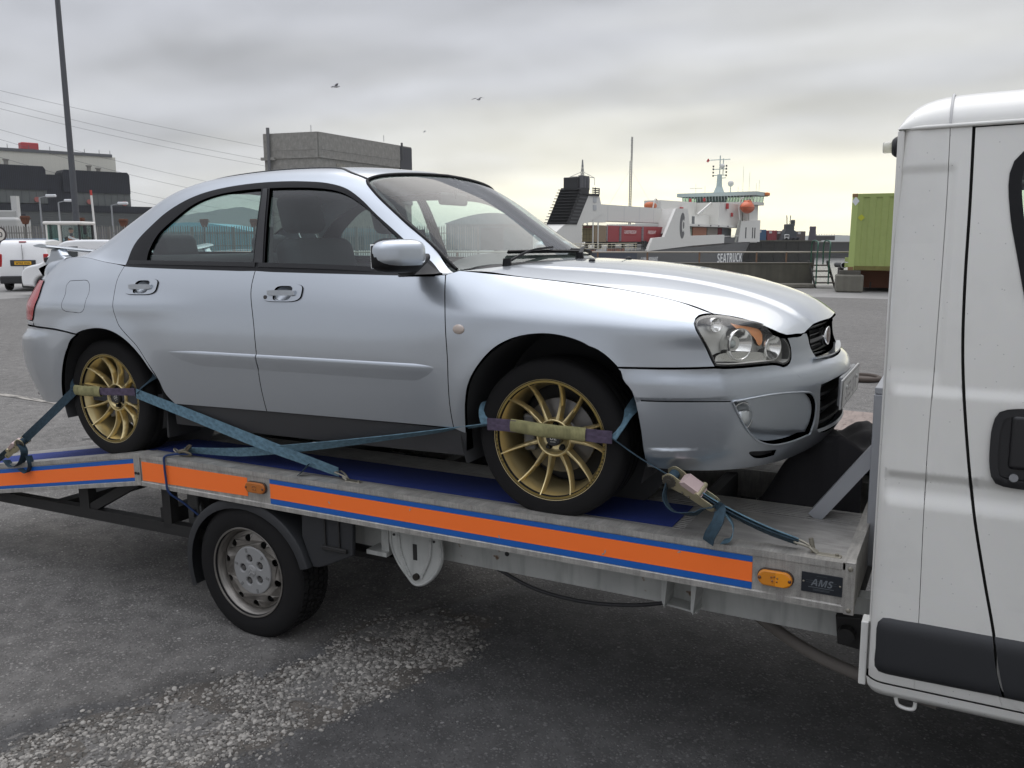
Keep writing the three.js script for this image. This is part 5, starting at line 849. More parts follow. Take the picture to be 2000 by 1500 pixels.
  // roof
  {
    const NA = 44, NB = 44, x0 = 1.149, x1 = 2.55, pos = [], idx = [], uv = [];
    for (let i = 0; i <= NA; i++) for (let j = 0; j <= NB; j++) { const a = -Math.PI / 2 + Math.PI * i / NA, b = -Math.PI / 2 + Math.PI * j / NB; const sx = Math.sin(a), sz = Math.sin(b); const x = (x0 + x1) / 2 + (x1 - x0) / 2 * sx, z = 0.948 * sz; const h = Math.pow(Math.max(0, 1 - Math.pow(Math.abs(sx), 14)), 0.5) * Math.pow(Math.max(0, 1 - Math.pow(Math.abs(sz), 9)), 0.5); pos.push(x, 1.311 + 0.105 * h + 0.025 * (1 - sz * sz) * h, z); uv.push(x, z); }
    for (let i = 0; i < NA; i++) for (let j = 0; j < NB; j++) { const a = i * (NB + 1) + j; idx.push(a, a + 1, a + NB + 1, a + 1, a + NB + 2, a + NB + 1); }
    const g = new THREE.BufferGeometry(); g.setAttribute('position', new THREE.Float32BufferAttribute(pos, 3)); g.setAttribute('uv', new THREE.Float32BufferAttribute(uv, 2)); g.setIndex(idx); g.computeVertexNormals(); mesh('cab_roof', g, cabWhite, cab);
    const rp = []; for (let k = 0; k <= 16; k++) { const a = k / 16, sz = Math.sin(Math.PI / 2 * (1 - a * 0.9)), z = 0.948 * sz, h = Math.pow(Math.max(0, 1 - Math.pow(sz, 9)), 0.5) * 0.999; rp.push([1.277, 1.3125 + (0.105 + 0.025 * (1 - sz * sz)) * h, z]); }
    pairC('roof_seam', NI(tube(rp, 0.0035, 40, 6)), M(0.5, 0.5, 0.49, 0.6));
    pairC('roof_gutter', NI(tube([[1.165, 1.311, 0.925], [1.19, 1.311, 0.946], [1.28, 1.311, 0.950], [1.8, 1.311, 0.950], [2.3, 1.311, 0.950]], 0.006, 40, 6)), cabWhite);
  }
  // nose, windscreen and front: beyond the frame on the right
  {
    const prof = [[2.30, -0.30], [3.05, -0.36], [3.25, -0.30], [3.30, 0.0], [3.22, 0.30], [2.98, 0.55], [2.62, 0.68], [2.46, 0.72], [2.42, 0.2], [2.2, 0.1]];
    mesh('nose', prism(prof, -0.96, 0.96, 0.05), cabWhite, cab);
    const w = new THREE.BufferGeometry(); w.setAttribute('position', new THREE.Float32BufferAttribute([2.22, 1.30, 0.90, 2.62, 0.68, 0.92, 2.62, 0.68, -0.92, 2.22, 1.30, 0.90, 2.62, 0.68, -0.92, 2.22, 1.30, -0.90], 3)); w.setAttribute('uv', new THREE.Float32BufferAttribute(new Float32Array(12), 2)); w.computeVertexNormals(); mesh('cab_windscreen', w, glassTint, cab);
    for (const s of [1, -1]) mesh('screen_pillar', beam([2.20, 1.31, s * 0.92], [2.62, 0.68, s * 0.95], 0.06, 0.06), cabWhite, cab);
  }
  for (const z of [0.45, -0.45]) { const st = part('cab_seat', cab); mesh('seat_cushion', rbox(1.45, 1.95, 0.05, 0.25, z - 0.25, z + 0.25, 0.06), seatCloth, st); mesh('seat_back', rbox(1.35, 1.50, 0.2, 0.85, z - 0.25, z + 0.25, 0.06), seatCloth, st); }
  // clear work lamp high on the back wall
  { const l = part('work_lamp', truck); mesh('lamp_socket', lathe([[0, 0.0], [0.026, 0.0], [0.030, 0.006], [0.026, 0.014], [0.020, 0.020], [0, 0.02]], 24).rotateZ(Math.PI / 2).translate(1.150, 1.272, 0.87), blackPlastic, l); mesh('lamp_glass', lathe([[0.0, 0.044], [0.014, 0.044], [0.016, 0.040], [0.016, 0.018], [0, 0.018]], 24).rotateZ(Math.PI / 2).translate(1.150, 1.272, 0.87), M(0.80, 0.80, 0.74, 0.08, 0, { transmission: 0.6, thickness: 0 }), l); }
}
// black cover thrown over the winch in the well behind the cab
{
  const N = 40, Q = 30, pos = [], idx = [];
  for (let i = 0; i <= N; i++) for (let j = 0; j <= Q; j++) { const u = i / N, v = j / Q, x = 0.62 + 0.42 * u, z = 0.26 - 0.62 * v; const rise = sstep(0, 0.45, u) * sstep(0, 0.12, v) * (1 - sstep(0.86, 1, v)); const f = 0.025 * Math.sin(9 * u + 7 * v) + 0.03 * fbm2(u * 4, v * 4, 3); pos.push(x + 0.01 * fbm2(u * 7, v * 7, 2, 3), -0.06 + 0.30 * rise + f * (0.4 + rise) - 0.04 * v, z + 0.02 * fbm2(u * 5, v * 6, 2, 8)); }
  for (let i = 0; i < N; i++) for (let j = 0; j < Q; j++) { const a = i * (Q + 1) + j; idx.push(a, a + 1, a + Q + 1, a + 1, a + Q + 2, a + Q + 1); }
  const g = new THREE.BufferGeometry(); g.setAttribute('position', new THREE.Float32BufferAttribute(pos, 3)); g.setAttribute('uv', new THREE.Float32BufferAttribute(new Float32Array(pos.length / 3 * 2), 2)); g.setIndex(idx); g.computeVertexNormals();
  const m = single('winch_cover', g, M(0.013, 0.012, 0.014, 0.85), 'crumpled black cloth cover lying in the bed well behind the cab', 'cover'); m.position.set(0, TRUCK_Y, 0); m.rotation.z = TRUCK_TILT;
}
// ---------------------------------------------------------------- wheel straps
const strapTex = dataTex(128, 128, (u, v) => { const w = 0.5 + 0.5 * Math.sin(v * 128 * Math.PI / 2), n = fbm2(u * 5, v * 5, 4); const g = 0.76 + 0.16 * w + 0.28 * n; return [g, g * 0.99, g * 0.97]; }, true, 9);
const webBlue = M(0.165, 0.30, 0.40, 0.9, 0, { map: strapTex }), webDark = M(0.035, 0.075, 0.11, 0.88, 0, { map: strapTex }), webPurple = M(0.13, 0.10, 0.165, 0.9, 0, { map: strapTex }), sleeveOlive = M(0.36, 0.345, 0.17, 0.95, 0, { map: strapTex });
const ratchetZinc = M(0.52, 0.46, 0.30, 0.42, 0.7), ratchetDark = M(0.13, 0.12, 0.10, 0.5, 0.7);
function ratchet(parent, a, b, up, roll = 0) {   // lies between two points; handle along a->b
  const r = part('ratchet', parent); a = vec(a); b = vec(b); const d = b.clone().sub(a).normalize(); const u = vec(up).addScaledVector(d, -vec(up).dot(d)).normalize(); const s = new V3().crossVectors(d, u).normalize();
  const mm = new THREE.Matrix4().makeBasis(d, u, s).setPosition(a); const L = a.distanceTo(b); const P = (n, g, m) => { g.applyMatrix4(mm); mesh(n, NI(g), m, r); };
  const plate = outline([[-0.03, 0.0], [-0.015, 0.026], [0.02, 0.028], [0.07, 0.016], [L * 0.96, 0.010], [L, 0.0], [L * 0.96, -0.012], [0.07, -0.016], [0.02, -0.022], [-0.018, -0.02]], 0.012);
  for (const z of [-0.027, 0.025]) P('side_plate', prism(plate, z, z + 0.003, 0.0008), ratchetZinc);
  for (const z of [-0.031, 0.028]) { P('ratchet_gear', prism(Array.from({ length: 28 }, (_, i) => { const q = i / 28 * 2 * Math.PI, rr0 = i % 2 ? 0.022 : 0.0255; return [rr0 * Math.cos(q), rr0 * Math.sin(q)]; }), z, z + 0.004), ratchetDark); }
  P('spindle', bar([0, 0, -0.036], [0, 0, 0.036], 0.010, 14), ratchetDark); P('webbing_roll', bar([0, 0, -0.022], [0, 0, 0.022], 0.019, 18), webDark);
  P('handle_plate', prism([[0.03, 0.020], [0.045, 0.034], [0.10, 0.030], [0.12, 0.016], [0.10, 0.010], [0.04, 0.012]], -0.030, 0.030, 0.002), M(0.55, 0.42, 0.40, 0.5, 0.3));
  P('handle_bolt', bar([0.105, 0.018, -0.04], [0.105, 0.018, 0.04], 0.011, 14), ratchetZinc); P('cross_bar', bar([L * 0.9, 0, -0.027], [L * 0.9, 0, 0.027], 0.006, 10), ratchetDark);
  for (const x of [0.03, 0.055]) P('pawl_spring', bar([x, 0.006, -0.030], [x + 0.03, -0.012, 0.034], 0.0035, 8), ratchetDark);
  return r;
}
function hook(parent, a, b, w = 0.018) { a = vec(a); b = vec(b); const d = b.clone().sub(a), s = new V3(0, 0, 1).cross(d).normalize().cross(d.clone().normalize()).normalize().multiplyScalar(w); const h = part('strap_hook', parent); for (const k of [-1, 1]) { const o = s.clone().multiplyScalar(k); mesh('hook_wire', tube([a.clone().add(o), a.clone().lerp(b, 0.6).addScaledVector(o, 0.6).add(new V3(0, 0.004, 0)), b.clone().addScaledVector(o, 0.15), b.clone().add(new V3(-0.006, -0.012, 0)).addScaledVector(o, 0.1)], 0.0042, 18, 8), zincSteel, h); } mesh('hook_bar', bar(a.clone().add(s), a.clone().sub(s), 0.0042), zincSteel, h); }
function frayTube(pts, r0, mat, name, parent, flat = 0.55) {   // padded sleeve: oval, a little creased
  const c = new THREE.CatmullRomCurve3(pts.map(vec)); const n = 40, m = 16, pos = [], idx = [], uv = [];
  for (let i = 0; i <= n; i++) { const u = i / n, p = c.getPoint(u), t = c.getTangent(u), a = new V3(0, 1, 0); a.addScaledVector(t, -a.dot(t)).normalize(); const b = new V3().crossVectors(t, a); for (let j = 0; j <= m; j++) { const q = j / m * 2 * Math.PI; const rr1 = r0 * (1 + 0.10 * fbm2(u * 9, j * 0.5, 3, r0 * 100)); const v = p.clone().addScaledVector(a, Math.cos(q) * rr1).addScaledVector(b, Math.sin(q) * rr1 * flat); pos.push(v.x, v.y, v.z); uv.push(j / m * 0.1, u * 0.2); } }
  for (let i = 0; i < n; i++) for (let j = 0; j < m; j++) { const a = i * (m + 1) + j; idx.push(a, a + 1, a + m + 1, a + 1, a + m + 2, a + m + 1); }
  const g = new THREE.BufferGeometry(); g.setAttribute('position', new THREE.Float32BufferAttribute(pos, 3)); g.setAttribute('uv', new THREE.Float32BufferAttribute(uv, 2)); g.setIndex(idx); g.computeVertexNormals(); return mesh(name, g, mat, parent);
}
{
  const T = (label) => { const t = thing('wheel_strap', label, 'strap', 'ratchet straps on the car wheels', [0, TRUCK_Y, 0]); t.rotation.z = TRUCK_TILT; return t; };
  // front wheel
  const s = T('blue ratchet strap with olive sleeve across the front wheel of the silver saloon');
  frayTube([[-0.145, 0.336, 0.826], [0.0, 0.331, 0.835], [0.163, 0.329, 0.826]], 0.026, sleeveOlive, 'olive_sleeve', s, 0.45);
  for (const dy of [-0.012, 0.010]) { mesh('purple_webbing', ribbon([[-0.255, 0.330 + dy, 0.815], [-0.20, 0.334 + dy, 0.824], [-0.12, 0.336 + dy, 0.830]], [0, 1, 0.1], 0.024, 0.008, 12), webPurple, s); mesh('purple_webbing', ribbon([[0.14, 0.330 + dy, 0.828], [0.21, 0.328 + dy, 0.824], [0.258, 0.326 + dy, 0.812]], [0, 1, 0.1], 0.024, 0.008, 12), webPurple, s); }
  mesh('tyre_loop', ribbon([[-0.262, 0.326, 0.812], [-0.282, 0.365, 0.795], [-0.292, 0.40, 0.755], [-0.285, 0.42, 0.66], [-0.28, 0.43, 0.58]], [[0.6, 0.2, -0.6], [0.5, 0.3, -0.6], [0.6, 0.3, -0.6], [0.5, 0.6, 0], [0.5, 0.6, 0]], 0.042, 0.003, 24), webBlue, s);
  mesh('tyre_loop', ribbon([[0.262, 0.322, 0.812], [0.282, 0.36, 0.795], [0.296, 0.40, 0.755], [0.292, 0.43, 0.66], [0.285, 0.44, 0.58]], [[0.6, -0.2, 0.6], [0.5, -0.3, 0.6], [0.6, -0.3, 0.6], [0.5, -0.6, 0], [0.5, -0.6, 0]], 0.042, 0.003, 24), webBlue, s);
  mesh('rear_webbing', ribbon([[-0.262, 0.326, 0.815], [-0.70, 0.235, 0.815], [-1.20, 0.135, 0.79], [-1.65, 0.058, 0.765], [-2.035, 0.022, 0.745]], [[0, 0.35, 1], [0, 0.55, 0.9], [0, 0.9, 0.6], [0, 1, 0.3], [0, 0.8, 0.6]], [0.04, 0.044, 0.046, 0.046, 0.04], 0.003, 40), webBlue, s);
  hook(s, [-2.03, 0.022, 0.745], [-2.09, 0.012, 0.745]);
  mesh('webbing_to_ratchet', ribbon([[0.262, 0.322, 0.815], [0.36, 0.265, 0.815], [0.475, 0.208, 0.81]], [0.2, 0.3, 1], 0.042, 0.0035, 16), webDark, s);
  ratchet(s, [0.483, 0.205, 0.81], [0.640, 0.118, 0.80], [0.5, 0.8, 0.3]);
  mesh('webbing_to_hook', ribbon([[0.575, 0.165, 0.80], [0.66, 0.120, 0.795], [0.80, 0.062, 0.785], [0.905, 0.030, 0.775]], [[0.1, 0.4, 0.9], [0.1, 0.5, 0.9], [0.1, 0.6, 0.8], [0.2, 0.6, 0.8]], 0.044, 0.004, 24), webBlue, s);
  mesh('webbing_to_hook', ribbon([[0.585, 0.150, 0.80], [0.66, 0.106, 0.795], [0.80, 0.050, 0.785], [0.905, 0.022, 0.775]], [[0.1, 0.5, 0.9], [0.1, 0.6, 0.9], [0.1, 0.6, 0.8], [0.2, 0.6, 0.8]], 0.044, 0.004, 24), webDark, s);
  mesh('loose_end', ribbon([[0.470, 0.190, 0.825], [0.462, 0.135, 0.83], [0.49, 0.09, 0.825], [0.56, 0.085, 0.815], [0.60, 0.11, 0.82], [0.655, 0.125, 0.835], [0.66, 0.09, 0.865], [0.635, 0.035, 0.87], [0.628, 0.008, 0.865]], [[0, 0, 1], [0, 0, 1], [0.2, 0.2, 1], [0.2, 0.6, 0.8], [0.3, 0.4, 0.8], [0.8, 0.1, 0.5], [0.9, 0, 0.4], [0.9, 0, 0.4], [0.9, 0, 0.4]], 0.044, 0.003, 60), webDark, s);
  mesh('loose_end', ribbon([[0.66, 0.11, 0.80], [0.70, 0.06, 0.82], [0.695, 0.02, 0.83], [0.665, 0.002, 0.82]], [0.2, 0, 1], 0.040, 0.002, 24), webBlue, s);
  hook(s, [0.900, 0.028, 0.775], [0.955, 0.010, 0.785]);
  // rear wheel
  const r = T('blue ratchet strap with olive sleeve across the rear wheel of the silver saloon');
  frayTube([[-2.765, 0.288, 0.815], [-2.66, 0.292, 0.832], [-2.535, 0.297, 0.83]], 0.027, sleeveOlive, 'olive_sleeve', r, 0.45);
  mesh('purple_webbing', ribbon([[-2.55, 0.298, 0.832], [-2.42, 0.304, 0.828], [-2.295, 0.310, 0.812]], [0, 1, 0.1], 0.036, 0.010, 14), webPurple, r);
  mesh('tyre_loop', ribbon([[-2.285, 0.308, 0.81], [-2.255, 0.345, 0.79], [-2.235, 0.375, 0.75], [-2.235, 0.40, 0.66], [-2.24, 0.41, 0.58]], [[0.6, -0.2, 0.6], [0.5, -0.3, 0.6], [0.6, -0.3, 0.6], [0.5, -0.6, 0], [0.5, -0.6, 0]], 0.050, 0.003, 24), webDark, r);
  mesh('tyre_loop', ribbon([[-2.775, 0.285, 0.81], [-2.80, 0.32, 0.79], [-2.815, 0.35, 0.75], [-2.81, 0.38, 0.62]], [[0.6, 0.2, -0.6], [0.5, 0.3, -0.6], [0.6, 0.3, -0.6], [0.5, 0.6, 0]], 0.046, 0.003, 20), webDark, r);
  mesh('front_webbing', ribbon([[-2.285, 0.303, 0.815], [-1.95, 0.235, 0.815], [-1.5, 0.130, 0.795], [-1.05, 0.030, 0.765]], [[0.2, 1, 0.1], [0.2, 1, 0.0], [0.2, 1, 0.0], [0.2, 0.9, 0.3]], [0.05, 0.052, 0.056, 0.05], 0.003, 36), webBlue, r);
  hook(r, [-1.055, 0.032, 0.765], [-1.0, 0.012, 0.772]);
  mesh('loose_tag', ribbon([[-1.20, 0.055, 0.79], [-1.225, 0.025, 0.80], [-1.25, 0.004, 0.80]], [0.3, 0, 1], 0.03, 0.002, 10), webDark, r);
  mesh('webbing_to_ratchet', ribbon([[-2.775, 0.282, 0.815], [-3.02, 0.12, 0.82], [-3.25, -0.025, 0.82]], [[-0.5, 0.8, 0.1], [-0.5, 0.8, 0.1], [-0.4, 0.7, 0.4]], 0.046, 0.003, 24), webDark, r);
  ratchet(r, [-3.27, -0.04, 0.82], [-3.42, -0.135, 0.82], [-0.5, 0.8, 0.4]);
  mesh('webbing_to_hook', ribbon([[-3.40, -0.10, 0.82], [-3.6, -0.2, 0.81], [-3.85, -0.265, 0.80]], [0.3, 0.5, 0.8], 0.046, 0.003, 16), webDark, r);
  mesh('loose_end', ribbon([[-3.26, -0.05, 0.84], [-3.22, -0.09, 0.85], [-3.26, -0.155, 0.85], [-3.36, -0.19, 0.845], [-3.42, -0.16, 0.84]], [0.1, 0.1, 1], 0.045, 0.002, 36), webDark, r);
  mesh('loose_end', ribbon([[-3.20, -0.11, 0.84], [-3.18, -0.16, 0.845], [-3.21, -0.205, 0.85], [-3.27, -0.19, 0.85]], [0.2, 0, 1], 0.042, 0.002, 24), webDark, r);
  // cord tied round the rail
  const c = thing('tied_rope', 'thin blue cord knotted on the deck and hanging down the bed rail', 'cord', null, [0, TRUCK_Y, 0]); c.rotation.z = TRUCK_TILT;
  mesh('cord_line', tube([[-1.98, 0.012, 0.77], [-2.05, 0.014, 0.81], [-2.078, 0.006, 0.845], [-2.08, -0.03, 0.848], [-2.077, -0.10, 0.848], [-2.068, -0.17, 0.846], [-2.03, -0.23, 0.80], [-1.97, -0.30, 0.76]], 0.0055, 60, 8), M(0.012, 0.035, 0.12, 0.8), c);
  { const k = part('cord_knot', c); mesh('knot_loop', tube([[-2.04, 0.012, 0.79], [-2.0, 0.032, 0.80], [-1.96, 0.018, 0.785], [-1.99, 0.006, 0.775]], 0.006, 24, 8, true), M(0.14, 0.12, 0.08, 0.8), k); mesh('knot_loop', tube([[-2.03, 0.006, 0.77], [-2.0, 0.05, 0.765], [-1.985, 0.055, 0.76], [-2.01, 0.02, 0.775]], 0.006, 24, 8, true), M(0.10, 0.08, 0.05, 0.8), k); }
}
// ---------------------------------------------------------------- the yard: site coordinates are metres to the right of, and ahead of, where one stands, headed at the harbour
const RT = new V3(Math.cos(YAW), 0, -Math.sin(YAW)), FH = new V3(-Math.sin(YAW), 0, -Math.cos(YAW)), ORG = new V3(1.333, 0, 3.575);
const at = (r, y, d) => ORG.clone().addScaledVector(RT, r).addScaledVector(FH, d).add(new V3(0, y, 0));
function placed(o, r, d, turn = 0, y = 0) { o.position.copy(at(r, y, d)); o.rotation.y = YAW + turn; return o; }
const siteThing = (name, label, cat, group, r, d, turn = 0, y = 0) => placed(thing(name, label, cat, group), r, d, turn, y);

const asphaltTile = (() => {   // bitumen with stone chips of several sizes; one metre and a half to a tile
  const S = 1024, h = new Float32Array(S * S), c = new Float32Array(S * S);
  for (let i = 0; i < S * S; i++) { const x = (i % S) / S, y = Math.floor(i / S) / S; c[i] = 0.42 + 0.16 * fbm2(x * 12, y * 12, 3, 4); h[i] = 0.2; }
  const chip = (n, r0, r1) => { for (let k = 0; k < n; k++) { const cx = rnd() * S, cy = rnd() * S, a = rnd() * Math.PI, ra = rr(r0, r1), rb = ra * rr(0.6, 1), v = 0.39 + Math.pow(rnd(), 1.5) * 0.22 + (rnd() < 0.007 ? 0.25 : 0), ca = Math.cos(a), sa = Math.sin(a), hh = rr(0.5, 1); const R = Math.ceil(ra); for (let j = -R; j <= R; j++) for (let i = -R; i <= R; i++) { const u = (i * ca + j * sa) / ra, w = (-i * sa + j * ca) / rb, q = u * u + w * w; if (q < 1) { const X = (Math.floor(cx + i) + S) % S, Y = (Math.floor(cy + j) + S) % S, o = Y * S + X; const z = hh * (1 - q * q); if (z > h[o] * 0.7) { h[o] = Math.max(h[o], z); c[o] = v * (0.9 + 0.2 * rnd()); } } } } };
  chip(9000, 2, 3.2); chip(5200, 3, 5); chip(900, 4.5, 7);
  const map = dataTex(S, S, (u, v, i, j) => { const g = c[j * S + i]; return [g * 1.0, g * 0.985, g * 0.965]; }, true, 1 / 1.5);
  const bump = dataTex(S, S, (u, v, i, j) => h[j * S + i], false, 1 / 1.5);
  return { map, bump };
})();
// the worn strip between two layers of surfacing, and the line of its broken edge
const wornPoly = [[-1.75, 1.93], [-1.67, 1.67], [-1.53, 1.42], [-1.44, 1.24], [-1.29, 1.08], [-1.14, 0.83], [-1.22, 0.50], [-1.0, 0.12], [-0.66, 0.10], [-0.55, 0.52], [-0.62, 0.83], [-0.73, 1.11], [-0.80, 1.3], [-0.91, 1.59], [-1.05, 1.80], [-1.40, 2.30], [-1.80, 2.60]];
const crackLine = [[-2.3, 2.9], [-1.95, 2.25], [-1.80, 1.90], [-1.67, 1.61], [-1.53, 1.26], [-1.25, 0.92], [-1.18, 0.70], [-1.10, 0.4], [-0.92, 0.02], [-0.7, -0.5]];
const inPoly = (x, z, P) => { let c = false; for (let i = 0, j = P.length - 1; i < P.length; j = i++) if ((P[i][1] > z) !== (P[j][1] > z) && x < (P[j][0] - P[i][0]) * (z - P[i][1]) / (P[j][1] - P[i][1]) + P[i][0]) c = !c; return c; };
const segDist = (x, z, L, closed) => { let m = 1e9; for (let i = 0; i < L.length - (closed ? 0 : 1); i++) { const a = L[i], b = L[(i + 1) % L.length], dx = b[0] - a[0], dz = b[1] - a[1], t = clamp(((x - a[0]) * dx + (z - a[1]) * dz) / (dx * dx + dz * dz)); m = Math.min(m, Math.hypot(x - a[0] - t * dx, z - a[1] - t * dz)); } return m; };
const wornAt = (x, z) => { const d = segDist(x, z, wornPoly, true) * (inPoly(x, z, wornPoly) ? 1 : -1) + 0.13 * fbm2(x * 5, z * 5, 3, 2.2); return sstep(-0.07, 0.09, d); };
const groundY = (x, z) => { const w = wornAt(x, z), k = segDist(x, z, crackLine, false); return -0.010 * w + 0.004 * fbm2(x * 2.2, z * 2.2, 3, 7) - 0.012 * Math.exp(-Math.pow(k / 0.025, 2)) * (0.4 + 1.2 * Math.max(0, fbm2(x * 4, z * 4, 2, 1) + 0.25)); };
{
  const mat = new THREE.MeshStandardMaterial({ map: asphaltTile.map, bumpMap: asphaltTile.bump, bumpScale: 0.005, roughness: 0.93, vertexColors: true });
  const sheet = (x0, x1, z0, z1, step, near) => {
    const nx = Math.round((x1 - x0) / step), nz = Math.round((z1 - z0) / step), pos = [], col = [], uv = [], idx = [];
    for (let j = 0; j <= nz; j++) for (let i = 0; i <= nx; i++) {
      const x = x0 + (x1 - x0) * i / nx, z = z0 + (z1 - z0) * j / nz;
      let b = 0.80 + 0.20 * fbm2(x * 0.35, z * 0.35, 4, 3) + 0.09 * fbm2(x * 1.6, z * 1.6, 4, 5); let tint = [1.0, 0.985, 0.955];
      // the side of the crack under the cab is newer and darker, with truck shade painted in
      let s = 1e9, sg = 1; for (let k = 0; k < crackLine.length - 1; k++) { const a = crackLine[k], c = crackLine[k + 1]; const t = clamp(((x - a[0]) * (c[0] - a[0]) + (z - a[1]) * (c[1] - a[1])) / (Math.pow(c[0] - a[0], 2) + Math.pow(c[1] - a[1], 2))); const dd = Math.hypot(x - a[0] - t * (c[0] - a[0]), z - a[1] - t * (c[1] - a[1])); if (dd < s) { s = dd; sg = Math.sign((c[0] - a[0]) * (z - a[1]) - (c[1] - a[1]) * (x - a[0])); } }
      const newerShaded = near ? sstep(-0.15, 0.25, s * (sg < 0 ? -1 : 1) + 0.2 * fbm2(x * 1.3, z * 1.3, 3, 6)) * (1 - sstep(-4, -7, z)) : 0;
      b *= 1 - 0.50 * newerShaded; if (newerShaded > 0.3) tint = [0.985, 0.99, 1.0];
      let y = 0;
      if (near) {
        const w = wornAt(x, z); y = groundY(x, z);
        b = b * (1 - w) + (0.60 + 0.18 * fbm2(x * 6, z * 6, 3, 2)) * w; if (w > 0.4) tint = [1.06, 0.98, 0.88];
        const stain = sstep(0.16, 0.34, fbm2(x * 1.1 + 9, z * 1.1, 4, 9)); b *= 1 - 0.28 * stain;
        const mud = Math.exp(-Math.pow(segDist(x, z, crackLine, false) / 0.10, 2)) * sstep(-0.2, 0.2, fbm2(x * 3, z * 3, 3, 4)); b *= 1 - 0.30 * mud;
      }
      pos.push(x, y, z); uv.push(x, z); col.push(b * tint[0], b * tint[1], b * tint[2]);
    }
    for (let j = 0; j < nz; j++) for (let i = 0; i < nx; i++) { const a = j * (nx + 1) + i; idx.push(a, a + nx + 1, a + 1, a + 1, a + nx + 1, a + nx + 2); }
    const g = new THREE.BufferGeometry(); g.setAttribute('position', new THREE.Float32BufferAttribute(pos, 3)); g.setAttribute('uv', new THREE.Float32BufferAttribute(uv, 2)); g.setAttribute('color', new THREE.Float32BufferAttribute(col, 3)); g.setIndex(idx); g.computeVertexNormals(); return g;
  };
  structure('pavement', sheet(-5, 3.4, -3.2, 4.6, 0.035, true), mat).position.y = 0.006;
  // the wide yard: everything this side of the quay wall, and the land to the left
  const far = (() => {
    const P = [[-700, -60], [200, -60], [200, 35.2], [-3, 35.2], [-3, 900], [-700, 900]]; const sh = new THREE.Shape(P.map(p => new THREE.Vector2(p[0], p[1])));
    let g = new THREE.ShapeGeometry(sh); const p = g.attributes.position, q = []; for (let i = 0; i < p.count; i++) { const v = at(p.getX(i), -0.012, p.getY(i)); p.setXYZ(i, v.x, v.y, v.z); }
    g = g.toNonIndexed(); const uv = g.attributes.uv, pp = g.attributes.position; for (let i = 0; i < pp.count; i++) uv.setXY(i, pp.getX(i), pp.getZ(i)); g.computeVertexNormals(); return g;
  })();
  const farMap = dataTex(1024, 1024, (u, v) => { const n = fbm2(u * 10, v * 10, 5, 2), m = fbm2(u * 3, v * 3, 4, 8); const g = 0.535 + 0.10 * n + 0.13 * m + (rnd() - 0.5) * 0.07; return [g, g * 0.985, g * 0.96]; }, true, 1 / 24);
  structure('yard_ground', far, new THREE.MeshStandardMaterial({ map: farMap, roughness: 0.95, side: THREE.DoubleSide }));
  const mid = new THREE.MeshStandardMaterial({ map: asphaltTile.map, roughness: 0.94, vertexColors: true });
  structure('yard_surface', sheet(-26, 12, -26, 5.5, 0.3, false), mid).position.y = -0.004;
  // pebbles showing in the worn strip
  const N = 12000, geo = new THREE.IcosahedronGeometry(1, 1), im = new THREE.InstancedMesh(geo, M(1, 1, 1, 0.8), N); const m4 = new THREE.Matrix4(), col = new THREE.Color(); let n = 0, guard = 0;
  while (n < N && guard++ < 120000) {
    const x = rr(-2.0, -0.4), z = rr(-0.1, 2.5), w = wornAt(x, z); if (rnd() > w * (0.12 + 0.95 * sstep(-0.16, 0.22, fbm2(x * 3.2, z * 3.2, 4, 11)))) continue;
    const s = 0.0032 + 0.0078 * Math.pow(rnd(), 2.3); const q = new THREE.Quaternion().setFromEuler(new THREE.Euler(rr(-0.3, 0.3), rr(0, 6.28), rr(-0.3, 0.3)));
    m4.compose(new V3(x, groundY(x, z) + 0.006 + s * 0.12, z), q, new V3(s * rr(0.9, 1.5), s * rr(0.45, 0.75), s * rr(0.8, 1.1))); im.setMatrixAt(n, m4);
    const g = 0.08 + 0.26 * Math.pow(rnd(), 1.6); col.setRGB(g * 1.03, g * 0.97, g * 0.87); im.setColorAt(n, col); n++;
  }
  im.count = n; im.name = 'pebbles'; im.castShadow = im.receiveShadow = true; im.userData = { kind: 'stuff', label: 'pale pebbles showing through the worn strip of surfacing', category: 'pebbles' }; scene.add(im);
  // loose chips scattered about
  const im2 = new THREE.InstancedMesh(geo, M(1, 1, 1, 0.85), 900); for (let k = 0; k < 900; k++) { const x = rr(-4.5, 3), z = rr(-2.8, 3), s = 0.002 + 0.005 * Math.pow(rnd(), 3); m4.compose(new V3(x, groundY(x, z) + 0.0065, z), new THREE.Quaternion().setFromEuler(new THREE.Euler(rnd() * 6, rnd() * 6, 0)), new V3(s, s * 0.7, s)); im2.setMatrixAt(k, m4); const g = rr(0.05, 0.22); col.setRGB(g, g * 0.97, g * 0.9); im2.setColorAt(k, col); }
  im2.name = 'loose_grit'; im2.castShadow = im2.receiveShadow = true; im2.userData = { kind: 'stuff', label: 'loose grit scattered over the asphalt', category: 'grit' }; scene.add(im2);
  // painted line on the yard, old and broken
  const line = new THREE.Shape([new THREE.Vector2(0, 0), new THREE.Vector2(7, 0), new THREE.Vector2(7, 0.10), new THREE.Vector2(0, 0.10)]);
  const lt = dataTex(512, 64, (u, v) => { const w = sstep(-0.05, 0.12, fbm2(u * 30, v * 3, 4, 3) + 0.08); const g = 0.38 + 0.22 * w; return [g, g * 0.97, g * 0.92]; }, true, 1);
  const lg = new THREE.PlaneGeometry(7, 0.10); lg.rotateX(-Math.PI / 2); const lm = mesh('road_marking', lg, new THREE.MeshStandardMaterial({ map: lt, roughness: 0.9 }), scene); lm.userData.kind = 'structure'; lm.position.set(-11.0, 0.002, -2.50); lm.rotation.y = -0.02;
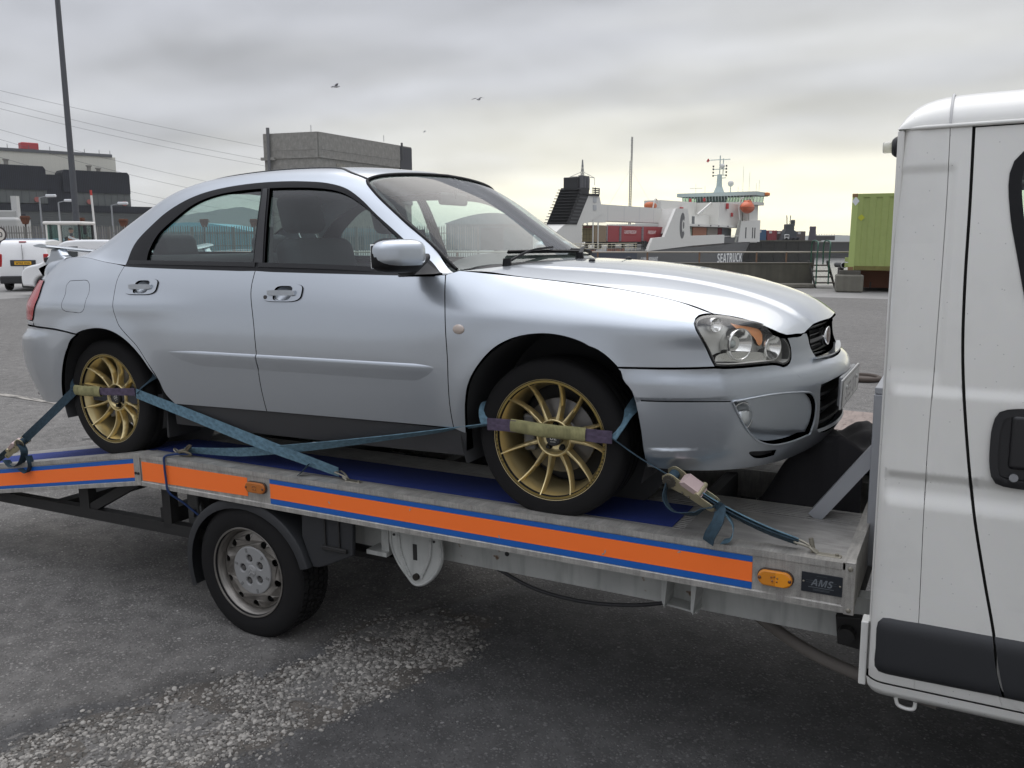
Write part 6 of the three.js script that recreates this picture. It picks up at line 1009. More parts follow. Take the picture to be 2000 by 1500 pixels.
  // bare stones: a pale patch beyond the bed and an iron cover
  const pp = outline([[-0.6, -0.5], [0.4, -0.62], [0.9, -0.2], [0.7, 0.35], [0.1, 0.45], [-0.7, 0.3]], 0.1); const pg = prism(pp, 0, 0.006); pg.rotateX(-Math.PI / 2); const pm = mesh('concrete_patch', boxUV(pg), M(0.42, 0.34, 0.31, 0.95, 0, { map: chassisTex }), scene); pm.userData.kind = 'structure'; pm.position.set(0.30, -0.002, -5.9);
  const ring = thing('drain_cover', 'small rusty iron drain cover standing proud of the yard', 'drain cover', null, [0.16, 0, -8.7]); mesh('cover_ring', new THREE.TorusGeometry(0.22, 0.035, 8, 28).rotateX(Math.PI / 2).translate(0, 0.03, 0), M(0.06, 0.045, 0.035, 0.8), ring); mesh('cover_lid', new THREE.CylinderGeometry(0.2, 0.2, 0.02, 28).translate(0, 0.02, 0), M(0.07, 0.055, 0.045, 0.85), ring);
}
// water of the harbour, shore and hills
{
  const wn = dataTex(512, 512, (u, v) => 0.5 + 0.5 * fbm2(u * 14, v * 14, 5, 3), false, 1 / 30);
  const g = new THREE.PlaneGeometry(9000, 9000); g.rotateX(-Math.PI / 2); const uv = g.attributes.uv; for (let i = 0; i < uv.count; i++) uv.setXY(i, uv.getX(i) * 9000, uv.getY(i) * 9000);
  structure('sea_water', g, M(0.10, 0.10, 0.095, 0.22, 0, { bumpMap: wn, bumpScale: 0.10 })).position.y = -5.2;
  const quay = box(-3.4, 200, -8, -0.02, -0.4, 0.0); const q = structure('quay_wall', quay, M(0.16, 0.15, 0.135, 0.9)); placed(q, 0, 35.2);
  const q2 = structure('quay_wall', box(-0.4, 0, -8, -0.02, -900, 0), M(0.16, 0.15, 0.135, 0.9)); placed(q2, -3, 35.2);
  const hill = (name, r0, r1, d, base, amp, m, s) => { const pos = [], idx = [], n = 160; for (let i = 0; i <= n; i++) { const r = r0 + (r1 - r0) * i / n, h = base + amp * (0.5 + fbm2(r * s, d * 0.01, 4, 5)); const e = sstep(0, 0.08, i / n) * (1 - sstep(0.94, 1, i / n)); const a = at(r, -6, d), b = at(r, h * e, d + 60), c = at(r, -6, d + 400); pos.push(a.x, a.y, a.z, b.x, b.y, b.z, c.x, c.y, c.z); } for (let i = 0; i < n; i++) for (const k of [0, 1]) { const a = i * 3 + k; idx.push(a, a + 3, a + 1, a + 1, a + 3, a + 4); } const gg = new THREE.BufferGeometry(); gg.setAttribute('position', new THREE.Float32BufferAttribute(pos, 3)); gg.setAttribute('uv', new THREE.Float32BufferAttribute(new Float32Array(pos.length / 3 * 2), 2)); gg.setIndex(idx); gg.computeVertexNormals(); structure(name, gg, m); };
  hill('far_shore', 560, 1500, 2200, 6, 8, M(0.13, 0.14, 0.13, 1), 0.004);
  hill('hills', -2600, -200, 2400, 40, 60, M(0.10, 0.115, 0.12, 1), 0.003);
}
scene.fog = new THREE.FogExp2(0xd9dad8, 0.00016);   // thin sea haze
// ---------------------------------------------------------------- things round the yard
const concreteTex = dataTex(512, 512, (u, v) => { const n = fbm2(u * 6, v * 6, 5, 2.5), s = fbm2(u * 26, v * 2.5, 3, 5.5); const g = 0.82 + 0.16 * n + 0.10 * s; return [g, g * 0.985, g * 0.955]; }, true, 0.25);
const concrete = M(0.38, 0.375, 0.36, 0.92, 0, { map: concreteTex }), concreteDark = M(0.15, 0.145, 0.13, 0.95, 0, { map: concreteTex });
const galv = M(0.30, 0.31, 0.32, 0.55, 0.5), rustBrown = M(0.14, 0.055, 0.03, 0.9), paleRail = M(0.62, 0.57, 0.50, 0.7);
// lamp mast
{ const t = siteThing('lamp_mast', 'tall dark grey steel mast tapering upward behind the fence line', 'mast', null, -22.85, 45); mesh('mast_shaft', new THREE.CylinderGeometry(0.09, 0.17, 24, 20).translate(0, 12, 0), M(0.085, 0.088, 0.095, 0.6, 0.2), t); mesh('mast_base', new THREE.CylinderGeometry(0.30, 0.30, 0.06, 20).translate(0, 0.03, 0), galv, t); mesh('mast_door', rbox(-0.06, 0.06, 0.5, 1.1, 0.13, 0.172, 0.01), galv, t); const h = part('mast_head', t); mesh('head_ring', new THREE.TorusGeometry(0.7, 0.05, 8, 30).rotateX(Math.PI / 2).translate(0, 23.9, 0), galv, h); for (let k = 0; k < 4; k++) mesh('flood_lamp', rbox(0.5, 1.0, 23.6, 23.95, -0.2, 0.2, 0.04).rotateY(k * Math.PI / 2), galv, h); }
// power station hall (front face across the view, running off to the left)
{
  const t = siteThing('industrial_hall', 'cream and navy power station hall with grey louvre bands beyond the fence', 'building', null, -97.3, 220, 0.75);
  const navyTex = dataTex(512, 256, (u, v) => { const g = 0.75 + 0.22 * Math.sin(u * 512 * 0.6) + 0.2 * fbm2(u * 9, v * 5, 4, 2); return [g, g, g]; }, true, 0.05);
  const cream = M(0.80, 0.79, 0.72, 0.85, 0, { map: whiteTex }), navy = M(0.018, 0.022, 0.034, 0.75, 0, { map: navyTex }), louv = M(0.115, 0.125, 0.12, 0.85), grey = M(0.12, 0.125, 0.13, 0.8);
  mesh('cream_hall', box(-70, -1.1, 10, 22.6, -30, -6), cream, t); mesh('hall_parapet', box(-70.3, -1.9, 22.6, 23.3, -30, -5.7), grey, t);
  const rounded = (x0, x1, y0, y1) => prism([[x0, y0], [x1, y0], [x1, y1 - 0.7], [x1 - 0.5, y1], [x0 + 0.5, y1], [x0, y1 - 0.7]], -14, 0);
  mesh('navy_block', rounded(-70, -19.3, 13.4, 19.0), navy, t); mesh('navy_link', box(-19.3, -15.7, 9.9, 17.2, -14, -0.4), navy, t); mesh('navy_block', rounded(-15.7, 0, 13.2, 18.5), navy, t);
  mesh('louvre_band', box(-70, -19.3, 10.3, 13.4, -14, -0.3), louv, t); mesh('louvre_band', box(-12.7, 0, 10.1, 13.2, -14, -0.3), louv, t); mesh('navy_infill', box(-19.3, -12.7, 10.0, 13.4, -14, -0.25), navy, t);
  for (const [a, b, y0, y1] of [[-44, -19.3, 10.3, 13.4], [-12.7, 0, 10.1, 13.2]]) for (let x = a; x < b; x += 1.6) mesh('louvre_mullion', box(x, x + 0.14, y0, y1, -0.3, -0.12), grey, t);
  mesh('navy_band', box(-70, 9, 8.5, 10.1, -14, 0.5), navy, t); mesh('lower_wall', box(-70, 9, 0, 8.5, -14, 0), grey, t);
  for (let y = 4.6; y < 8.2; y += 0.55) mesh('wall_slat', box(-24, 6, y, y + 0.3, 0, 0.18), louv, t);
  mesh('dark_door', box(-30, -24.5, 0, 7.8, 0, 0.2), navy, t);
  mesh('roof_unit', rbox(-22, -18.2, 23.4, 25.1, -11, -8, 0.2), M(0.42, 0.05, 0.055, 0.6), t);
  for (const x of [-30, -25.6, -21.0, -16.4, -12, -8.5, -5, -2.4]) mesh('lightning_rod', box(x, x + 0.1, 23.3, 24.2, -5.9, -5.8), grey, t);
  for (const [x, y] of [[-21.7, 11.2], [-10.0, 11.0], [-1.7, 10.8]]) mesh('wall_fan', new THREE.CylinderGeometry(0.6, 0.6, 0.6, 20).rotateX(Math.PI / 2).translate(x, y, 0), M(0.30, 0.10, 0.085, 0.7), t);
  for (const [x, y, h] of [[-26.8, 18.9, 1.3], [-8.6, 18.4, 1.4], [-6.4, 18.4, 0.9]]) mesh('roof_vent', merge([new THREE.CylinderGeometry(0.5, 0.45, h, 14).translate(x, y + h / 2, -3), new THREE.CylinderGeometry(0.7, 0.7, 0.3, 14).translate(x, y + h + 0.1, -3)].map(NI)), M(0.26, 0.25, 0.22, 0.6), t);
}
// concrete block building
{
  const t = siteThing('concrete_tower_block', 'windowless grey concrete block standing high behind the saloon roof', 'building', null, -40.1, 180);
  const W = 0.62, L = new V3(-12.4, 0, -4.3), R = new V3(15.5, 0, -30.5);   // two visible faces from the near corner
  const quad = (a, b, y0, y1, o) => { const n = new V3(b.z - a.z, 0, a.x - b.x).normalize(); if (n.z < 0) n.negate(); const sh = beam(a.clone().setY((y0 + y1) / 2).addScaledVector(n, o - 0.25), b.clone().setY((y0 + y1) / 2).addScaledVector(n, o - 0.25), 0.5, y1 - y0); return sh; };
  const lf = (u) => L.clone().multiplyScalar(u), rf = u => R.clone().multiplyScalar(u), O = new V3(0, 0, 0);
  mesh('left_wall', quad(O, L, 0, 18.6, 0), concrete, t); mesh('right_wall', quad(O, R, 0, 18.6, 0), concrete, t);
  const topm = concrete; mesh('left_parapet', quad(O, L, 18.6, 23.75, 0.25), topm, t); mesh('right_parapet', quad(O, R, 18.6, 23.75, 0.25), concrete, t);
  mesh('back_mass', (() => { const g = prism([[0, 0], [L.x, -L.z], [L.x + R.x, -(L.z + R.z)], [R.x, -R.z]].map(p => [p[0] * 0.985 + 0.1, p[1] * 0.985 + 0.3]), 0, 23.3); g.rotateX(-Math.PI / 2); return g; })(), concrete, t);
  for (const [a, b] of [[0.17, 0.25], [0.60, 0.68], [0.93, 1.0]]) mesh('pale_panel', quad(rf(a), rf(b), 10, 17.9 - a * 0.6, 0.12), M(0.40, 0.385, 0.35, 0.9, 0, { map: concreteTex }), t);
  mesh('dark_panel', quad(rf(0.86), rf(1.0), 10, 23.5, 0.4), M(0.055, 0.055, 0.06, 0.85), t);
  mesh('vent_band', quad(rf(0.02), rf(0.98), 20.3, 21.8, 0.30), concrete, t); mesh('vent_band', quad(lf(0.04), lf(0.8), 20.2, 20.3, 0.30), concrete, t);
  mesh('stair_duct', new THREE.CylinderGeometry(0.35, 0.35, 25, 10).translate(L.x * 0.9, 12.4, L.z * 0.9 + 0.7), M(0.13, 0.13, 0.13, 0.8), t); mesh('roof_duct', new THREE.CylinderGeometry(0.25, 0.25, 4, 10).translate(R.x * 0.9, 22.4, R.z * 0.9 + 0.9), M(0.07, 0.07, 0.07, 0.8), t);
  mesh('ledge', quad(lf(0.78), lf(1.04), 18.3, 18.9, 0.7), concrete, t);
  mesh('aerial', bar([-1.8, 23.5, -2], [-1.8, 25.3, -2], 0.07), galv, t); mesh('aerial', bar([12, 23, -11], [12, 24.3, -11], 0.06), galv, t);
}
// low teal and blue sheds seen past and through the windscreen
for (const [r, d, w, h, dep, c, label, nm] of [[-3.5, 150, 16, 6.4, 30, [0.06, 0.115, 0.13], 'dark teal shed with a shallow curved roof beside the ferry stern', 'dock_shed'], [-45, 120, 16, 4.2, 12, [0.12, 0.30, 0.36], 'pale blue metal shed beyond the palisade fence', 'metal_shed'], [-28, 150, 26, 3.8, 20, [0.10, 0.16, 0.18], 'long dark blue warehouse with a pitched roof behind the saloon windows', 'warehouse']]) {
  const t = siteThing(nm, label, 'shed', null, r, d); const m = M(...c, 0.7); mesh('shed_wall', box(-w / 2, w / 2, 0, h * 0.72, -dep, 0), m, t); const P = []; for (let i = 0; i <= 16; i++) P.push([-w / 2 - 0.2 + (w + 0.4) * i / 16, h * 0.72 + h * 0.28 * Math.sin(Math.PI * i / 16)]); mesh('shed_roof', prism([...P, [w / 2 + 0.2, h * 0.70], [-w / 2 - 0.2, h * 0.70]], -dep, 0.3), M(c[0] * 1.5, c[1] * 1.4, c[2] * 1.4, 0.6), t); mesh('shed_door', rbox(-2, 2, 0, h * 0.6, -0.1, 0.08, 0.02), M(c[0] * 0.5, c[1] * 0.5, c[2] * 0.5, 0.7), t);
}
// palisade fence: panels of pales between posts
{
  const paleG = prism([[-0.035, 0], [0.035, 0], [0.035, 2.62], [0, 2.72], [-0.035, 2.62]], -0.008, 0.008), fenceM = [M(0.21, 0.205, 0.185, 0.8, 0.2), M(0.175, 0.17, 0.155, 0.85, 0.2), M(0.25, 0.24, 0.22, 0.8, 0.2)];
  const postG = box(-0.05, 0.05, 0, 2.7, -0.06, 0.0), railG = box(0, 2.75, -0.03, 0.03, -0.045, -0.012);
  const t = siteThing('palisade_fence', 'weathered grey steel palisade fence with pointed pales across the yard', 'fence', null, -38, 57, 0.03); const all = [];
  const nP = 13; for (let k = 0; k <= nP; k++) { mesh('fence_post', postG, fenceM[1], t).position.x = k * 2.75; if (k < nP) for (const y of [0.5, 1.45, 2.3]) { const m = mesh('fence_rail', railG, fenceM[1], t); m.position.set(k * 2.75, y, 0); } }
  let made = 0; for (let k = 0; k < nP; k++) for (let i = 0; i < 17; i++) { const x = k * 2.75 + 0.09 + i * 0.160; if (made < 290) { const p = mesh('pale', paleG, fenceM[(k * 5 + i * 7) % 3], t); p.position.set(x, 0.06 + 0.02 * ((i * 13 + k) % 3), 0); made++; } else all.push(paleG.clone().translate(x, 0.06, 0)); }
  if (all.length) { const rest = mesh('pales', merge(all), fenceM[0], t); rest.userData.kind = 'stuff'; }
}
// lamp posts, rusty floodlight stands, pole, sign
{
  const mk = (r, d, h, label, two) => { const t = siteThing('street_lamp', label, 'street lamp', 'street lamps beyond the fence', r, d); mesh('lamp_post', new THREE.CylinderGeometry(0.06, 0.09, h, 10).translate(0, h / 2, 0), galv, t); mesh('lamp_arm', bar([0, h, 0], [0.7, h + 0.15, 0], 0.035), galv, t); mesh('lamp_head', rbox(0.55, 1.35, h + 0.06, h + 0.28, -0.16, 0.16, 0.08), M(0.62, 0.63, 0.64, 0.4), t); };
  mk(-38.4, 70, 5.2, 'grey street lamp by the tall mast, its head just below the navy band'); mk(-39.0, 74, 5.0, 'grey street lamp standing directly behind the tractor cab'); mk(-32.6, 70, 4.6, 'grey street lamp over the fence near the saloon boot wing');
  const rf = (r, d, h, label) => { const t = siteThing('floodlight_stand', label, 'floodlight', 'rusty floodlight stands along the fence', r, d); mesh('stand_post', new THREE.CylinderGeometry(0.06, 0.08, h, 10).translate(0, h / 2, 0), M(0.07, 0.05, 0.045, 0.85), t); mesh('stand_head', prism([[-0.10, 0.0], [0.10, 0.0], [0.22, 0.28], [0.24, 0.55], [-0.24, 0.55], [-0.22, 0.28]], -0.2, 0.2, 0.03).translate(0, h, 0), rustBrown, t); mesh('stand_bracket', box(-0.29, 0.29, h + 0.38, h + 0.43, -0.24, 0.24), M(0.09, 0.04, 0.025, 0.9), t); };
  rf(-33.2, 58.5, 2.9, 'rust-brown floodlight stand left of the tractor cab'); rf(-29.8, 59.2, 2.8, 'rust-brown floodlight stand right behind the tractor cab roof'); rf(-26.5, 58.5, 2.7, 'rust-brown floodlight stand over the fence beside the saloon boot'); rf(-21.0, 58.5, 2.7, 'rust-brown floodlight stand seen through the rear door window'); rf(-17.6, 58.5, 2.7, 'rust-brown floodlight stand seen beside the saloon centre pillar');
  const pl = siteThing('barrier_pole', 'white upright barrier pole with a red tip by the tractor', 'pole', null, -20.4, 42); mesh('pole_shaft', bar([0, 0, 0], [-0.10, 4.0, 0], 0.05), M(0.72, 0.70, 0.66, 0.6), pl); mesh('pole_tip', bar([-0.10, 4.0, 0], [-0.106, 4.25, 0], 0.055), M(0.5, 0.05, 0.04, 0.6), pl);
  const sg = siteThing('speed_sign', 'round white ten mile speed sign with dark rim above the van roof', 'sign', null, -22.2, 37); mesh('sign_post', bar([0, 0, -0.04], [0, 2.15, -0.04], 0.035), M(0.05, 0.05, 0.05, 0.7), sg); mesh('sign_plate', new THREE.CylinderGeometry(0.34, 0.34, 0.02, 32).rotateX(Math.PI / 2).translate(0, 2.1, 0), M(0.06, 0.045, 0.045, 0.7), sg); mesh('sign_face', new THREE.CircleGeometry(0.27, 32).translate(0, 2.1, 0.012), new THREE.MeshStandardMaterial({ roughness: 0.6, map: canvasTex(128, 128, (c, w) => { c.fillStyle = '#cfcac0'; c.fillRect(0, 0, w, w); c.fillStyle = '#1c1c1e'; c.font = 'bold 74px sans-serif'; c.textAlign = 'center'; c.textBaseline = 'middle'; c.fillText('10', w / 2, w / 2 + 3); }) }), sg);
  const bl = siteThing('crane_vehicle', 'pale grey lorry crane head showing over the fence', 'crane', null, -36.3, 61); mesh('crane_body', rbox(-2, 1.6, 1.5, 3.4, -1, 1, 0.25), M(0.42, 0.42, 0.40, 0.6), bl); mesh('crane_jib', rbox(-1.6, 1.2, 3.3, 3.9, -0.3, 0.3, 0.1), M(0.36, 0.36, 0.34, 0.6), bl); mesh('crane_post', box(0.9, 1.3, 3.4, 4.9, -0.2, 0.2), M(0.5, 0.5, 0.48, 0.6), bl); mesh('crane_wheel', new THREE.CylinderGeometry(0.5, 0.5, 1.9, 20).rotateX(Math.PI / 2).translate(-1, 0.5, 0), rubber, bl);
  const bx = siteThing('blue_skip', 'low pale blue steel skip behind the van', 'skip', null, -23.6, 41); mesh('skip_body', prism([[-2.2, 0.3], [2.0, 0.3], [2.3, 1.85], [-2.5, 1.85]], -0.9, 0.9, 0.03), M(0.18, 0.24, 0.33, 0.7), bx); mesh('skip_rim', rbox(-2.55, 2.35, 1.8, 1.92, -0.98, 0.98, 0.03), M(0.22, 0.28, 0.37, 0.7), bx); for (const x of [-1.8, 1.6]) mesh('skip_foot', box(x, x + 0.2, 0, 0.3, -0.8, 0.8), M(0.10, 0.12, 0.15, 0.8), bx);
  const ph = siteThing('red_drum', 'small red drum on the ground seen through the rear door window', 'drum', null, -13.6, 36); mesh('drum_body', lathe([[0, 0], [0.28, 0], [0.30, 0.3], [0.31, 0.32], [0.30, 0.34], [0.30, 0.6], [0.31, 0.62], [0.30, 0.64], [0.29, 0.9], [0, 0.9]], 24), M(0.45, 0.05, 0.04, 0.5), ph); mesh('drum_lid', new THREE.CylinderGeometry(0.27, 0.27, 0.02, 24).translate(0, 0.905, 0), M(0.35, 0.04, 0.035, 0.5), ph);
}
// small white vans
{
  const vanWhite = M(0.80, 0.80, 0.79, 0.3, 0, { clearcoat: 0.6, clearcoatRoughness: 0.1 });
  const van = (label) => {   // length along x (front at +x), centred, 4.4 m
    const t = thing('small_van', label, 'van', 'white vans parked in the yard');
    const prof = outline([[-2.15, 0.42, 1], [-2.17, 0.9], [-2.12, 1.35], [-2.0, 1.74], [-1.86, 1.83], [-1.2, 1.87], [0.2, 1.86], [0.62, 1.79], [1.0, 1.50], [1.38, 1.13], [1.95, 0.98], [2.15, 0.82], [2.2, 0.5], [2.16, 0.32, 1], [1.72, 0.30, 1], [1.68, 0.45], [1.56, 0.60], [1.36, 0.66], [1.16, 0.60], [1.04, 0.45], [1.0, 0.30, 1], [-0.96, 0.30, 1], [-1.0, 0.45], [-1.12, 0.60], [-1.32, 0.66], [-1.52, 0.60], [-1.64, 0.45], [-1.68, 0.32, 1]], 0.06);
    const sh = new THREE.Shape(prof.map(p => new THREE.Vector2(p[0], p[1]))); let g = new THREE.ExtrudeGeometry(sh, { depth: 1.50, bevelEnabled: true, bevelThickness: 0.10, bevelSize: 0.08, bevelOffset: -0.08, bevelSegments: 4, steps: 1 }); g.translate(0, 0, -0.75); { const p = g.attributes.position; for (let i = 0; i < p.count; i++) { const y = p.getY(i); p.setZ(i, p.getZ(i) * (1 - 0.13 * sstep(1.0, 1.85, y))); } g.computeVertexNormals(); } mesh('van_body', g, vanWhite, t);
    const sideW = (pts, s, m, n) => { const q = prism(pts, 0, 0.012); const p = q.attributes.position; for (let i = 0; i < p.count; i++) { const y = p.getY(i); p.setZ(i, s * (0.845 * (1 - 0.13 * sstep(1.0, 1.85, y)) + p.getZ(i))); } q.computeVertexNormals(); mesh(n, q, m, t); };
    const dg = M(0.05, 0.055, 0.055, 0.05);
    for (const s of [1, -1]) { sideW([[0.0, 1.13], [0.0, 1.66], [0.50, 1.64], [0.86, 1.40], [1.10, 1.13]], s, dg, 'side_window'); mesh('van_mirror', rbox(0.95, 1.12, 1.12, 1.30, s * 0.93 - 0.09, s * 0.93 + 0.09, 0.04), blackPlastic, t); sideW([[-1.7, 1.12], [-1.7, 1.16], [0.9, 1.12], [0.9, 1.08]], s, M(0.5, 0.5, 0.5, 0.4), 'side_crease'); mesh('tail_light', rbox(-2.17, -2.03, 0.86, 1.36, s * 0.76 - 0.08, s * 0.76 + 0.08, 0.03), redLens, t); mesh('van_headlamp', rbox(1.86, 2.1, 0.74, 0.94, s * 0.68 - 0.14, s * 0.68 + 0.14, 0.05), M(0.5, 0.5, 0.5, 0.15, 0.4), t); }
    for (const x of [1.36, -1.32]) for (const s of [1, -1]) { const w = part('wheel', t); mesh('tyre', lathe([[0.17, -0.09], [0.28, -0.1], [0.31, -0.07], [0.31, 0.07], [0.28, 0.1], [0.17, 0.09]], 30).rotateX(Math.PI / 2).translate(x, 0.31, s * 0.74), rubber, w); mesh('hubcap', lathe([[0, 0.075], [0.10, 0.085], [0.19, 0.07]], 24).rotateX(s * Math.PI / 2).translate(x, 0.31, s * 0.74), M(0.42, 0.42, 0.42, 0.4, 0.5), w); }
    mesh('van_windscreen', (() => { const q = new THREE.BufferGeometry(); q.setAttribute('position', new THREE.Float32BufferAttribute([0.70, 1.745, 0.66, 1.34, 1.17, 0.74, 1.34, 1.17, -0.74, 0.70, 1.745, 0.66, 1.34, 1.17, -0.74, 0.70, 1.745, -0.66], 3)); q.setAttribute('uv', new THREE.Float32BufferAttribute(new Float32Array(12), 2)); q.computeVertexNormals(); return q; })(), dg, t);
    mesh('rear_bumper', rbox(-2.26, -2.02, 0.28, 0.56, -0.80, 0.80, 0.05), blackPlastic, t); mesh('front_bumper', rbox(1.98, 2.26, 0.26, 0.50, -0.78, 0.78, 0.05), blackPlastic, t); mesh('rear_badge_strip', rbox(-2.20, -2.13, 0.92, 1.14, -0.42, 0.42, 0.02), M(0.03, 0.03, 0.03, 0.4), t); mesh('rear_door_line', box(-2.185, -2.12, 0.6, 1.7, -0.006, 0.006), M(0.3, 0.3, 0.3, 0.6), t); mesh('brake_light', rbox(-2.0, -1.94, 1.78, 1.82, -0.12, 0.12, 0.01), redLens, t);
    for (const s of [1, -1]) mesh('roof_channel', rbox(-1.7, 0.3, 1.84, 1.875, s * 0.42 - 0.04, s * 0.42 + 0.04, 0.012), vanWhite, t);
    const pt = canvasTex(256, 56, (c, w, h) => { c.fillStyle = '#d9a528'; c.fillRect(0, 0, w, h); c.fillStyle = '#22201a'; c.font = 'bold 44px sans-serif'; c.textAlign = 'center'; c.textBaseline = 'middle'; c.fillText('WT63 OVA', w / 2, h / 2 + 2); });
    const pg = new THREE.PlaneGeometry(0.56, 0.125); pg.rotateY(-Math.PI / 2); pg.translate(-2.206, 1.03, 0); mesh('van_plate', pg, new THREE.MeshStandardMaterial({ map: pt, roughness: 0.4 }), t);
    return t;
  };
  placed(van('white small van seen from behind with a yellow number plate'), -18.6, 33.4, Math.PI / 2 + 0.28);
  placed(van('white small van parked sideways on right behind the saloon boot'), -14.35, 29.2, Math.PI - 0.18);
}
// terminal tractor with its driver
{
  const t = siteThing('terminal_tractor', 'white terminal tractor cab with large windows in front of the fence', 'tractor', null, -19.6, 38);
  const w = M(0.72, 0.70, 0.65, 0.45), dk = M(0.02, 0.02, 0.022, 0.6);
  mesh('tractor_chassis', rbox(-2.2, 1.2, 0.55, 0.95, -0.6, 0.6, 0.05), dk, t); mesh('cab_base', rbox(-0.75, 0.78, 0.9, 1.75, -0.6, 0.65, 0.06), w, t); mesh('cab_roof', rbox(-0.85, 0.82, 2.52, 2.66, -0.68, 0.70, 0.06), w, t);
  for (const [x, z, ww, m] of [[-0.72, 0.6, 0.07, w], [-0.16, 0.62, 0.09, w], [0.70, 0.6, 0.07, dk], [-0.72, -0.55, 0.07, dk], [0.70, -0.55, 0.07, dk]]) mesh('cab_pillar', box(x - ww / 2, x + ww / 2, 1.7, 2.55, z - 0.04, z + 0.04), m, t);
  mesh('cab_pane', box(-0.70, -0.20, 1.75, 2.5, 0.6, 0.606), M(0.55, 0.75, 0.70, 0.02, 0, { transmission: 1, thickness: 0 }), t); mesh('cab_pane', box(-0.10, 0.68, 1.75, 2.5, 0.6, 0.606), glassClear, t); mesh('cab_pane', box(-0.7, 0.68, 1.75, 2.5, -0.55, -0.545), glassTint, t);
  mesh('red_tail_box', rbox(0.45, 0.80, 1.62, 1.86, 0.62, 0.78, 0.03), M(0.5, 0.03, 0.03, 0.5), t); mesh('tractor_mirror', rbox(0.86, 0.98, 2.1, 2.5, 0.5, 0.62, 0.03), dk, t); mesh('exhaust_stack', bar([-1.05, 0.9, -0.3], [-1.05, 2.7, -0.3], 0.06), dk, t); mesh('fifth_wheel', rbox(-1.9, -1.0, 0.95, 1.6, -0.5, 0.5, 0.08), dk, t); mesh('seat', rbox(-0.15, 0.0, 1.3, 2.0, -0.2, 0.3, 0.05), dk, t);
  for (const x of [-1.6, 0.6]) for (const s of [1, -1]) { const q = part('wheel', t); mesh('tyre', lathe([[0.25, -0.14], [0.45, -0.15], [0.5, -0.1], [0.5, 0.1], [0.45, 0.15], [0.25, 0.14]], 28).rotateX(Math.PI / 2).translate(x, 0.5, s * 0.5), rubber, q); mesh('rim', lathe([[0, 0.08], [0.25, 0.12]], 20).rotateX(s * Math.PI / 2).translate(x, 0.5, s * 0.5), w, q); }
  // driver: seated, leaning on the wheel, arm stretched forward
  const caps = (list) => merge(list.map(([a, b, r]) => { const A = vec(a), B = vec(b), g = new THREE.CapsuleGeometry(r, A.distanceTo(B), 6, 14); g.applyQuaternion(new THREE.Quaternion().setFromUnitVectors(new V3(0, 1, 0), B.clone().sub(A).normalize())); g.translate((A.x + B.x) / 2, (A.y + B.y) / 2, (A.z + B.z) / 2); return NI(g); }));
  const p = siteThing('person', 'person in an orange vest with white sleeves driving the tractor', 'person', null, -19.6, 38);
  mesh('body', caps([[[0.06, 1.55, 0.15], [0.08, 1.92, 0.15], 0.13], [[0.09, 2.08, 0.15], [0.09, 2.12, 0.15], 0.055], [[0.06, 1.50, 0.06], [0.42, 1.48, 0.06], 0.075], [[0.06, 1.50, 0.24], [0.42, 1.48, 0.24], 0.075], [[0.42, 1.48, 0.24], [0.5, 1.12, 0.24], 0.055], [[0.42, 1.48, 0.06], [0.5, 1.12, 0.06], 0.055], [[0.66, 1.85, 0.33], [0.72, 1.84, 0.33], 0.03]]), M(0.05, 0.05, 0.07, 0.9), p);
  const head = new THREE.SphereGeometry(0.105, 20, 16); head.scale(0.9, 1.15, 0.8); head.translate(0.10, 2.27, 0.15); mesh('head', merge([NI(head), NI(new THREE.SphereGeometry(0.02, 8, 6).translate(0.20, 2.26, 0.15))]), M(0.42, 0.24, 0.17, 0.7), p); const hair = new THREE.SphereGeometry(0.11, 18, 10, 0, 6.29, 0, 1.35); hair.scale(0.92, 1.12, 0.84); hair.translate(0.09, 2.285, 0.15); mesh('hair', hair, M(0.04, 0.03, 0.025, 0.9), p);
  mesh('vest', caps([[[0.06, 1.58, 0.15], [0.08, 1.90, 0.15], 0.145]]), M(0.55, 0.14, 0.03, 0.8), p); mesh('sleeve', caps([[[0.09, 1.98, 0.32], [0.36, 1.88, 0.36], 0.055], [[0.36, 1.88, 0.36], [0.64, 1.85, 0.33], 0.045]]), M(0.70, 0.72, 0.76, 0.8), p);
}
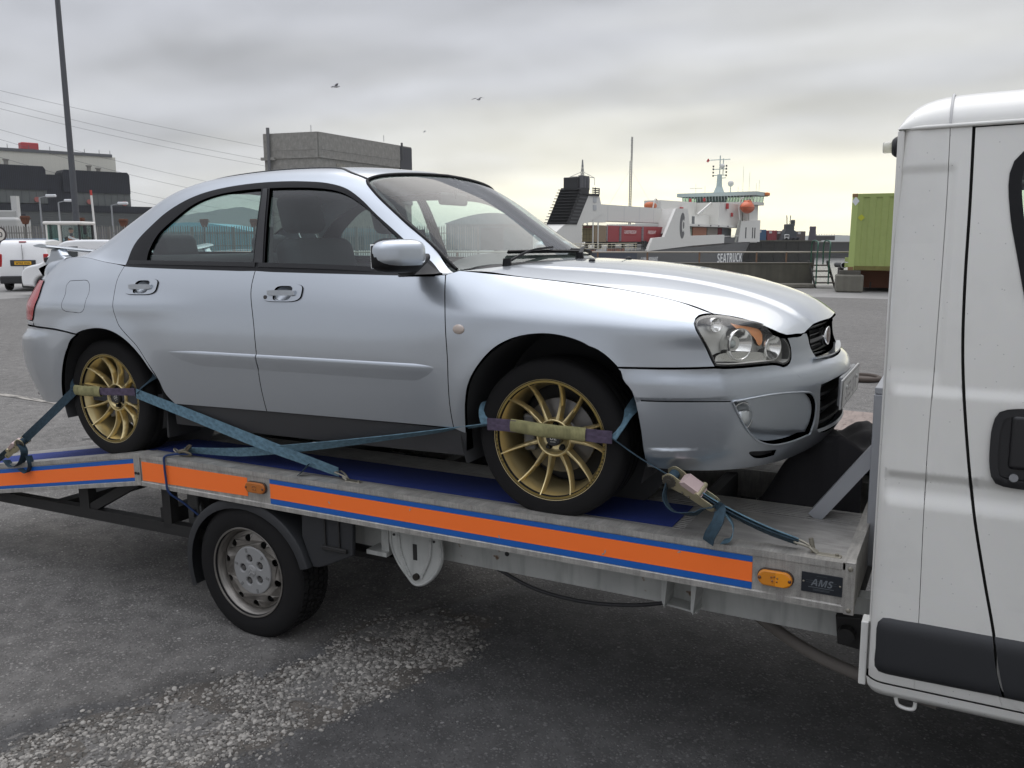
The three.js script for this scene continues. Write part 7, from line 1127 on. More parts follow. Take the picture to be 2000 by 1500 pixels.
// quay edge: parapet, railing, steps, container on blocks, hose pipe
{
  const wall = thing('parapet_wall', 'long low mossy concrete parapet wall along the harbour edge', 'wall', null); placed(wall, 0, 34); mesh('wall_body', rbox(-14, 12.05, 0, 0.93, -0.45, 0, 0.03), M(0.145, 0.14, 0.12, 0.95, 0, { map: concreteTex }), wall); mesh('wall_coping', rbox(-14, 12.05, 0.93, 0.97, -0.47, 0.02, 0.015), M(0.20, 0.19, 0.165, 0.95, 0, { map: concreteTex }), wall); const st = mesh('footing', rbox(-14, 11.9, 0, 0.16, 0.0, 0.7, 0.04), M(0.26, 0.25, 0.225, 0.95, 0, { map: concreteTex }), wall);
  const rail = thing('quay_railing', 'pale peeling tubular railing with rust-streaked posts on top of the parapet', 'railing', null); placed(rail, 0, 34.3); mesh('top_rail', bar([-12, 1.38, 0], [15.5, 1.38, 0], 0.032), M(0.62, 0.56, 0.49, 0.7, 0, { map: chassisTex }), rail); for (const x of [-10, -7.5, -5, -2.2, 0.8, 3.45, 5.45, 7.55, 9.85, 11.05]) mesh('rail_post', bar([x, 0.9, 0], [x, 1.38, 0], 0.035), M(0.34, 0.20, 0.13, 0.85, 0, { map: chassisTex }), rail);
  const steps = thing('quay_steps', 'short dark timber steps with green handrails at the end of the parapet', 'steps', null); placed(steps, 12.25, 33.2); for (let k = 0; k < 4; k++) mesh('tread', rbox(-0.32, 0.42, 0.18 + k * 0.22, 0.23 + k * 0.22, -0.25 * k - 0.28, -0.25 * k, 0.01), M(0.085, 0.07, 0.06, 0.9), steps); for (const x of [-0.34, 0.42]) mesh('stringer', prism([[0, 0], [0.12, 0], [1.1, 0.95], [1.1, 1.05], [0.95, 1.05]], 0, 0.04).rotateY(Math.PI / 2).translate(x, 0, 0), M(0.05, 0.05, 0.045, 0.9), steps);
  const green = M(0.03, 0.10, 0.065, 0.6); for (const x of [-0.36, 0.12]) mesh('handrail', tube([[x, 0.15, 0.05], [x, 1.2, 0.02], [x + 0.04, 1.68, -0.05], [x + 0.12, 1.78, -0.3], [x + 0.14, 1.78, -1.0], [x + 0.14, 0.9, -1.02]], 0.028, 40, 8), green, steps);
  const cont = siteThing('shipping_container', 'lime green steel container with a white diamond placard, raised on blocks', 'container', null, 12.25, 31, -0.44); const lime = M(0.37, 0.45, 0.15, 0.6, 0, { map: whiteTex }), limeD = M(0.37, 0.45, 0.15, 0.6);
  const cw = 2.44, y0 = 0.78, y1 = 3.5; { const P = []; let x = 0.20; P.push([0.20, 0]); while (x < cw - 0.25) { P.push([x, 0], [x + 0.16, 0], [x + 0.20, -0.03], [x + 0.36, -0.03], [x + 0.40, 0]); x += 0.42; } P.push([cw - 0.2, 0], [cw - 0.2, -0.06], [0.20, -0.06]); const g = prism(P.map(p => [p[0], -p[1]]).reverse(), y0 + 0.16, y1 - 0.12); g.rotateX(-Math.PI / 2); mesh('corrugated_end', boxUV(g), lime, cont); }
  for (const x of [0, cw - 0.2]) mesh('corner_column', rbox(x, x + 0.2, y0, y1, -0.2, 0.01, 0.01), limeD, cont); mesh('top_beam', rbox(0.2, cw - 0.2, y1 - 0.13, y1, -0.16, 0.0, 0.01), lime, cont); mesh('bottom_beam', rbox(0.2, cw - 0.2, y0, y0 + 0.16, -0.16, 0.0, 0.01), M(0.26, 0.23, 0.07, 0.8, 0, { map: chassisTex }), cont); mesh('added_dark_infill', box(0.25, cw - 0.2, 0.12, y0, -6.0, -0.9), rustBrown, cont); mesh('container_body', box(0.03, cw - 0.03, y0 + 0.05, y1 - 0.02, -6.05, -0.08), lime, cont); for (const [x, y] of [[0, y0], [0, y1 - 0.12], [cw - 0.18, y0], [cw - 0.18, y1 - 0.12]]) mesh('corner_casting', rbox(x - 0.005, x + 0.185, y - 0.005, y + 0.125, -0.18, 0.018, 0.01), M(0.22, 0.13, 0.06, 0.85), cont);  // solid block added under the container so the gap below reads dark
  for (const [x, y] of [[0.0, y0 + 0.30], [0.0, y0 + 0.1]]) mesh('hinge_lug', rbox(x - 0.12, x, y, y + 0.16, -0.12, 0.0, 0.01), lime, cont);
  mesh('placard', prism([[0, -0.16], [0.125, 0], [0, 0.16], [-0.125, 0]], 0, 0.004).translate(0.12, y1 - 0.26, 0.013), M(0.66, 0.68, 0.68, 0.5), cont); mesh('yellow_sticker', prism([[0, -0.12], [0.12, 0], [0, 0.12], [-0.12, 0]], 0, 0.004).translate(0.34, 2.66, 0.013), M(0.42, 0.44, 0.03, 0.6), cont);
  const bl = (r, label) => { const t = siteThing('concrete_block', label, 'block', 'concrete blocks under the container', r, 31.0, -0.30); mesh('block_body', rbox(0, 0.92, 0, 0.62, -0.7, 0.25, 0.06, 3), M(0.25, 0.245, 0.215, 0.95, 0, { map: concreteTex }), t); mesh('block_top_stub', rbox(0.10, 0.82, 0.60, 0.775, -0.6, 0.0, 0.02), concreteDark, t); };
  bl(11.85, 'rough concrete block under the container corner nearest the steps'); bl(13.9, 'rough concrete block under the container side hidden by the cab');
  const hp = siteThing('hose_pipe', 'short dark pipe with an open end beside the green container', 'pipe', null, 12.15, 31.2); mesh('pipe_tube', new THREE.CylinderGeometry(0.09, 0.09, 0.7, 20, 1, true).rotateX(Math.PI / 2).translate(0, 0.95, -0.3), M(0.05, 0.05, 0.05, 0.7), hp); mesh('pipe_flange', new THREE.TorusGeometry(0.095, 0.018, 8, 24).translate(0, 0.95, 0.05), M(0.34, 0.34, 0.34, 0.6), hp); mesh('pipe_stand', rbox(-0.08, 0.08, 0, 0.86, -0.3, -0.1, 0.02), M(0.05, 0.04, 0.04, 0.8), hp);
  const pb = siteThing('pipe_bundle', 'dark scrap pipes lying in the shade under the container', 'pipes', null, 13.3, 31.2); for (let k = 0; k < 4; k++) mesh('pipe', bar([0, 0.3 - 0.06 * k, -0.3], [2.2, 0.12, -0.6 - 0.1 * k], 0.035), M(0.06, 0.055, 0.05, 0.7), pb);
}
// pylons, guyed lattice mast, power lines, gulls
{
  const lattice = (w0, w1, h0, h1, n, r) => { const L = []; const c = (k, y) => { const w = w0 + (w1 - w0) * (y - h0) / (h1 - h0); return [[-w, y, -w], [w, y, -w], [w, y, w], [-w, y, w]][k]; }; for (let k = 0; k < 4; k++) L.push(bar(c(k, h0), c(k, h1), r, 5)); for (let i = 0; i < n; i++) { const y = h0 + (h1 - h0) * i / n, z = h0 + (h1 - h0) * (i + 1) / n; for (let k = 0; k < 4; k++) { L.push(bar(c(k, y), c((k + 1) % 4, z), r * 0.6, 4)); L.push(bar(c((k + 1) % 4, y), c(k, z), r * 0.6, 4)); } } return merge(L.map(NI)); };
  const pylon = (r, d, h, label) => { const t = siteThing('pylon', label, 'pylon', 'electricity pylons behind the ferry', r, d, 0.5); const m = M(0.20, 0.21, 0.22, 0.7, 0.3); mesh('pylon_tower', lattice(2.8, 0.8, 0, h * 0.75, 10, 0.16), m, t); mesh('pylon_top', lattice(0.8, 0.12, h * 0.75, h, 5, 0.12), m, t); for (const s of [-1, 1]) mesh('pylon_arm', merge([bar([0, h * 0.80, 0], [s * 7.5, h * 0.79, 0], 0.16, 5), bar([0, h * 0.86, 0], [s * 7.5, h * 0.79, 0], 0.12, 5), bar([s * 7.5, h * 0.79, 0], [s * 7.7, h * 0.70, 0], 0.12, 5), bar([s * 3.6, h * 0.795, 0], [s * 3.7, h * 0.73, 0], 0.12, 5)].map(NI)), m, t); };
  pylon(36.6, 450, 42.5, 'grey lattice pylon rising right behind the ferry funnel'); pylon(37.5, 560, 36, 'smaller distant lattice pylon left of the ferry funnel');
  const g = siteThing('guyed_mast', 'slim guyed lattice mast standing beyond the ferry', 'mast', null, 48.0, 350); const m = M(0.16, 0.165, 0.17, 0.7, 0.2); mesh('mast_lattice', lattice(0.42, 0.42, 0, 33, 34, 0.09), m, g); mesh('mast_upper', lattice(0.26, 0.26, 33, 42.4, 10, 0.08).translate(0.25, 0, 0), m, g); for (const y of [34, 36.5, 39, 41]) mesh('mast_aerial', rbox(-0.4, 0.6, y, y + 0.12, -0.1, 0.1, 0.02), m, g); for (const s of [-1, 1]) mesh('guy_wire', bar([0, 30, 0], [s * 18, 0, 2], 0.025, 4), m, g);
  const wire = (a, b, sag, k) => { const A = at(...a), B = at(...b), P = []; for (let i = 0; i <= 24; i++) { const u = i / 24, v = A.clone().lerp(B, u); v.y -= sag * 4 * u * (1 - u); P.push(v); } single('power_line', tube(P, 0.035, 48, 5), M(0.10, 0.10, 0.11, 0.8), k, 'power line', 'power lines over the power station'); };
  const names = ['uppermost faint power line sloping down toward the concrete block', 'power line crossing the mast just above the hall roof', 'power line just below another across the tall mast', 'power line passing behind the red roof unit', 'lower power line ending at the saloon roof curve', 'power line crossing the cream wall', 'lowest power line behind the navy block'];
  [[-122, 36.5, 200, -34, 22.3, 260], [-121, 33.9, 200, -54, 21.5, 250], [-121, 32.3, 200, -54, 20.0, 250], [-121, 27.7, 200, -66, 14.2, 250], [-121, 25.5, 200, -72, 12.4, 250], [-121, 21.4, 200, -84, 10.6, 250], [-121, 19.5, 200, -86, 8.8, 250]].forEach((w, i) => wire(w.slice(0, 3), w.slice(3), 1.2, names[i]));
  const gull = (px, label) => { const t = thing('gull', label, 'gull', 'gulls gliding in the sky'); t.position.copy(at(...px)); t.rotation.y = YAW + 0.4; const body = new THREE.SphereGeometry(1, 16, 12); body.scale(0.22, 0.075, 0.07); const w = M(0.55, 0.55, 0.56, 0.8); mesh('gull_body', merge([NI(body), NI(new THREE.SphereGeometry(0.05, 10, 8).translate(0.23, 0.03, 0)), NI(new THREE.ConeGeometry(0.05, 0.14, 8).rotateZ(Math.PI / 2).translate(-0.26, 0, 0))]), w, t); for (const s of [1, -1]) mesh('gull_wing', ribbon([[0.02, 0.02, s * 0.03], [0.06, 0.14, s * 0.26], [-0.02, 0.10, s * 0.52], [-0.12, 0.02, s * 0.70]], [1, 0, 0], [0.17, 0.15, 0.10, 0.02], 0.012, 16), M(0.22, 0.22, 0.24, 0.8), t); return t; };
  gull([-8.02, 8.73, 40], 'largest gull gliding above the saloon roof').scale.setScalar(0.72); const b = gull([-1.61, 8.48, 42], 'gull gliding above the saloon windscreen'); b.scale.setScalar(0.55); b.rotation.y += 0.5; const c = gull([-8.0, 11.6, 80], 'tiny distant gull right of the concrete block'); c.scale.setScalar(0.5); c.rotation.z = 0.6;
}
// ---------------------------------------------------------------- the moored ferry: x towards the bow, z to starboard, which faces the yard
{
  const dirW = RT.clone().multiplyScalar(0.56).addScaledVector(FH, 0.8285);
  const t = thing('cargo_ferry', 'white and grey cargo ferry with black louvred funnel moored beyond the quay', 'ferry', null); t.position.copy(at(13, 0, 143)); t.rotation.y = Math.atan2(-dirW.z, dirW.x);
  const white = M(0.86, 0.855, 0.83, 0.5, 0, { map: whiteTex }), shade = white, navy = M(0.016, 0.024, 0.045, 0.5), grey = M(0.15, 0.15, 0.155, 0.55, 0, { map: chassisTex }), blk = M(0.014, 0.014, 0.015, 0.6), red = M(0.42, 0.03, 0.03, 0.5), orange = M(0.62, 0.12, 0.035, 0.45), glassD = M(0.55, 0.66, 0.62, 0.03, 0, { transmission: 1, thickness: 0 }), pale = M(0.42, 0.50, 0.48, 0.5);
  const B = 22, X0 = -16;
  // hull as a loft of plan outlines
  const hull = (xa, xb, mat, name, bow) => {
    const lev = [[-7, 0.0], [-4, 0.35], [-1, 0.75], [0.3, 1]], pos = [], idx = [], rows = [];
    for (const [y, f] of lev) { const row = []; const n = 14; const xe = bow ? 79 + 13 * f : xb; const side = []; if (bow) { for (let i = 0; i <= n; i++) { const u = i / n; if (u < 0.5) side.push([xa + (xe - 12 - xa) * (u / 0.5), 0]); else { const a = (u - 0.5) / 0.5 * Math.PI / 2; side.push([xe - 12 + 12 * Math.sin(a), -(B / 2) * (1 - Math.cos(a))]); } } } else for (let i = 0; i <= n; i++) side.push([xa + (xb - xa) * i / n, 0]); const sheer = x => (y > 0 ? -0.4 + 1.8 * Math.pow(clamp((x - 10) / 80), 1.3) : y); for (const [x, z] of side) row.push([x, sheer(x), z]); for (const [x, z] of [...side].reverse()) row.push([x, sheer(x), -B - z]); rows.push(row); }
    const m = rows[0].length; for (const r of rows) for (const p of r) pos.push(...p); for (let i = 0; i < rows.length - 1; i++) for (let j = 0; j < m; j++) { const a = i * m + j, b = i * m + (j + 1) % m; idx.push(a, b, a + m, b, b + m, a + m); } const e = (rows.length - 1) * m; for (let j = 0; j < m / 2 - 1; j++) idx.push(e + j, e + j + 1, e + m - 1 - j, e + j + 1, e + m - 2 - j, e + m - 1 - j);
    let g = new THREE.BufferGeometry(); g.setAttribute('position', new THREE.Float32BufferAttribute(pos, 3)); g.setIndex(idx); g = g.toNonIndexed(); g.computeVertexNormals(); g = boxUV(toCreasedNormals(g, 0.5)); mesh(name, g, mat, t);
  };
  hull(X0, 18.2, navy, 'hull_aft', false); hull(18.2, 91, grey, 'hull_fore', true);
  const wall = (pts, z0, z1, m, n) => mesh(n, prism(pts, z0, z1), m, t);
  const lettering = (txt, x0, x1, y0, y1, color, z = 0.03) => { const w = 1024, h = 160; const tx = canvasTex(w, h, (c) => { c.clearRect(0, 0, w, h); c.fillStyle = color[0]; c.fillRect(0, 0, w, h); c.fillStyle = color[1]; c.font = 'bold 150px sans-serif'; c.textAlign = 'center'; c.textBaseline = 'middle'; const k = w * 0.96 / c.measureText(txt).width; c.save(); c.translate(w / 2, h / 2 + 6); c.scale(k, 0.95); c.fillText(txt, 0, 0); c.restore(); }); const g = new THREE.PlaneGeometry(x1 - x0, y1 - y0); g.translate((x0 + x1) / 2, (y0 + y1) / 2, z); mesh('hull_lettering', g, new THREE.MeshStandardMaterial({ map: tx, roughness: 0.6 }), t); };
  lettering('SEATRUCK', 59.1, 76.5, -3.95, -0.65, ['#5a5b5e', '#e4e4e0']); lettering('CLIPPER PENNANT', 19.6, 27.6, -2.5, -1.25, ['#5a5b5e', '#dcdcd8']); lettering('MAX H 5.60m OK', 6.0, 13.1, -0.4, 0.42, ['#232b38', '#a8683e'], 0.04); lettering('LOADING', -2.6, 2.2, -0.5, 0.3, ['#232b38', '#a8683e'], 0.04);
  // starboard bulwarks and towers
  wall([[22.6, -0.35], [24.9, 2.1], [30.1, 2.3], [35.4, 7.95], [41.5, 8.1], [43.5, 2.6], [63.4, 2.9], [63.4, 1.0], [43.5, 0.5]], -0.5, 0.06, white, 'side_tower'); wall([[35.4, 7.9], [41.5, 8.1], [43, 3], [33, 3]], -3, -0.5, white, 'tower_core');
  { const ring = outline(circlePts(38.9, 4.6, 1.35, 40, 2.55).map(p => p), 0.3); const C = []; for (let i = 0; i <= 40; i++) { const a = (38 + 284 * i / 40) * D2R; C.push([38.9 + 1.35 * Math.cos(a), 4.6 + 2.6 * Math.sin(a)]); } for (let i = 40; i >= 0; i--) { const a = (48 + 264 * i / 40) * D2R; C.push([39.25 + 0.62 * Math.cos(a), 4.6 + 1.25 * Math.sin(a)]); } wall(C, 0.06, 0.10, M(0.12, 0.12, 0.12, 0.6), 'emblem'); wall(circlePts(39.5, 4.7, 0.32, 20, 0.7), 0.06, 0.10, M(0.12, 0.12, 0.12, 0.6), 'emblem'); }
  wall([[73.0, 1.2], [74.4, 6.1], [84.7, 6.5], [88.6, 6.6], [88.8, 1.2]], -0.7, 0.06, white, 'bow_house'); wall([[82, 1], [82, 10.3], [88.4, 10.4], [88.7, 1]], -2.2, -0.6, white, 'bow_house'); for (const x of [77.6, 82.6, 84.3]) wall([[x, 2.1], [x + 0.7, 2.1], [x + 0.7, 4.7], [x, 4.7]], 0.05, 0.09, blk, 'bow_window');
  wall([[63.4, 1.0], [63.4, 2.2], [73, 2.4], [73, 1.2]], -0.4, -0.1, M(0.10, 0.10, 0.10, 0.7), 'gangway_gap'); mesh('gangway_rail', bar([63.4, 2.5, 0], [73.2, 2.7, 0], 0.06), white, t);
  wall([[70.5, 1.2], [71.6, 1.2], [74.4, 6.2], [73.4, 6.2]], -0.3, 0.04, M(0.30, 0.30, 0.26, 0.6), 'ramp_stay');
  // long gallery from funnel to side tower
  mesh('gallery', box(4, 42, 5.1, 8.0, -6.0, -3.0), shade, t); wall([[3, 6.6], [8.4, 6.6], [9.4, 4.8], [3, 4.8]], -3.1, -2.0, white, 'gallery_foot');
  for (const x of [12, 18.5, 25, 31.5]) mesh('gallery_seam', box(x, x + 0.07, 5.1, 8.0, -2.998, -2.985), M(0.45, 0.47, 0.48, 0.6), t);
  // stern casing and funnel
  wall([[-9, 0], [-9, 2.4], [-5, 4.3], [-1.2, 4.3], [2.7, 9.25], [6.7, 9.25], [8.2, 6.4], [3.2, 4.7], [0.7, 4.5], [0.7, 0]], -5.5, -1.9, white, 'funnel_casing');
  { const f = part('funnel', t); mesh('funnel_body', prism([[-4.7, 4.3], [-1.2, 4.3], [2.7, 9.25], [2.9, 10.4], [-0.1, 10.4]], -5.6, -1.8), blk, f); mesh('funnel_top', box(-0.3, 3.9, 10.2, 12.1, -5.0, -2.3), blk, f); mesh('funnel_platform', box(-0.6, 6.3, 9.2, 9.5, -5.4, -1.7), blk, f);
    for (let k = 0; k < 12; k++) { const u = k / 11; mesh('funnel_louvre', box(-5.2 + 4.4 * u, -4.2 + 4.4 * u, 4.5 + 5.5 * u, 4.62 + 5.5 * u, -5.8, -1.6), blk, f); }
    for (let k = 0; k < 9; k++) { const u = k / 8; mesh('funnel_slat', prism([[-3.9 + 3.7 * u, 4.6 + 4.6 * u], [-1.3 + 3.5 * u, 4.6 + 4.6 * u], [-1.1 + 3.5 * u, 4.85 + 4.6 * u], [-3.7 + 3.7 * u, 4.85 + 4.6 * u]], -1.8, -1.7), M(0.06, 0.06, 0.062, 0.6), f); }
    for (let k = 0; k < 4; k++) mesh('platform_rail', bar([3.9, 9.5 + 0.32 * k, -1.75], [6.3, 9.5 + 0.32 * k, -1.75], 0.10), blk, f); for (const x of [4.9, 6.3]) mesh('rail_post', bar([x, 9.4, -1.75], [x, 10.6, -1.75], 0.10), blk, f); for (const x of [0.7, 1.7, 2.8]) mesh('exhaust_pipe', new THREE.CylinderGeometry(0.42, 0.42, 2.2, 14).translate(x, 11.3, -2.25), M(0.11, 0.11, 0.115, 0.5, 0.3), f); }
  for (const [x, y] of [[4.4, 8.1], [4.4, 6.8]]) wall([[x, y], [x + 1.2, y], [x + 1.2, y + 0.9], [x, y + 0.9]], -1.9, -1.84, M(0.45, 0.46, 0.46, 0.7), 'casing_vent');
  for (const x of [2.2, 4.0]) mesh('deck_mast', bar([x, 0, -0.6], [x, 5.5 - 0.6 * x / 4, -0.6], 0.12), shade, t);
  // aft deck railing
  for (const y of [0.35, 0.75, 1.15]) mesh('deck_rail', bar([-8, y, 0], [18, y, 0], 0.05), M(0.60, 0.55, 0.40, 0.6), t); for (let x = -8; x <= 18; x += 1.6) mesh('deck_stanchion', bar([x, -0.2, 0], [x, 1.15, 0], 0.05), M(0.60, 0.55, 0.40, 0.6), t);
  for (const x of [20.2, 21.0, 21.7]) wall([[x, 0.0], [x + 0.35, 0.0], [x + 0.35, 1.6], [x, 1.6]], -0.1, 0.05, blk, 'bulwark_slot');
  // upper decks at the bow, bridge across the ship
  mesh('accommodation', box(66, 84, 5.0, 10.3, -17.6, -2.4), shade, t); mesh('deck_edge', box(44, 82, 4.6, 5.1, -20, -1.0), shade, t); for (const x of [50, 57, 62, 68]) wall([[x, 4.7], [x + 0.7, 4.7], [x + 0.7, 4.95], [x, 4.95]], -1.0, -0.95, blk, 'fairlead');
  mesh('deck_house', box(46, 66, 5.1, 7.3, -14, -4.5), shade, t); for (const [a, b, y0, y1] of [[48, 49.6, 5.3, 6.7], [50, 51.6, 5.3, 6.7], [55, 56.4, 5.2, 6.9]]) wall([[a, y0], [b, y0], [b, y1], [a, y1]], -4.5, -4.42, M(0.05, 0.06, 0.065, 0.3), 'house_window');
  wall([[46, 8.2], [46, 10.2], [66, 10.4], [66, 7.3], [60, 7.3], [50, 8.2]], -12, -8, shade, 'upper_house'); mesh('deck_stair', beam([58, 7.4, -4.4], [66, 10.2, -4.4], 0.3, 0.35), white, t);
  const br = part('bridge', t); mesh('bridge_floor', box(80.5, 88.5, 10.2, 10.9, -18.2, 0.8), shade, br); mesh('bridge_roof', box(79.8, 89.2, 12.4, 13.3, -18.9, 1.6), pale, br); mesh('bridge_core', box(83, 86, 10.9, 12.4, -15, -8), pale, br);
  for (let k = 0; k < 24; k++) { const z = 0.5 - k * 0.79; mesh('bridge_mullion', beam([81.0, 10.9, z], [80.4, 12.4, z], 0.14, 0.14, new V3(0, 0, 1)), pale, br); mesh('bridge_mullion', beam([88.2, 10.9, z], [88.8, 12.4, z], 0.14, 0.14, new V3(0, 0, 1)), pale, br); if (k < 23) mesh('bridge_pane', box(80.75, 80.8, 10.9, 12.4, z - 0.75, z - 0.04), glassD, br); }
  wall([[80.8, 10.9], [88.4, 10.9], [89, 12.5], [80.2, 12.5]], 0.5, 0.6, glassD, 'wing_pane'); mesh('wing_lamp', rbox(86, 88, 12.5, 13.3, 1.6, 2.4, 0.2), M(0.75, 0.20, 0.03, 0.5), br);
  for (const [x, y, z, s] of [[70, 8.9, -2.3, 1.0], [66.2, 10.6, -6.5, 0.6], [66.2, 10.4, -10, 0.7], [73.5, 7.2, -2.3, 0.7]]) mesh('locker', rbox(x, x + s, y, y + 1.3 * s, z, z + 0.4, 0.05), red, t);
  mesh('locker', rbox(56, 57.2, 7.6, 9.0, -7.9, -7.5, 0.05), red, t);
  // lifeboat in its davits
  { const lb = part('lifeboat', t); const g = new THREE.SphereGeometry(1, 24, 18); { const p = g.attributes.position; for (let i = 0; i < p.count; i++) { let x = p.getX(i) * 3.6, y = p.getY(i) * 1.5, z = p.getZ(i) * 1.3; if (y > 0) y *= 1.0 - 0.25 * Math.abs(x) / 3.6; p.setXYZ(i, x, y, z); } g.computeVertexNormals(); } g.translate(77.8, 9.5, 0.2); mesh('boat_hull', g, orange, lb); mesh('boat_canopy', rbox(76.8, 79.2, 10.3, 11.1, -0.5, 0.9, 0.3), orange, lb); mesh('boat_band', new THREE.TorusGeometry(1, 0.06, 6, 30).scale(3.62, 1.31, 1).rotateX(Math.PI / 2).translate(77.8, 9.4, 0.2), M(0.40, 0.08, 0.03, 0.6), lb); for (const x of [75.2, 80.4]) mesh('davit', tube([[x, 6.4, -0.6], [x, 9.5, -0.9], [x, 11.5, -0.4], [x, 11.6, 0.2]], 0.16, 20, 6), shade, lb); }
  { const lb = part('rescue_boat', t); const g = new THREE.SphereGeometry(1, 18, 12); g.scale(2.4, 0.8, 0.9); g.translate(33, 8.5, -4.4); mesh('boat_hull', g, M(0.50, 0.13, 0.04, 0.6), lb); mesh('davit', tube([[31.5, 7.9, -3.2], [32.5, 9.8, -3.2], [34.5, 9.2, -3.4]], 0.14, 14, 6), shade, lb); }
  // masts and aerials over the bridge
  { const ms = part('signal_mast', t); mesh('mast_foot', new THREE.CylinderGeometry(0.8, 1.5, 1.8, 14).translate(83.5, 14, -9.2), pale, ms); mesh('mast_trunk', new THREE.CylinderGeometry(0.55, 0.75, 3.4, 14).translate(83.5, 16.2, -9.2), pale, ms); mesh('mast_pole', bar([83.5, 17.8, -9.2], [83.5, 22.5, -9.2], 0.14), pale, ms); mesh('mast_pole', bar([84.2, 17.8, -8.6], [84.2, 21.8, -8.6], 0.12), pale, ms); for (const [y, w] of [[17.7, 1.6], [19.2, 1.9], [21.5, 2.6]]) mesh('mast_yard', bar([83.5, y, -9.2 - w], [83.5, y, -9.2 + w], 0.10), pale, ms); for (const s of [-1, 1]) for (const y of [17.4, 18.2, 19.0, 19.7]) mesh('signal_lamp', rbox(83.3, 83.7, y, y + 0.45, -9.2 + s * 1.7 - 0.15, -9.2 + s * 1.7 + 0.15, 0.05), blk, ms); mesh('radar_dome', new THREE.SphereGeometry(0.62, 18, 14).translate(83.5, 19.9, -8.6), white, ms); mesh('radar_bar', rbox(83.3, 83.6, 16.9, 17.1, -9.2, -7.5, 0.05), pale, ms); mesh('radar_bar', rbox(83.3, 83.6, 14.6, 14.75, -17, -13.5, 0.04), white, ms); mesh('satellite_dome', new THREE.SphereGeometry(0.75, 18, 14).translate(84, 15.6, -6.4), white, ms); mesh('dome_post', bar([84, 13.3, -6.4], [84, 15, -6.4], 0.12), pale, ms); for (const [z, h] of [[-2, 5], [-3.6, 6.4], [-0.2, 2.2], [-16, 2.6], [-13.5, 2], [-4.8, 1.6], [0.5, 3.0]]) mesh('whip_aerial', bar([85, 13.3, z], [85, 13.3 + h, z], 0.045, 5), pale, ms); mesh('flag', ribbon([[83.5, 21.6, -12.6], [83.3, 21.3, -12.2], [83.5, 21.0, -12.5]], [0, 1, 0.3], [0.9, 0.7, 0.1], 0.03, 8), red, ms); }
}
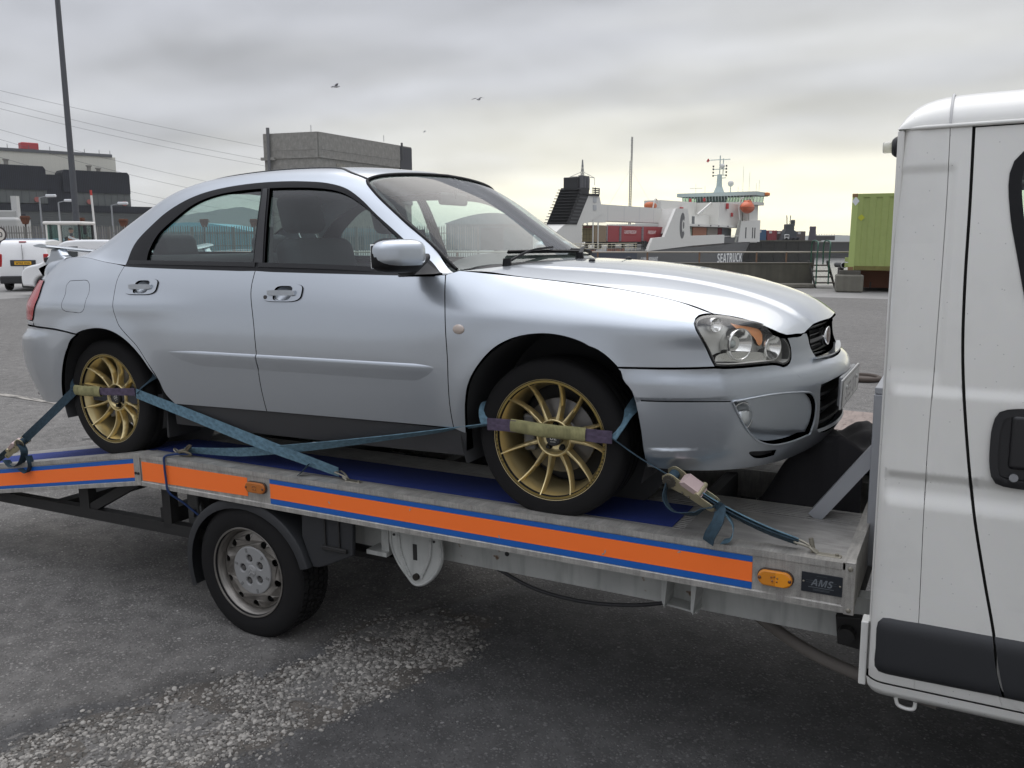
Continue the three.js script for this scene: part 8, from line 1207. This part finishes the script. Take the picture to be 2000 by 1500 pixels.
// trailers and boxes on its decks: each can be driven off
{
  const dirW = RT.clone().multiplyScalar(0.56).addScaledVector(FH, 0.8285), turn = Math.atan2(-dirW.z, dirW.x), org = at(13, 0, 143);
  const trailer = (s, off, L, doorC, sideC, label, txt, y0 = 1.4, h = 2.9, plain = false) => {
    const t = thing(plain ? 'deck_trailer' : 'road_trailer', label, 'trailer', 'trailers on the ferry decks'); t.position.copy(org).addScaledVector(dirW, s).addScaledVector(RT, -0.8285 * off).addScaledVector(FH, 0.56 * off); t.rotation.y = turn;
    mesh('trailer_box', rbox(0, L, y0, y0 + h, -1.25, 1.25, 0.05), M(...sideC, 0.55), t); const fr = M(doorC[0] * 0.55, doorC[1] * 0.55, doorC[2] * 0.55, 0.6);
    for (const z of [-1.2, 0.02]) { mesh('rear_door', rbox(-0.06, 0.0, y0 + 0.1, y0 + h - 0.12, z, z + 1.18, 0.02), M(...doorC, 0.6), t); for (const k of [0.3, 0.85]) mesh('door_bar', bar([-0.10, y0 + 0.05, z + k], [-0.10, y0 + h - 0.08, z + k], 0.035, 6), fr, t); for (const y of [0.5, 1.3, 2.1]) mesh('door_hinge', box(-0.09, -0.05, y0 + y, y0 + y + 0.08, z + 0.05, z + 1.1), fr, t); }
    if (!plain) mesh('door_header', box(-0.075, -0.05, y0 + h - 0.45, y0 + h - 0.2, -1.0, 1.0), M(0.42, 0.10, 0.10, 0.6), t);
    mesh('trailer_chassis', box(0, L, y0 - 0.5, y0, -0.6, 0.6), M(0.03, 0.03, 0.03, 0.8), t); mesh('bumper_bar', box(-0.12, 0, y0 - 0.45, y0 - 0.3, -1.2, 1.2), M(0.25, 0.2, 0.12, 0.8), t); for (const z of [-1.05, 1.05]) mesh('trailer_wheel', new THREE.CylinderGeometry(0.5, 0.5, 0.35, 18).rotateX(Math.PI / 2).translate(1.2, y0 - 0.8, z), rubber, t);
    if (txt) { const tx = canvasTex(512, 128, (c, w, hh) => { c.fillStyle = '#8e1c20'; c.fillRect(0, 0, w, hh); c.fillStyle = '#d9cfcb'; c.font = 'bold italic 88px sans-serif'; c.textAlign = 'center'; c.textBaseline = 'middle'; c.fillText(txt, w / 2, hh / 2); }); const g = new THREE.PlaneGeometry(5.2, 1.3); g.translate(3.6, y0 + h * 0.62, 1.262); mesh('side_lettering', g, new THREE.MeshStandardMaterial({ map: tx, roughness: 0.6 }), t); }
  };
  const whiteD = [0.55, 0.54, 0.54], redS = [0.30, 0.03, 0.035];
  trailer(6.0, 3.6, 4.4, [0.36, 0.29, 0.14], [0.24, 0.17, 0.10], 'tan-doored trailer on the ferry deck nearest the funnel', null); trailer(11.0, 3.6, 4.4, whiteD, redS, 'white-doored red trailer second from the funnel', null); trailer(16.0, 3.4, 8.4, [0.42, 0.41, 0.42], redS, 'red trailer with pale lettering along its side on the ferry', 'SUREFREIGHT'); trailer(25.0, 3.2, 11, [0.42, 0.41, 0.42], redS, 'red trailer beside the white side tower of the ferry', 'FREIGHT');
  trailer(46, 4.4, 6, [0.30, 0.38, 0.28], [0.30, 0.40, 0.30], 'pale green trailer under the ferry bridge deck', null, 1.5, 3.0, true); trailer(52.6, 4.4, 8, [0.7, 0.30, 0.18], [0.66, 0.27, 0.15], 'peach orange trailer under the ferry bridge deck', null, 1.5, 3.0, true); trailer(61.2, 4.4, 6.4, [0.45, 0.40, 0.34], [0.45, 0.39, 0.33], 'beige trailer under the ferry bridge deck', null, 1.5, 3.0, true); trailer(68, 4.4, 2.4, redS, [0.30, 0.02, 0.03], 'narrow dark red box under the ferry bridge deck', null, 1.5, 3.0, true); trailer(70.8, 4.4, 6, [0.3, 0.31, 0.32], [0.30, 0.31, 0.32], 'grey trailer under the ferry bridge deck next to the bow house', null, 1.5, 3.0, true);
}
// the pier across the water with its clutter
{
  const p = siteThing('stone_pier', 'dark weed-stained stone pier with a flat top across the water', 'pier', null, 0, 235); mesh('pier_wall', box(60, 83.5, -6, 1.3, -14, 0), M(0.055, 0.055, 0.05, 0.95, 0, { map: concreteTex }), p); mesh('pier_top', box(60, 85, 1.3, 1.6, -14.4, 0.3), M(0.17, 0.165, 0.14, 0.95, 0, { map: concreteTex }), p); mesh('pier_return', box(80, 200, -6, 0.6, -120, -95), M(0.06, 0.06, 0.058, 0.95), p); mesh('pier_return_top', box(80, 200, 0.6, 0.9, -120.4, -94.6), M(0.16, 0.155, 0.13, 0.95), p); for (let x = 62; x < 83; x += 3.4) mesh('fender_timber', box(x, x + 0.35, -6, 1.0, 0, 0.35), M(0.03, 0.028, 0.025, 0.9), p);
  const boxes = [[68.6, 2.9, [0.05, 0.12, 0.22], 'blue container on the pier end nearest the ferry bow'], [71.8, 2.7, [0.30, 0.04, 0.05], 'red container on the pier beside the blue one'], [74.4, 2.6, [0.10, 0.05, 0.05], 'maroon container stack on the pier left of the crane'], [77.8, 2.3, [0.06, 0.09, 0.14], 'dark blue container on the pier under the crane'], [80.6, 2.5, [0.13, 0.10, 0.09], 'brown container on the pier right of the crane']];
  boxes.forEach(([r, h, c, label], i) => { const t = siteThing('pier_container', label, 'container', 'containers on the pier', r, 240 + i * 0.7, 0, 1.6); mesh('container_box', rbox(0, 2.7, 0, h, -6, 0, 0.06), M(...c, 0.7), t); for (let k = 0; k < 5; k++) mesh('container_rib', box(0.2 + k * 0.52, 0.35 + k * 0.52, 0.1, h - 0.1, 0, 0.06), M(c[0] * 0.8, c[1] * 0.8, c[2] * 0.8, 0.7), t); mesh('pale_patch', box(0.5, 1.3, h - 0.8, h - 0.2, 0.06, 0.09), M(0.6, 0.58, 0.55, 0.7), t); });
  const c = siteThing('dock_crane', 'squat dark crane with a twin mast on the pier', 'crane', null, 77.2, 239, 0, 1.6); const m = M(0.045, 0.05, 0.055, 0.7); mesh('crane_base', prism([[-2.2, 0], [2.2, 0], [1.5, 2.6], [-1.2, 3.0]], -1.5, 1.5, 0.05), m, c); mesh('crane_house', rbox(-1.0, 1.2, 2.6, 4.4, -1.2, 1.2, 0.1), m, c); mesh('crane_mast', bar([-0.5, 4.2, 0], [-0.7, 6.8, 0], 0.12), m, c); mesh('crane_mast', bar([0.3, 4.2, 0], [0.35, 6.8, 0], 0.12), m, c); mesh('crane_hook', rbox(0.6, 1.6, 4.0, 5.6, -0.5, 0.5, 0.2), m, c);
  const l = siteThing('pier_light', 'small dark tower at the end of the pier', 'tower', null, 84.3, 240, 0, 1.6); mesh('tower_body', prism([[-0.9, 0], [0.9, 0], [0.6, 3.2], [-0.6, 3.2]], -0.8, 0.8, 0.05), M(0.08, 0.07, 0.09, 0.8), l); mesh('tower_cap', rbox(-0.7, 0.7, 3.2, 3.8, -0.7, 0.7, 0.05), M(0.09, 0.07, 0.10, 0.8), l); mesh('tower_shed', rbox(0.9, 6.2, 0, 1.2, -1.5, 0.5, 0.05), M(0.07, 0.065, 0.065, 0.85), l); for (let x = 1.2; x < 6.2; x += 0.7) mesh('shed_post', bar([x, 1.2, 0], [x, 1.7, 0], 0.05), M(0.07, 0.06, 0.05, 0.8), l);
  const v = siteThing('pier_lorry', 'white lorry cab parked low on the pier below the crane', 'lorry', null, 75.6, 237, 0, 1.6); mesh('lorry_cab', rbox(0, 1.3, 0.3, 1.6, -1, 0, 0.15), M(0.6, 0.6, 0.58, 0.5), v); mesh('lorry_window', box(0.15, 1.1, 0.95, 1.4, 0, 0.03), M(0.03, 0.03, 0.03, 0.2), v); mesh('lorry_bed', rbox(1.4, 4.2, 0.4, 0.9, -1, 0, 0.05), M(0.05, 0.05, 0.06, 0.7), v); for (const x of [0.5, 2.4, 3.6]) mesh('lorry_wheel', new THREE.CylinderGeometry(0.35, 0.35, 0.3, 16).rotateX(Math.PI / 2).translate(x, 0.35, 0), rubber, v);
}
renderer.render(scene, camera);
